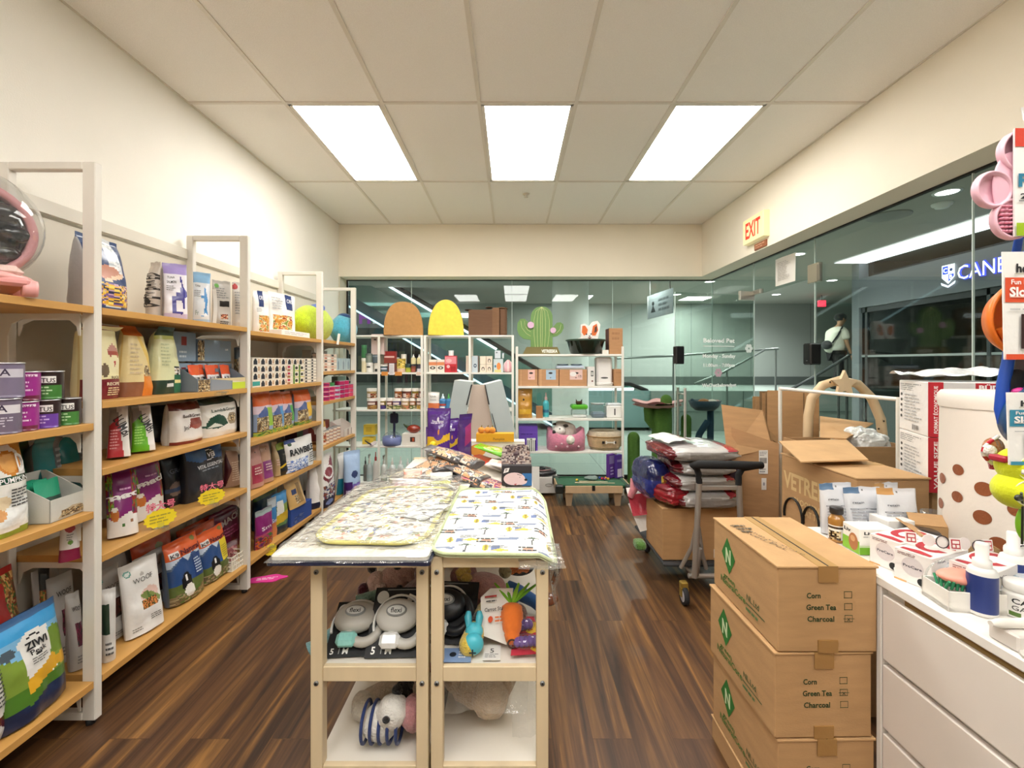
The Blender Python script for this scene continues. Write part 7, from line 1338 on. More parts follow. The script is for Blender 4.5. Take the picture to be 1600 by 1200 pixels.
flatpack(757, 752, zc + .012, .14, .24, 'cream pouch with a purple and red treat print in front of the puppy box', [I(0, .1, .8, .8, ['#7a4a8a', '#c45a5a', '#e8c9b0', '#4a3a7a', '#d98a6a'], 6), Rr(0, .82, 1, 1, '#c03a50')], '#e9dccb', 84, 16, .04)
q = bk(784, 831, 2.36, 728, zc); t = thing('puppy_box', 'box printed with a plain white puppy face beside the tropical mat', 'box'); q.put(t, .04); w, h = q.w, q.h
s = MB(); s.box(-w / 2, w / 2, -.02, .02, 0, h, '#2a262c', .002); s.art((-w / 2, -.02, 0), (w, 0, 0), (0, 0, h), [Rr(.68, 0, 1, .62, '#2f6fb0'), E(.42, .34, .36, .32, '#e6cdd2'), E(.62, .22, .22, .18, '#e6cdd2'), E(.8, .3, .05, .06, '#1c1a20'), E(.6, .42, .015, .02, '#2a262c'), P([(.5, .6), (.66, .52), (.66, .5), (.52, .56)], '#2a262c'), P([(.05, .62), (.22, .7), (.26, .9), (.1, .86)], '#e9e4e6'), T('P', .16, .78, .14, '#2a262c'), P([(.4, .08), (.5, .12), (.46, .02)], '#b03a3a')]); s.build('printed_face', 'paper', t)
rn = random.Random(3)
for i in range(11):
    y = 2.42 + i * .03; hh = h * 1.12 + rn.uniform(0, .03)
    bag(Spot((-.052 + rn.uniform(-.008, .008), y), (.098 + rn.uniform(-.01, .01), y + rn.uniform(-.006, .006)), zc, hh), .018, 'grey and brown snack sachet filed behind the puppy box, %s from the front' % ORD[i], [I(0, .6, 1, 1, ['#8a7a80', '#c9b8b0', '#5c4a50', '#e0d4cc', '#a88a80'], 7)], ['#7a6a6c', '#a8988c', '#8a7074', '#b8a898'][i % 4], nu=18, nv=18, wr=.01, seal=.2, name='snack_sachet', group='snack sachets filed behind the puppy box')
# left front of the heap
flatpack(668, 745, zc + .03, .13, .1, 'white and yellow tent folded card in front of the heap', [Rr(0, 0, 1, .35, '#d9cf5a'), E(.5, .6, .25, .2, '#dfe0e6')], '#eeedea', -18, 50, .02, 'paper', name='folded_card', cat='card')
flatpack(690, 750, zc + .03, .12, .09, 'white and lime folded card beside the tent card', [Rr(0, 0, 1, .4, '#ccd06a')], '#ecebe4', 12, 48, .02, 'paper', name='folded_card', cat='card')
flatpack(712, 757, zc + .01, .16, .12, 'pale green and white leaflet lying at the front of the heap', [Rr(0, 0, 1, .4, '#d3dcae'), L_(.1, .5, .9, .9, '#b9bdb4', 2)], '#f0f0ea', -12, 14, .006, 'paper', name='leaflet', cat='leaflet')
flatpack(641, 758, zc + .03, .2, .08, 'pink and white soft pouch at the left front of the heap', [Rr(.1, .2, .5, .6, '#e8b9c0'), L_(.15, .3, .4, .5, '#5a5a6a', 1)], '#eee3e2', -4, 30, .03, 'film')
flatpack(645, 740, zc + .05, .1, .07, 'small pink and orange packet at the left of the heap', [Rr(0, .3, 1, .7, '#e8a090')], '#f0d0b8', 10, 30, .02)
t = thing('duck_tube', 'clear tube with a bright yellow duck shaped top standing in the heap', 'toy', ((674 - CX) / F * 2.75, 2.75, zc)); MB().cyl((0, 0, 0), (0, 0, .1), .02, n=16, col='#e6e8e0').build('tube', 'clear', t)
MB().ell((0, 0, .12), (.03, .026, .024), '#f4d020', 14).ell((.01, 0, .15), (.02, .018, .018), '#f6d820', 12).build('duck', 'plastic', t); MB().cyl((0, 0, .01), (0, 0, .08), .012, n=12, col='#c9c49a').build('contents', 'plastic', t)
carton(bk(678, 694, 2.72, 712), .06, 'charcoal grey box in the middle of the heap', '#5c5a60', {'f': [Rr(0, 0, 1, .35, '#1c1c1c')]})
# ================================================================ RIGHT SIDE: CARTONS, TROLLEY, CAT TREES
KR = '#bd9058'
def kraft(x0, x1, y0, y1, z0, z1, label, arts=None, seam='y', rz=0, tape=True, name='cardboard_box', col=KR, lid=True):
    t = thing(name, label, 'cardboard box', ((x0 + x1) / 2, (y0 + y1) / 2, z0 + .001), R(rz)); w, d, h = x1 - x0, y1 - y0, z1 - z0 - .002
    s = MB().box(-w / 2, w / 2, -d / 2, d / 2, 0, h - .006, col, .003)
    FR = {'f': ((-w / 2, -d / 2, 0), (w, 0, 0), (0, 0, h)), 'l': ((-w / 2, d / 2, 0), (0, -d, 0), (0, 0, h)), 'r': ((w / 2, -d / 2, 0), (0, d, 0), (0, 0, h)), 't': ((-w / 2, -d / 2, h + .002), (w, 0, 0), (0, d, 0))}
    s.build('carton_body', 'card', t)
    for i in (0, 1):
        a = (-w / 2 - .003, -.002) if i == 0 else (.002, w / 2 + .003)
        s = MB(); (s.box(*a, -d / 2 - .003, d / 2 + .003, h - .006, h, '#c79a60', .001) if seam == 'y' else s.box(-w / 2 - .003, w / 2 + .003, a[0] * d / w, a[1] * d / w, h - .006, h, '#c79a60', .001)); s.build('flap', 'card', t)
    if tape:
        s = MB()
        if seam == 'y': s.box(-.028, .028, -d / 2 - .004, d / 2 + .004, h, h + .0012, '#b08a50').box(-.028, .028, -d / 2 - .0045, -d / 2 - .0031, h - .045, h + .001, '#a37a44').box(-.028, .028, -d / 2 - .004, -d / 2 - .0005, 0, .035, '#a37a44').box(-.0025, .0025, -d / 2 - .003, d / 2, h + .0012, h + .0016, '#2a2018')
        else: s.box(-w / 2 - .004, w / 2 + .004, -.028, .028, h, h + .0012, '#b08a50')
        s.build('tape', 'paper', t)
    if arts:
        s = MB()
        for k, a in arts.items(): s.art(*FR[k], a, 0, .0012)
        s.build('print', 'ink', t)
    return t
GT = '#22401f'
def tea(chk):
    a = [T('Corn', .36, .66, .065, GT, .14, b=.03), T('Green Tea', .435, .525, .065, GT, .3, b=.03), T('Charcoal', .43, .39, .065, GT, .27, b=.03)]
    for i, v in enumerate((.67, .535, .40)):
        for q in (Rr(.66, v - .04, .74, v - .033, GT), Rr(.66, v + .033, .74, v + .04, GT), Rr(.66, v - .04, .665, v + .04, GT), Rr(.735, v - .04, .74, v + .04, GT)): a.append(q)
        if i == chk: a += [T('x', .7, v, .05, GT), Rr(.645, v - .003, .755, v + .003, GT)]
    return a
side = [P([(.16, .6), (.26, .86), (.4, .62), (.3, .36)], '#2f7a34'), T('N', .28, .61, .2, '#cfe0b8', .09, b=.06), T('green', .3, .3, .07, '#3f7a34', .2), T('NaturalCore', .36, .22, .09, '#3f7a34', .42), T('NL.Ltd', .68, .3, .08, '#44603a', .18), Rr(.58, .2, .85, .215, '#44603a'), L_(.58, .1, .85, .18, '#5a7a4c', 1)]
kraft(.75, 1.03, 1.29, 1.68, 0, .086, 'flat carton on the floor at the very bottom of the tea litter stack', tape=False)
kraft(.752, 1.03, 1.275, 1.67, .087, .333, 'lowest printed litter carton of the stack beside the white counter', {'f': tea(1), 'l': side}, rz=1)
kraft(.742, 1.022, 1.275, 1.67, .334, .58, 'middle printed litter carton of the stack beside the white counter', {'f': tea(1), 'l': side}, rz=1.2)
kraft(.753, 1.035, 1.27, 1.67, .581, .827, 'topmost printed litter carton with handwriting on its lid', {'f': tea(2), 'l': side, 't': [T('Beloved Pet', .2, .52, .045, '#3a3228', .55, rot=-72, b=-.012), T('ship to store', .32, .4, .03, '#3a3228', .5, rot=-72, b=-.012), L_(.1, .6, .3, .8, '#5a5040', 3)]})
# the trolley
t = thing('hand_trolley', 'steel push trolley with a black handle bar carrying food sacks', 'trolley', (1.17, 2.62, 0), world=True); mt = '#b8b4ae'
x0, x1, y0, y1 = 1.075, 1.345, 2.62, 3.4
for x, px in ((x0, 1), (x1, -1)): MB().tube([(x + .0, y0 + .02, .14), (x, y0, .3), (x + px * .012, y0 - .0, .55), (x + px * .02, y0, .74)], .0165, 12, mt).build('upright', 'metal', t)
MB().box(x0 + .02, x1 - .02, y0 - .008, y0 + .008, .66, .685, mt, .003).build('cross_bar', 'metal', t)
h_ = MB(); h_.tube([(x0 + .02, y0, .7), (x0 + .015, y0, .76), (x0 - .0, y0 - .01, .79), (x0 - .03, y0 - .03, .81), (x0 + .0, y0 - .035, .817), (x1, y0 - .035, .813), (x1 + .1, y0 - .03, .812), (x1 + .09, y0 - .02, .808), (x1 + .0, y0 - .01, .79), (x1 - .02, y0, .75), (x1 - .02, y0, .69)], [.018, .018, .018, .02, .024, .024, .02, .018, .018, .018, .018], 12, '#17181a')
h_.build('handle_bar', 'rubber', t)
s = MB(); s.box(.93, 1.42, y0 + .12, y1, .155, .175, '#3a3a3c', .006); s.build('deck', 'rubber', t)
s = MB()
for x in (x0 + .02, x1 - .02): s.tube([(x, y0, .32), (x - .01, y0 + .02, .16), (x, y0 + .12, .13), (x, y1 - .05, .13)], .017, 10, mt)
s.tube([(x0 - .02, y0 + .06, .13), (x1 + .03, y0 + .06, .13)], .015, 10, mt); s.tube([(x0 + .02, y0 + .01, .5), (x0 + .0, y0 + .06, .3), (x0 - .05, y0 + .1, .16)], .012, 8, mt); s.tube([(x0 + .02, y0 + .01, .44), (x0 + .06, y0 + .05, .26), (x0 + .1, y0 + .09, .16)], .012, 8, mt); s.build('under_frame', 'metal', t)
for x, y in ((1.0, 2.6), (1.39, 2.6), (1.0, 3.33), (1.39, 3.33)):
    o = MB().lathe([(.0001, -.014), (.03, -.014), (.034, -.012), (.05, -.013), (.052, 0), (.05, .013), (.034, .012), (.03, .014), (.0001, .014)], 24, lambda th, z: '#c3bfc4' if abs(z) > .0125 else '#2a2a2c', M=Matrix.Translation((x, y, .053)) @ Matrix.Rotation(R(90), 4, 'Y') @ Matrix.Rotation(0, 4, 'X')).build('caster_wheel', 'rubber', t)
    MB().box(x - .02, x + .02, y - .01, y + .03, .09, .13, '#b59a4c', .004).box(x - .022, x - .017, y - .012, y + .02, .05, .1, '#b59a4c').box(x + .017, x + .022, y - .012, y + .02, .05, .1, '#b59a4c').build('caster_fork', 'metal', o)
kraft(.935, 1.4, 2.78, 3.12, .178, .5, 'plain cardboard box on the trolley under the red sacks', {'f': [Rr(.68, .05, .76, .22, '#d9d4cc')]}, seam='x', col='#b98a50')
def pillow(name, label, loc, dim, colf, rz=0, cat='sack', m='film', e=.45, nz=.05, tilt=0, arts=None):
    s = MB(); nu, nv = 44, 24; sd = random.random() * 30; vs = []; fs = []; cs = []
    def sg(a, p): return math.copysign(abs(a) ** p, a)
    def pt(u, v):
        th, ph = 2 * pi * u, -pi / 2 + pi * v; x, y, z = sg(cos(ph), .6) * sg(cos(th), e), sg(cos(ph), .6) * sg(sin(th), e), sg(sin(ph), .75)
        n = 1 + nz * noise.noise(Vector((x * 2.2, y * 2.2, z * 3 + sd))) + nz * .5 * noise.noise(Vector((x * 7, y * 7, z * 9 + sd)))
        return Vector((x * dim[0] / 2 * n, y * dim[1] / 2 * n, dim[2] / 2 + z * dim[2] / 2 * (1 + nz * noise.noise(Vector((x * 3, y * 3, sd))))))
    def cf(u, v):
        p = pt(u, v); return colf(2 * p.x / dim[0], 2 * p.y / dim[1], 2 * p.z / dim[2] - 1)
    s.grid(pt, nu * 2, nv * 2, cf); o = s.build(name, m); o.location = loc; o.rotation_euler = (R(tilt), 0, R(rz)); return tag(o, label, cat)
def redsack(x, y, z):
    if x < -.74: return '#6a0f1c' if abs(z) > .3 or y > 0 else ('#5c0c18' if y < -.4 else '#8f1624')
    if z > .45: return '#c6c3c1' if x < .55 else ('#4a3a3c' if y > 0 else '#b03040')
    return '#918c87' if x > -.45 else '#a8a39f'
z0 = .505
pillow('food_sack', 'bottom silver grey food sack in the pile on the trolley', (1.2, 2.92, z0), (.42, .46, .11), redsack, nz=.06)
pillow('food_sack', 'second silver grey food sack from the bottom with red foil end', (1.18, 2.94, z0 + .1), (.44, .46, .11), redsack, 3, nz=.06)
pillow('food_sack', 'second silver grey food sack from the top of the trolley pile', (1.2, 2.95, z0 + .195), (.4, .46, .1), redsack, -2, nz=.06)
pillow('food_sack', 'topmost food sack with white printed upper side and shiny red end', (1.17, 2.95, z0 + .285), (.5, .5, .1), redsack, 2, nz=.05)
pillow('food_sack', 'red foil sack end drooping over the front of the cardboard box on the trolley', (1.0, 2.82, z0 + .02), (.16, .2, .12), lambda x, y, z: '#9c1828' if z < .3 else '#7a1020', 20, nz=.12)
pillow('food_sack', 'navy blue and yellow printed food sack at the left end of the trolley pile', (.935, 3.02, z0), (.17, .34, .26), lambda x, y, z: ('#1a2456' if z > .1 else '#1c2a7a') if x < .1 else ('#c9b84a' if abs(z) < .4 and y < 0 else ('#e6e4e0' if z < 0 else '#1a2050')), 6, nz=.07)
pillow('food_sack', 'dark navy sack bulging behind the right post of the trolley', (1.42, 3.0, z0 + .08), (.12, .3, .18), lambda x, y, z: '#1c2040', 0, nz=.06)
s = MB(); s.grid(lambda u, v: Vector((.2 * u - .1, .3 * v, .02 * sin(u * 3) + .006 * noise.noise(Vector((u * 4, v * 4, 0))))), 14, 14, lambda u, v: '#efedea' if u < .7 else '#b03a44'); o = s.build('plastic_sheet', 'film'); o.location = (1.08, 2.82, z0 + .395); o.rotation_euler = (0, 0, R(8)); tag(o, 'white glossy sheet with red corner lying on the topmost sack', 'sheet')
for i, (px, py, c, rz_) in enumerate(((998, 783, '#b8404c', 50), (1002, 806, '#e6e4e0', 70), (1100, 812, '#d8d4d0', 0))):
    if i == 2: continue
    s = MB(); s.grid(lambda u, v: Vector((.14 * u - .07, .2 * v - .1, .03 * u * u)), 8, 8, lambda u, v: c if 0 < v < .75 else '#f0eeea'); o = s.build('magazine', 'film'); p = at(px, py, 3.16); o.location = (p.x, 3.16, p.z); o.rotation_euler = (R(55), 0, R(rz_ - 40)); tag(o, ['red covered magazine sliding down left of the trolley box', 'white folded leaflet under the red covered magazine'][i], 'magazine')
pillow('chew_toy', 'leafy green plush toy poking out low at the left of the trolley', (.84, 2.95, .18), (.07, .1, .06), lambda x, y, z: '#5a8a3a', m='plush', cat='toy')
o = MB().tube([(0, 0, .02), (.03, 0, .08), (.02, .02, .15)], [.02, .03, .012], 10, '#e08a94').build('chew_toy', 'plush'); p = at(997, 757, 3.2); o.location = (.83, 3.15, .44); tag(o, 'pink plush end poking out left of the navy sack', 'toy')
# tall open carton beyond the trolley
def sheet(pts, th, name='flap', par=None, col='#bf925a', label=None):
    P_ = [Vector(p) for p in pts]; n = (P_[1] - P_[0]).cross(P_[-1] - P_[0]).normalized() * th
    s = MB(); s.add(P_ + [p + n for p in P_], [tuple(range(len(P_))), tuple(range(len(P_), 2 * len(P_)))] + [(i, (i + 1) % len(P_), len(P_) + (i + 1) % len(P_), len(P_) + i) for i in range(len(P_))], col)
    o = s.build(name, 'card', par)
    if label: tag(o, label, 'cardboard')
    return o
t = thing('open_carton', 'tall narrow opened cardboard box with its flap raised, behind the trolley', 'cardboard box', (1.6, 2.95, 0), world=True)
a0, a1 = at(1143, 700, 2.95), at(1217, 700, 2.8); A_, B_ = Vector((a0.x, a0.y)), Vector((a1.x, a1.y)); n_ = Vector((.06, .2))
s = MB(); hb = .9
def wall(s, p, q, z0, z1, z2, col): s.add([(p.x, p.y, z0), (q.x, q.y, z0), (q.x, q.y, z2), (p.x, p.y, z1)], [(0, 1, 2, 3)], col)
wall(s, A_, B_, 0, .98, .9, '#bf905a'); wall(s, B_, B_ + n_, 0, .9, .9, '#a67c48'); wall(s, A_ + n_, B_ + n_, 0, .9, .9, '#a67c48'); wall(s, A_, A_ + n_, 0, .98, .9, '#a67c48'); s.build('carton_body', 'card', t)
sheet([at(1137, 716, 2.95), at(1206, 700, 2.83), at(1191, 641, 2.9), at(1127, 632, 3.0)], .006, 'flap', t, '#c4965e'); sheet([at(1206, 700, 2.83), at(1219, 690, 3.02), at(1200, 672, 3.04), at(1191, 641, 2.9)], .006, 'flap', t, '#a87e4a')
s = MB(); O = at(1186, 740, 2.858); U = at(1200, 740, 2.832) - O; Vv = Vector((0, 0, .15)); s.art(O + Vector((-.004, -.006, 0)), U, Vv, [Rr(0, 0, 1, 1, '#e9e6e0'), L_(.1, .75, .9, .95, '#888', 3)] + [Rr(.1 + .08 * i, .45, .14 + .08 * i, .68, '#222') for i in range(10)] + [L_(.1, .05, .8, .35, '#999', 3)]); O = at(1190, 765, 2.85); s.art(O + Vector((-.004, -.006, 0)), U * .55, Vector((0, 0, .075)), [Rr(0, 0, 1, 1, '#e9e6e0'), E(.5, .5, .2, .15, '#9a9aa0')]); s.build('shipping_label', 'paper', t)
for i in range(6):
    pa, pb, y, yt = [(1199, 1280, 3.1, 611), (1196, 1262, 3.2, 612), (1191, 1230, 3.28, 615), (1187, 1225, 3.36, 612), (1181, 1215, 3.44, 622), (1176, 1210, 3.52, 620)][i]
    q = sy(pa, pb, y, 0, yt, y - .12 if i == 0 else y - .05); s = MB(); s.box(-q.w / 2, q.w / 2, -.004, .004, 0, q.h, ['#bd8f58', '#9c7444', '#b4864e', '#8a683c', '#b98c54', '#ab8048'][i])
    if i == 0: s.box(q.w * .2, q.w * .22, -.006, -.004, q.h * .5, q.h * .99, '#7a5a34').box(q.w * .2, q.w / 2, -.0065, -.004, .3, q.h * .78, '#b4874f')
    o = s.build('flattened_carton', 'card'); q.put(o, .008); tag(o, 'flattened cardboard sheet standing upright, %s in the row by the glass' % (['frontmost and widest', 'second', 'third', 'fourth', 'fifth', 'rearmost'][i]), 'cardboard', 'flattened cartons standing by the glass')
# printed box and open flaps
t = kraft(1.36, 1.65, 1.77, 2.26, 0, .95, 'large cardboard box printed VETREESKA with a black paw outline', {'l': [T('VETREESKA', .5, .875, .085, '#d9bb86', .92, b=.04), T('BLOOMING', .42, .785, .03, '#d9bb86', .42), T('CAT TOY', .48, .745, .03, '#d9bb86', .3)]}, seam='x', col='#b98b54')
s = MB(); x = 1.357
for cy, cz, ry, rz_ in ((2.16, .66, .07, .09), (2.03, .67, .055, .08), (1.92, .6, .1, .05)): s.tube([(x, cy + ry * cos(a), cz + rz_ * sin(a)) for a in [R(-10) + R(200) * i / 18 for i in range(19)]], .009, 6, '#15130f', flat=.4)
s.build('paw_outline', 'ink', t).matrix_parent_inverse = Matrix.Translation(t.location).inverted()
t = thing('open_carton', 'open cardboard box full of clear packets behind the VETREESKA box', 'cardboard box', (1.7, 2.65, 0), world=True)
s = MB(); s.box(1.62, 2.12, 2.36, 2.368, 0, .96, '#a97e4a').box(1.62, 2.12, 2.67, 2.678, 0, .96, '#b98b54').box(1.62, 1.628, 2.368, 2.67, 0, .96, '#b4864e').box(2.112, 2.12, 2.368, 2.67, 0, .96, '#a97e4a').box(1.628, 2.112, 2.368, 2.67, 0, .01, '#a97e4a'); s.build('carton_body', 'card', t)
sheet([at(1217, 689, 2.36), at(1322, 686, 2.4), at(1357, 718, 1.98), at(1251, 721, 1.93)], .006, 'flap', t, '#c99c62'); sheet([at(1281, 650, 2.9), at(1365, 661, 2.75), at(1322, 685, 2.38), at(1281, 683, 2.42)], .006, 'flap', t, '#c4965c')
for i, (px, py, d, c) in enumerate(((1345, 690, 2.5, '#d6d6d2'), (1356, 712, 2.46, '#dcdcd8'), (1332, 678, 2.58, '#8a8a3c'))):
    q = at(px, py, d); pillow('clear_packet', ['crinkled whitish packet', 'larger crinkled whitish packet', 'olive and white striped packet'][i] + ' in the open box by the wooden arch', (q.x, d, .88 - .02 * i), (.17, .15, .16), lambda x, y, z: c if i < 2 or sin(x * 14) > 0 else '#e0dfd6', m='film', cat='packet', nz=.2)
# wooden arch with star
t = thing('wooden_arch', 'pale wooden arch stand with a star on top', 'pet toy', (1.95, 2.7, 0), world=True); D_ = 2.8
pts = [at(1262, 700, D_), at(1263, 650, D_), at(1268, 622, D_), at(1285, 602, D_), at(1312, 594, D_), at(1340, 600, D_), at(1362, 622, D_), at(1376, 655, D_), at(1381, 700, D_)]
pts = [Vector((pts[0].x, D_, .0))] + pts + [Vector((pts[-1].x, D_, 0))]; MB().tube(pts, .027, 12, '#dcbb88').build('hoop', 'pale_wood', t)
MB().box(pts[0].x - .05, pts[-1].x + .05, D_ - .1, D_ + .1, 0, .03, '#dcbb88', .01).build('base', 'pale_wood', t)
st = []; c_ = at(1317, 600, D_ - .04)
for i in range(10): r = .085 if i % 2 == 0 else .04; a = pi / 2 + i * pi / 5; st.append((r * cos(a), r * sin(a)))
MB().prism(st, (0, .022, 0), (c_.x, c_.y - .02, c_.z), col='#e3c596').build('star', 'pale_wood', t)
s = MB()
for px, py in ((1297, 597), (1305, 595), (1313, 597), (1381, 658), (1373, 670)): q = at(px, py, D_ - .035); s.ell(q, (.006, .004, .006), '#3a2c20', 8)
s.build('screw', 'metal', t); MB().tube([at(1381, 702, D_), at(1395, 702, D_ - .05)], [.02, .026], 10, '#c9a878').build('peg', 'pale_wood', t)
t = thing('garment_rail', 'slim white metal rail with an upright, above the open cartons', 'rail', (1.9, 2.2, 0), world=True)
MB().tube([at(1219, 607, 2.9), at(1404, 624, 2.2)], .0105, 10, '#eeeae0').build('top_rail', 'enamel', t); q = at(1404, 624, 2.2); MB().tube([(q.x, 2.2, q.z + .01), (q.x, 2.2, 0)], .011, 10, '#eeeae0').build('post', 'enamel', t); q = at(1219, 607, 2.9); MB().tube([(q.x, 2.9, q.z + .01), (q.x, 2.9, 0)], .011, 10, '#eeeae0').build('post', 'enamel', t)
# pad cartons
def padbox(z0, z1, label, ttl, first):
    A = Vector((1.755, 2.03)); B = Vector((1.653, 1.78)); q = Spot(A, B, z0, z1 - z0); red = Rr(.86, 0, 1, 1, '#c01f2c') if 0 else None
    o = carton(q, .34, label, {'*': '#eceae8'}, {'f': [L_(.05, .8, .8, .95, '#9a9a9a', 4)] + [E(.1, .72 - .11 * i, .035, .03, '#444') for i in range(5)] + [L_(.22, .2, .85, .75, '#b5b5b5', 9)] + [Rr(.5 + .035 * i, .06, .515 + .035 * i, .16, '#333') for i in range(7)],
        'r': [Rr(0, 0, .14, 1, '#bb1f2c'), T(ttl, .07, .5, .055, '#f3e9e6', .86, rot=90, b=.03)] + ([Rr(.14, .8, 1, .99, '#d5d2d0'), Rr(.42, .83, .72, .99, '#b5202c'), T("BÜD'z", .57, .91, .09, '#f6f2f0', .24, b=.05), Rr(.16, .1, .8, .78, '#2f63a8'), P([(.16, .35), (.26, .42), (.35, .38), (.3, .55), (.2, .6)], '#e0b02c'), E(.9, .88, .09, .08, '#3f2a20')] if first else [Rr(.14, .1, .9, .8, '#35445c')])}, name='pad_carton', ch=.003); return o
kraft(1.69, 1.98, 1.8, 2.1, 0, .884, 'cardboard box carrying the two white pad cartons', tape=False)
padbox(.887, 1.105, 'lower white pad carton with red VALUE SIZE stripe', 'VALUE SIZE', False); padbox(1.107, 1.325, "upper white pad carton with red stripe and BÜD'z badge", 'FORMAT ÉCONOMIQUE', True)
s = MB(); s.grid(lambda u, v: Vector((.36 * u, .2 * v, .03 + .03 * noise.noise(Vector((u * 4, v * 3, 1))) + .03 * u * v)), 20, 12, '#fff'); o = s.build('torn_plastic', 'film'); o.location = (1.66, 1.84, 1.325); o.rotation_euler = (0, 0, R(-15)); tag(o, 'torn white plastic film on top of the upper pad carton', 'plastic wrap')
# cat trees behind the glass door
def skinned(name, m, parent, chains, col, sub=2):
    import bmesh
    me = bpy.data.meshes.new(name); bm = bmesh.new(); sk = bm.verts.layers.skin.verify(); first = True; idx = {}
    for ch in chains:
        pv = None
        for p in ch:
            key = tuple(round(c, 4) for c in p[:3])
            if key in idx: v = idx[key]
            else:
                v = bm.verts.new(p[:3]); v[sk].radius = (p[3], p[3]); idx[key] = v
                if first: v[sk].use_root = True; first = False
            if pv is not None and pv is not v: bm.edges.new((pv, v))
            pv = v
    bm.to_mesh(me); bm.free(); o = bpy.data.objects.new(name, me); COL.objects.link(o); o.parent = parent
    o.modifiers.new('Skin', 'SKIN').use_smooth_shade = True; mm = o.modifiers.new('Sub', 'SUBSURF'); mm.levels = mm.render_levels = sub
    k = m + col
    if k not in MATS: mat(k, .85, var=.06, col=col, bump=.2 if m != 'skin' else 0)
    me.materials.append(MATS[k]); return o
G1, G2 = '#4f7a2c', '#3f6a24'
t = thing('cat_tree', 'green cactus cat tree with a pink flower seat behind the glass door', 'cat tree', (1.6, 4.86, 0), world=True); d = 4.86
def X(px): return (px - CX) / F * d
def Z(py): return HC + (HY - py) / F * d
def stub(px, pts, r, nm):
    s = MB(); s.tube([(X(a), d, Z(b)) for a, b in pts], r, 18, G1); e = pts[-1]; rr = r if not isinstance(r, list) else r[-1]; s.ell((X(e[0]), d, Z(e[1])), (rr, rr, rr), G1, 16); s.build(nm, 'rope', t)
stub(0, [(1034, 772), (1034, 645)], .105, 'trunk'); stub(0, [(990, 772), (990, 684)], .065, 'small_stem'); stub(0, [(1045, 688), (1065, 688), (1072, 680), (1072, 655)], .055, 'arm'); stub(0, [(1041, 640), (1041, 625)], .06, 'top_knob'); stub(0, [(1022, 665), (1014, 655), (1013, 640)], .05, 'arm')
s = MB(); n = 60
s.grid(lambda u, v: Vector((X(1027) + (.27 + .035 * sin(6 * 2 * pi * u)) * v * cos(2 * pi * u), d + (.27 + .035 * sin(6 * 2 * pi * u)) * v * sin(2 * pi * u) * .8, Z(634) + .02 + .03 * v ** 2 * (1 + .5 * sin(6 * 2 * pi * u)))), n, 8, '#e6aba6'); s.grid(lambda u, v: Vector((X(1027) + (.26 + .035 * sin(6 * 2 * pi * u)) * v * cos(2 * pi * u), d + (.26 + .035 * sin(6 * 2 * pi * u)) * v * sin(2 * pi * u) * .8, Z(634) - .03 + .05 * v ** 2)), n, 8, '#dba09c'); s.build('flower_seat', 'plush', t)
MB().box(X(975), X(1075), d - .22, d + .22, 0, .04, '#8a9a6a', .02).build('base', 'fabric', t)
t = thing('cat_tree', 'navy and brick red cat tree with a bowl seat on a curved post', 'cat tree', (2.1, 4.98, 0), world=True); d = 4.98
MB().lathe([(.0001, 0), (.19, 0), (.2, .1), (.2, .3), (.17, .42), (.1, .47), (.0001, .48)], 30, '#a34a3a', c=(X(1103), d, 0), sy=.8).build('round_house', 'fabric', t)
MB().tube([(X(1110), d, .45), (X(1110), d, Z(636))], .035, 12, '#2a4c60').build('post', 'rope', t); MB().tube([(X(1090), d, .4), (X(1088), d, .5), (X(1093), d, .62), (X(1106), d, .76)], .035, 12, '#2a4c60').build('curved_post', 'rope', t)
MB().lathe([(.0001, 0), (.1, .0), (.15, .04), (.18, .11), (.165, .11), (.13, .05), (.0001, .03)], 28, '#24404e', c=(X(1101), d, Z(641)), sy=.8).build('bowl_seat', 'plush', t); MB().tube([(X(1092), d - .05, Z(634)), (X(1078), d - .02, Z(624))], [.03, .022], 10, '#24404e').build('seat_wing', 'plush', t)
o = MB().ell((0, 0, .0), (.07, .05, .04), '#a8703c', 12).ell((.08, -.02, .0), (.06, .04, .035), '#e6dcd2', 12).ell((.14, 0, 0), (.04, .04, .03), '#c49a98', 10).build('plush_toy', 'plush'); o.location = (X(1100), d, Z(634) + .04); tag(o, 'brown and cream plush toy in the navy bowl seat', 'plush toy')

# ================================================================ THE WALKING PERSON
q = at(1306, 600, 10.0); t = thing('person', 'dark haired person in a white shirt and black trousers walking with a shoulder bag', 'person', (q.x, 10.0, .832), 0)
H = [(0, 0, .86, .12), (0, 0, 1.0, .14), (.02, 0, 1.2, .17), (.05, 0, 1.33, .13), (.07, 0, 1.4, .055), (.1, 0, 1.45, .06), (.12, -.01, 1.53, .095), (.12, -.01, 1.6, .08)]
skinned('body', 'skin', t, [H, [(.05, 0, 1.33, .13), (.05, -.17, 1.3, .055), (.07, -.22, 1.05, .042), (.16, -.2, .85, .034), (.2, -.19, .78, .03)], [(.05, 0, 1.33, .13), (.05, .17, 1.3, .055), (.1, .22, 1.05, .042), (.2, .2, .85, .034), (.24, .19, .78, .03)], [(0, 0, .86, .12), (-.02, -.09, .78, .09), (.02, -.09, .45, .06), (-.12, -.09, .1, .04), (-.1, -.09, .05, .04), (.02, -.09, .035, .03)], [(0, 0, .86, .12), (.04, .09, .78, .09), (.16, .09, .46, .06), (.16, .09, .1, .04), (.17, .09, .05, .04), (.29, .09, .035, .03)]], '#b48a6c')
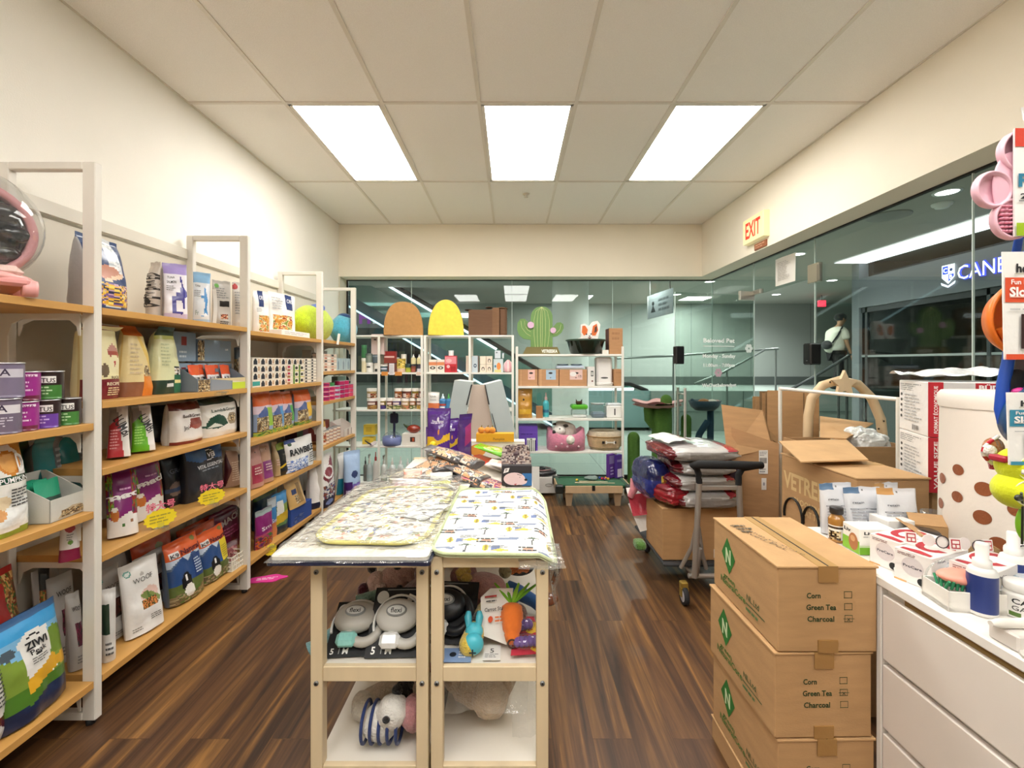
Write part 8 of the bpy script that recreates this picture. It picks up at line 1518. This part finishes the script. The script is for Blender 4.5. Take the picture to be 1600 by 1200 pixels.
skinned('shirt', 'shirt', t, [[(-.03, 0, .78, .21), (-.03, 0, .95, .215), (.0, 0, 1.2, .205), (.04, 0, 1.34, .14), (.06, 0, 1.39, .07)], [(.04, 0, 1.34, .14), (.05, -.19, 1.29, .085), (.06, -.24, 1.08, .085)], [(.04, 0, 1.34, .14), (.06, .19, 1.29, .085), (.1, .24, 1.08, .085)]], '#dcd9c8')
skinned('trousers', 'trousers', t, [[(0, 0, .84, .15), (-.02, -.09, .76, .11), (.02, -.09, .45, .085), (-.12, -.09, .1, .07)], [(0, 0, .84, .15), (.04, .09, .76, .11), (.16, .09, .46, .085), (.16, .09, .1, .07)]], '#17171a')
for x, y in ((-.07, -.09), (.21, .09)): MB().ell((x, y, .04), (.13, .05, .042), '#1c1c1e', 12).build('shoe', 'fabric', t)
MB().ell((.1, -.0, 1.6), (.125, .105, .1), '#1e1c1c', 18, nz=.15).build('hair', 'plush', t)
MB().tube([(.0, -.2, 1.38), (-.1, -.215, 1.2), (-.22, -.2, 1.02)], .018, 8, '#161616').build('bag_strap', 'fabric', t); MB().ell((-.24, -.05, .98), (.07, .15, .1), '#18181a', 14).build('shoulder_bag', 'fabric', t)
for sg in (-1, 1):
    ys = -.2 if sg < 0 else .19; x0_ = .2 if sg < 0 else .24
    skinned('hand', 'skin', t, [[(x0_, ys, .78, .03), (x0_ + .01, ys, .72, .035), (x0_ + .015, ys - .025, .67, .009), (x0_ + .02, ys - .027, .63, .008)], [(x0_ + .01, ys, .72, .035), (x0_ + .02, ys - .008, .665, .009), (x0_ + .028, ys - .008, .62, .008)], [(x0_ + .01, ys, .72, .035), (x0_ + .02, ys + .01, .667, .009), (x0_ + .028, ys + .01, .625, .008)], [(x0_ + .01, ys, .72, .035), (x0_ + .014, ys + .027, .672, .008), (x0_ + .02, ys + .028, .64, .007)], [(x0_, ys, .78, .03), (x0_ + .035, ys - .01, .74, .01), (x0_ + .05, ys - .01, .7, .009)]], '#b48a6c', 1)
MB().ell((.205, -.03, 1.56), (.014, .012, .016), '#a87c60', 8).build('nose', 'plastic', t); MB().ell((.1, -.105, 1.55), (.02, .01, .03), '#a87c60', 8).build('ear', 'plastic', t)
for y in (-.045, .02): MB().ell((.2, y, 1.585), (.008, .012, .007), '#221c1a', 8).build('eye', 'plastic', t)
MB().ell((.2, -.015, 1.515), (.006, .022, .006), '#8a4a40', 8).build('mouth', 'plastic', t)
# ================================================================ WHITE COUNTER AND ITS GOODS
ZC_ = .8; CXL = 1.04
t = thing('drawer_cabinet', 'white drawer cabinet with a worktop at the right edge', 'cabinet', (1.4, .68, 0), world=True)
MB().box(CXL - .004, 1.62, -.3, 1.65, .772, ZC_, '#f0ece6', .004).build('worktop', 'enamel', t)
MB().box(CXL + .02, 1.6, -.28, 1.27, .0, .772, '#e3ddd6').build('body', 'enamel', t)
MB().box(CXL, 1.6, 1.262, 1.28, .0, .772, '#e9e4dd', .002).build('side_panel', 'enamel', t)
MB().box(CXL + .012, CXL + .019, -.27, 1.2, .738, .771, '#8a6f3e').build('finger_groove', 'metal', t)
for z0_, z1_ in ((.572, .752), (.38, .556), (.188, .364), (.02, .172)): MB().box(CXL, CXL + .019, -.27, 1.258, z0_, z1_, '#e6ded6', .002).build('drawer', 'enamel', t)
for x in (1.1, 1.55):
    for y in (1.5, 1.62): MB().box(x - .015, x + .015, y - .015, y + .015, 0, .771, '#e9e4dd').build('leg', 'enamel', t)
zc = ZC_ + .001
def cy_(py): return (HC - ZC_) * F / (py - HY)
def con(pa, pb, ybase, yt, ya=None): d = cy_(ybase); return sy(pa, pb, d, zc, yt, ya)
PR = lambda k: [Rr(0, .88, .42, 1, k), T('retain', .3, .7, .045, '#4a4e56', .3), L_(.1, .12, .9, .6, '#a8abb2', 8), Rr(.1, .56, .9, .565, '#555a64'), E(.5, .93, .025, .018, '#777')]
bag(con(1291, 1342, 838, 760), .05, 'silver white pouch with a blue tab, leftmost on the counter', PR('#5c7a9a'), '#d5d7dc', '#b9bcc2', tilt=R(-4))
bag(con(1329, 1388, 842, 766), .05, 'silver white pouch with a blue tab, middle of the three on the counter', PR('#5c7a9a'), '#d5d7dc', '#b9bcc2', tilt=R(-4))
bag(con(1383, 1446, 852, 768), .05, 'silver white pouch with a tan tab, right of the three on the counter', PR('#c9985c'), '#d8dade', '#b9bcc2', tilt=R(-4))
bag(con(1372, 1410, 826, 757), .04, 'grey white pouch with a tan tab standing behind the other pouches', PR('#b58a54'), '#cfd0d4', '#b9bcc2')
y = cy_(846); bottle((1307 - CX) / F * y, y, zc, [(.022, 0), (.024, .006), (.024, .075), (.015, .09), (.015, .094)], 'amber gold jar with a black lid and puppy label on the counter', '#a8742c', [(.019, .093), (.02, .095), (.02, .112), (.019, .114)], '#241f1e', 'jar', 'jar', [Rr(.1, .1, .95, .6, '#efe9e0'), I(.15, .1, .7, .4, CATF, 4), Rr(.1, .5, .9, .58, '#3a2c24')], 'film', rz=R(-35), capname='lid')
LB = [Rr(0, .2, 1, .36, '#cfe0b8'), Rr(0, 0, 1, .28, '#7ab832'), T('Liv', .25, .84, .12, '#2a2c2e', .25, b=.04), L_(.1, .66, .9, .74, '#aaa', 1), Rr(.3, .3, .6, .6, '#dfe8d6'), I(.3, .35, .5, .55, CATF, 3), E(.68, .42, .06, .08, '#3a3c40')]
d0 = cy_(868); a_ = ((1317 - CX) / F * cy_(853), cy_(853)); b_2 = ((1343 - CX) / F * d0, d0); q = Spot(a_, b_2, zc, .08)
carton(q, .11, 'white and green carton with a puppy picture on the counter', '#f2f0ea', {'f': [Rr(0, .0, 1, .5, '#8cc43c'), E(.65, .4, .28, .34, '#b8784a'), E(.62, .52, .14, .12, '#d9a878'), T('Liv', .3, .8, .14, '#2a2c2e', .4, b=.04)], 'r': LB}, name='carton')
q = con(1388, 1430, 858, 815); carton(q, .08, 'small white carton with a blue line behind the red lettered boxes', '#f0eeea', {'f': [Rr(.1, .62, .9, .66, '#3a4a8a'), Rr(.3, .25, .7, .55, '#b9c0c9'), E(.5, .5, .12, .14, '#7c6a5c')]})
y = cy_(868); t = thing('tub', 'black lidded round tub behind the red lettered boxes', 'tub', ((1442 - CX) / F * y, y, zc)); MB().lathe([(.0001, 0), (.04, 0), (.043, .05), (.0001, .05)], 26, '#5a1c2c').build('body', 'film', t); MB().lathe([(.045, .05), (.046, .07), (.04, .078), (.0001, .08)], 28, '#1c1a1c').build('lid', 'plastic', t)
y = cy_(846); t = thing('plastic_cup', 'clear ribbed cup with purple rim beside the black lidded tub', 'cup', ((1458 - CX) / F * y, y, zc)); MB().lathe([(.0001, 0), (.03, 0), (.034, .1), (.031, .1), (.028, .01)], 26, '#fff').build('body', 'clear', t); MB().lathe([(.0001, .01), (.027, .01), (.03, .07), (.0001, .07)], 20, lambda th, z: '#6a5a74' if z > .04 else '#7a1c3c').build('contents', 'film', t)
# small open kraft box
d0 = cy_(850); t = thing('open_carton', 'small open cardboard tray between the pouches and the spotted bin', 'cardboard box', ((1488 - CX) / F * 1.36, 1.36, zc), R(-20)); s = MB(); w, d, h = .14, .16, .075
s.box(-w / 2, w / 2, -d / 2, -d / 2 + .003, 0, h, '#a5804c').box(-w / 2, w / 2, d / 2 - .003, d / 2, 0, h, '#b58c54').box(-w / 2, -w / 2 + .003, -d / 2, d / 2, 0, h, '#b08850').box(w / 2 - .003, w / 2, -d / 2, d / 2, 0, h, '#96723f').box(-w / 2, w / 2, -d / 2, d / 2, 0, .003, '#a5804c'); s.build('carton_body', 'card', t)
sheet([(-w / 2, -d / 2, h), (-w / 2, d / 2, h), (-w / 2 - .04, d / 2, h + .015), (-w / 2 - .04, -d / 2, h + .015)], .003, 'flap', t); sheet([(-w / 2, d / 2, h), (w / 2, d / 2, h), (w / 2, d / 2 + .03, h + .03), (-w / 2, d / 2 + .03, h + .03)], .003, 'flap', t)
# spotted bin
bx, by, br = 1.535, 1.4, .145; t = thing('storage_bin', 'cream fabric cylinder with brown dots and a lid standing on the counter', 'storage bin', (bx, by, zc))
s = MB(); s.lathe([(.0001, 0), (br * 1.04, 0)] + [(br * (1.04 - .04 * i / 10), .47 * i / 10) for i in range(1, 11)], 40, '#e8dfd4'); s.build('body', 'paper', t); MB().lathe([(br * 1.02, .46), (br * 1.04, .475), (br * 1.04, .5), (br * .98, .512), (.0001, .515)], 40, '#ece4da').build('lid', 'paper', t)
s = MB()
for px, py, rx, rz_ in ((1497, 734, 9, 10), (1473, 747, 7, 8), (1537, 764, 13, 10), (1496, 776, 9, 10), (1535, 808, 13, 10), (1590, 796, 16, 11), (1471, 786, 7, 8), (1560, 850, 12, 10)):
    k = (px - CX) / F; A = 1 + k * k; B_ = -2 * (by + k * bx); C_ = bx * bx + by * by - br * br * 1.04; disc = max(0, B_ * B_ - 4 * A * C_); y = (-B_ - disc ** .5) / (2 * A); th = atan2(y - by, k * y - bx); z = HC + (HY - py) / F * y - zc; ra = .017 if rx < 11 else .021; rr = br * (1.04 - .04 * z / .47) + .0015
    n = 22; s.add([(rr * cos(th), rr * sin(th), z)] + [(rr * cos(th + ra / rr * cos(2 * pi * i / n)), rr * sin(th + ra / rr * cos(2 * pi * i / n)), z + ra * sin(2 * pi * i / n)) for i in range(n)], [(0, 1 + i, 1 + (i + 1) % n) for i in range(n)], '#8a4a22')
s.build('dot', 'fabric', t)
# silvery plastic bag
pillow('plastic_bag', 'silvery plastic bag with blue grey lettering in front of the spotted bin', (1.29, 1.14, zc), (.3, .17, .075), lambda x, y, z: '#9fb4c0' if (z > .2 and sin(x * 17) * sin(y * 9) > .45) else '#d9dce0', -12, 'bag', 'film', nz=.1)
pillow('plastic_bag', 'crumpled clear bag tip between the carton tray and the silvery bag', (1.24, 1.3, zc), (.14, .08, .04), lambda x, y, z: '#d8dadc', 20, 'bag', 'film', nz=.2)
# red lettered treat boxes
def treat(x, y, rz, label, w=.15, d=.07, h=.09):
    q = Spot((0, 0), (d, 0), zc, h); CW = [E(.5, .55, .3, .3, '#d8cfcf'), T('ProCare', .5, .55, .09, '#33344a', .5), E(.75, .16, .12, .12, '#1c1c1e'), E(.85, .1, .08, .07, '#eee'), Rr(0, 0, .35, .05, '#dca86a'), L_(.1, .85, .7, .95, '#8a5a5a', 2)]
    o = carton(q, w, label, '#efeae6', {'f': CW, 'r': [T('ProCare', .25, .85, .08, '#33344a', .2), L_(.4, .55, .9, .8, '#b9b9c0', 3), Rr(0, 0, 1, .03, '#b8323c')], 't': [Rr(.0, .0, 1, 1, '#efeae6'), E(.5, .62, .44, .34, '#b8323c'), E(.5, .6, .22, .2, '#efeae6'), Rr(.5, .5, 1, .72, '#efeae6'), P([(.1, .05), (.9, .05), (.9, .14), (.5, .2), (.1, .14)], '#b8323c')]}, name='treat_box')
    o.location = (x, y, zc); o.rotation_euler[2] = R(rz); return o
# long side faces the viewer; narrow printed end faces the aisle
for i, (x, y) in enumerate(((1.175, 1.34), (1.165, 1.245), (1.215, 1.145), (1.38, 1.02))):
    treat(x, y, -72 + 3 * i, 'white treat box with big red letter, %s' % ['furthest from the viewer', 'second from the far end', 'behind the salmon brush', 'behind the blue sprays at the picture edge'][i], w=.17, d=.085, h=.085 if i < 2 else .095)
rn = random.Random(9)
for i in range(12):
    x, y = 1.12 + .026 * i + rn.uniform(-.005, .005), 1.26 - .012 * i + rn.uniform(-.015, .015) - .0; k = i % 3
    s = MB()
    if k == 0: s.box(-.013, .013, -.001, .001, 0, .03, '#f0ebe6'); s.art((-.013, -.001, 0), (.026, 0, 0), (0, 0, .03), [Rr(.1, .1, .9, .9, '#b8323c'), Rr(.2, .2, .45, .45, '#f0e6e2'), Rr(.55, .2, .8, .45, '#f0e6e2'), Rr(.2, .55, .8, .8, '#f0e6e2')])
    else: s.prism([(.016 * cos(a), .016 + .016 * sin(a)) for a in [2 * pi * j / 18 for j in range(18)]], (0, .002, 0), (0, 0, 0), col='#e6dfdb' if k == 1 else '#efe9e4')
    if k == 2: s.tube([(.016 * cos(a), -.002, .016 + .016 * sin(a)) for a in [2 * pi * j / 16 for j in range(16)]], .0015, 5, '#3a3034', closed=True)
    o = s.build('shelf_talker', 'paper'); o.location = (x, y, zc + .0955); o.rotation_euler = (R(-8), 0, R(rn.uniform(-25, 10))); tag(o, '%s card tag on the red lettered boxes, %s from the left' % (['red and white square', 'round pale', 'round white black rimmed'][k], ORD[i]), 'card tag', 'card tags on the red lettered boxes')
# salmon brush in its tray
t = thing('brush_set', 'white box holding a salmon oval brush with green bristles on the counter', 'brush', (1.125, 1.115, zc), R(-8)); s = MB(); w, d, h = .13, .085, .048
s.box(-w / 2, w / 2, -d / 2, -d / 2 + .003, 0, h, '#f0ece4', .001).box(-w / 2, w / 2, d / 2 - .003, d / 2, 0, h, '#f0ece4').box(-w / 2, -w / 2 + .003, -d / 2, d / 2, 0, h, '#f0ece4').box(w / 2 - .003, w / 2, -d / 2, d / 2, 0, h, '#f0ece4').box(-w / 2, w / 2, -d / 2, d / 2, 0, .01, '#f0ece4'); s.build('tray', 'paper', t)
MB().ell((.0, 0, .068), (.058, .036, .017), '#f0a08c', 24).build('brush_back', 'plastic', t); s = MB()
for i in range(11):
    for j in (-1, 0, 1): s.cyl((-.05 + i * .01, j * .022 * (1 - ((i - 5) / 6) ** 2) ** .5, .042), (-.05 + i * .01, j * .024, .064), .0032, n=6, col='#3fa070')
s.build('bristles', 'plastic', t); s = MB(); s.tube([(-w / 2 * cos(a), .03, .05 + .05 * sin(a)) for a in [pi * i / 16 for i in range(17)]], .0025, 6, '#cfe6dc'); s.build('clear_cover', 'clear', t)
# sprays, catnip jar and white device
def spray(x, y, label, rz=0):
    y0 = zc; return bottle(x, y, zc, [(.026, 0), (.028, .004), (.028, .095), (.024, .108), (.014, .113)], label, '#eeece8', [(.017, .11), (.0175, .112), (.0175, .128), (.012, .13), (.0125, .165), (.011, .168)], '#f0eeea', 'spray_bottle', 'spray bottle', [Rr(-.5, .08, .72, .84, '#24387c'), Rr(.72, .06, .9, .84, '#d8b85a'), I(.72, .08, .9, .8, ['#d8b85a', '#efe0a0', '#6a5a2c'], 6), Rr(.9, .08, 1.2, .84, '#24387c'), Rr(.2, .2, .6, .206, '#d9dcea'), Rr(.2, .2, .206, .28, '#d9dcea')], 'plastic', rz=R(rz), capname='spray_cap', n=40)
spray(1.128, 1.075, 'white spray bottle with a navy label, front one on the counter', 20); spray(1.28, 1.144, 'white spray bottle with a navy label at the picture edge, rear one', 20); spray(1.36, 1.18, 'third white spray bottle cut by the right edge of the picture', 20)
bottle(1.21, 1.065, zc, [(.031, 0), (.033, .005), (.033, .052), (.026, .062)], 'white jar lettered CATNIP GARDEN beside the navy labelled spray', '#f0eeea', [(.029, .06), (.03, .062), (.03, .078), (.028, .08)], '#eceae6', 'jar', 'jar', [T('CATNIP', .6, .66, .2, '#2a2a2a', .7, b=.03), T('GARDEN', .6, .4, .18, '#5a5a5a', .7), Rr(.2, .08, .4, .26, '#5a7a34')], 'plastic', capname='lid', n=40, rz=R(-30))
t = thing('tool_holder', 'white boxy holder with a rounded lever at the lower right of the counter', 'holder', (1.105, .955, zc), R(0)); MB().box(-.06, .0, -.03, .03, 0, .035, '#ece6e0', .004).build('base', 'plastic', t); MB().box(.003, .12, -.045, .0, 0, .062, '#efeae4', .004).build('block', 'plastic', t)
MB().tube([(-.085, .0, .045), (-.07, .0, .045), (.0, .0, .046), (.02, .0, .046)], [.006, .01, .01, .01], 12, '#ece8e0').build('lever', 'plastic', t)

# ================================================================ HANGING GOODS ON THE COUNTER STAND
D = .82
t = thing('product_stand', 'white wire stand on the counter holding the hanging pet bowls', 'stand', (1.06, .84, zc), world=True)
MB().tube([(1.06, .86, zc), (1.06, .86, 1.92)], .009, 10, '#e9e6e0').build('pole', 'enamel', t); MB().lathe([(.0001, 0), (.1, 0), (.1, .008), (.0001, .012)], 28, '#e9e6e0', c=(1.13, .87, zc)).build('base', 'enamel', t)
for z in (1.875, 1.60, 1.345):
    MB().tube([(1.06, .86, z), (1.0, .84, z), (.97, .79, z + .0), (.965, .775, z + .015)], .003, 6, '#c9c7c2').build('hook', 'metal', t)
def pa(px, py, d=D): return at(px, py, d)
# pink paw feeder
t = thing('slow_feeder', 'pink paw shaped slow feeder bowl with a red and white card, top right', 'pet bowl', (.97, D, 1.6), world=True)
s = MB(); k = D / F
def ring(cx, cy, r, depth, col, col2, rough=False):
    c = pa(cx, cy); M_ = Matrix.Translation(c) @ Matrix.Rotation(R(90), 4, 'X'); r *= k
    s.lathe([(.0001, -.006), (r * .95, -.006), (r, -.003), (r, .004), (r * .96, .008), (r * .86, .007), (r * .8, -.0), (r * .6, -depth), (.0001, -depth - .003)], 36, col, M=M_)
    if rough:
        for a in range(7):
            for b in range(7): s.ell(c + Vector(((a - 3) * r * .2, -.004, (b - 3) * r * .2)), (.0035, .006, .0025), '#e598ae', 6)
for a in ((1549, 297, 29), (1592, 238, 33), (1580, 343, 32), (1640, 290, 45)): ring(*a, .004, '#ecbccb', '#e0a8ba', a[1] == 343)
s.ell(pa(1584, 292), (.04, .005, .065), '#eab8c8', 24); s.build('bowl', 'plastic', t)
s = MB(); c0 = pa(1574, 372); c1 = pa(1574, 206); W_c = .1; s.prism([(0, 0), (W_c, 0), (W_c, (c1.z - c0.z)), (0, (c1.z - c0.z))], (0, .003, 0), c0 + Vector((0, -.012, 0)), col='#efece8')
s.art(c0 + Vector((0, -.0125, 0)), (W_c, 0, 0), (0, 0, c1.z - c0.z), [Rr(0, .83, 1, 1, '#d2402c'), E(.42, .7, .2, .09, '#a8c41c'), E(.42, .7, .1, .05, '#dfe88a'), T('PAW', .5, .52, .12, '#2a7a9a', .9, b=.05), T('2-IN-1', .38, .37, .05, '#2a2c30', .6, b=.04), L_(.05, .31, .6, .34, '#888', 1), T('MOD', .5, .25, .04, '#333', .3), Rr(0, 0, 1, .12, '#9ab81c')]); s.build('card', 'paper', t)
MB().tube([pa(1597, 205) + Vector((0, -.012, 0)), pa(1600, 185), pa(1597, 168)], .002, 6, '#dcdcdc').build('hanging_loop', 'metal', t)
def slo(label, cx, cy, r, col, col2, ct, cb, band, name='slow_feeder', xl0=1549):
    t = thing(name, label, 'pet bowl', (.97, D, pa(0, cb).z), world=True); c = pa(cx, cy, D + .03); M_ = Matrix.Translation(c) @ Matrix.Rotation(R(90), 4, 'X'); r *= k
    s = MB(); s.lathe([(.0001, -.012), (r * .8, -.012), (r, .012), (r * 1.02, .022), (r * .93, .02), (r * .78, -.006), (.0001, -.008)], 44, col, M=M_)
    for i in range(3): s.tube([c + Vector((r * (.25 + .2 * i) * cos(a), -.012, r * (.25 + .2 * i) * sin(a))) for a in [R(200) + R(200) * j / 20 for j in range(21)]], .009, 8, col2)
    s.build('bowl', 'plastic', t)
    s = MB(); a, b = pa(xl0, cb), pa(xl0 - 4, ct); h = b.z - a.z; w = .13; s.prism([(0, 0), (w, 0), (w + .004, h), (-.004, h)], (0, .002, 0), a + Vector((0, -.022, 0)), col='#f0eeea')
    s.art(a + Vector((0, -.0225, 0)), (w, 0, 0), (0, 0, h), [Rr(0, .53, 1, .76, band), T('hound', .36, .85, .08, '#2a2a2c', .42, b=.05), Rr(.12, .79, .6, .795, '#9a8a5a'), T('Fun Feeder', .3, .72, .045, '#f4eeea', .45, b=.03), T('Slo Bowl', .38, .63, .085, '#f6f2ee', .66, b=.05), L_(.05, .57, .9, .59, '#f0d0c0', 1), Rr(.0, 0, 1, .05, band), L_(.05, .45, .9, .48, '#b9b9b9', 1), Rr(.2, .1, .56, .42, '#3a2420' if band == '#dd5430' else '#0e2c4a'), E(.4, .28, .14, .11, col2), E(.44, .3, .09, .06, col), Rr(.62, .1, 1, .42, '#c9a078'), E(.8, .3, .14, .1, '#e3c9a0')]); s.build('card', 'paper', t)
    return t
slo('orange slow feeder bowl with a red banded Slo Bowl card', 1592, 500, 63, '#ee7a24', '#f08a34', 398, 562, '#dd5430')
slo('dark blue slow feeder bowl with a teal banded Slo Bowl card', 1612, 655, 58, '#1c4a7a', '#1f6a94', 612, 722, '#3a8ca8', xl0=1556)
t = thing('dog_toy', 'bright blue curved toy hanging between the orange and the blue bowl packs', 'toy', (1.0, D, 1.4), world=True); MB().tube([pa(1592, 372, D + .01), pa(1583, 420, D + .04), pa(1576, 560, D + .035), pa(1568, 600, D + .035), pa(1563, 640, D + .035), pa(1566, 662, D + .035)], [.006, .007, .009, .01, .009, .007], 12, '#1c50b8').build('handle_tube', 'plastic', t); MB().ell(pa(1590, 601, D + .03), (.02, .012, .03), '#1b1e24', 14).build('grip', 'rubber', t); MB().ell(pa(1594, 612, D + .02), (.014, .01, .008), '#e0409a', 12).build('pink_tip', 'plastic', t)
t = thing('christmas_toy', 'brown toy with a red and white candy striped edge hanging beside the blue bowl pack', 'toy', (.95, D + .03, 1.2), world=True); d = D + .05
MB().ell(pa(1552, 701, d), (.02, .012, .022), '#b0703c', 16).build('body', 'plush', t); MB().ell(pa(1547, 705, d - .02), (.011, .008, .012), '#ece6de', 12).build('paw', 'plush', t)
for i in range(8): a, b = [pa(1560 - 24 * sin(pi * j / 8), 681 + 50 * j / 8, d - .005) for j in (i, i + 1)]; MB().tube([a, b], .0035, 8, '#c42434' if i % 2 else '#f0e8e2').build('cane_stripe', 'film', t)
MB().tube([pa(1552, 722, d), pa(1554, 732, d)], .008, 10, '#b0303a').build('foot', 'plush', t)
t = thing('tennis_ball_pack', 'yellow tennis balls in a hanging net below the blue bowl pack', 'dog toy', (1.0, D, 1.13), world=True)
for px, py in ((1594, 728), (1588, 765), (1626, 770)):
    o = MB().ell(pa(px, py, D), (.034, .034, .034), '#d8e020', 24).build('tennis_ball', 'fabric', t); c = pa(px, py, D); MB().tube([c + Vector((.0345 * cos(a) * (.75), -.0345 * (.66) * (1 - .2 * cos(a * 2)) if 1 else 0, .0345 * sin(a) * .72)) for a in [R(100) + R(150) * i / 16 for i in range(17)]], .0013, 6, '#eef0c0').build('seam', 'ink', o)
MB().box(pa(1560, 0).x, 1.03, D - .01, D + .02, pa(0, 722).z, pa(0, 712).z, '#a81c34', .003).build('net_clip', 'plastic', t); MB().tube([pa(1600, 714), pa(1598, 740, D - .03)], .002, 6, '#c9c7c0').build('cord', 'ink', t)
t = thing('dog_toy', 'lime green ring toy hanging at the right edge below the tennis balls', 'toy', (1.0, D, 1.05), world=True); c = pa(1612, 818); MB().tube([c + Vector((.022 * cos(a), 0, .032 * sin(a))) for a in [2 * pi * i / 26 for i in range(26)]], .006, 10, '#8cd02c', closed=True).build('ring', 'plastic', t)
MB().tube([pa(1596, 770, D - .04), pa(1598, 790, D - .02), pa(1597, 850, D - .01)], .0018, 6, '#3a4034').ell(pa(1592, 778, D - .04), (.008, .004, .006), '#4a4c44', 10).build('key_ring', 'metal', t)
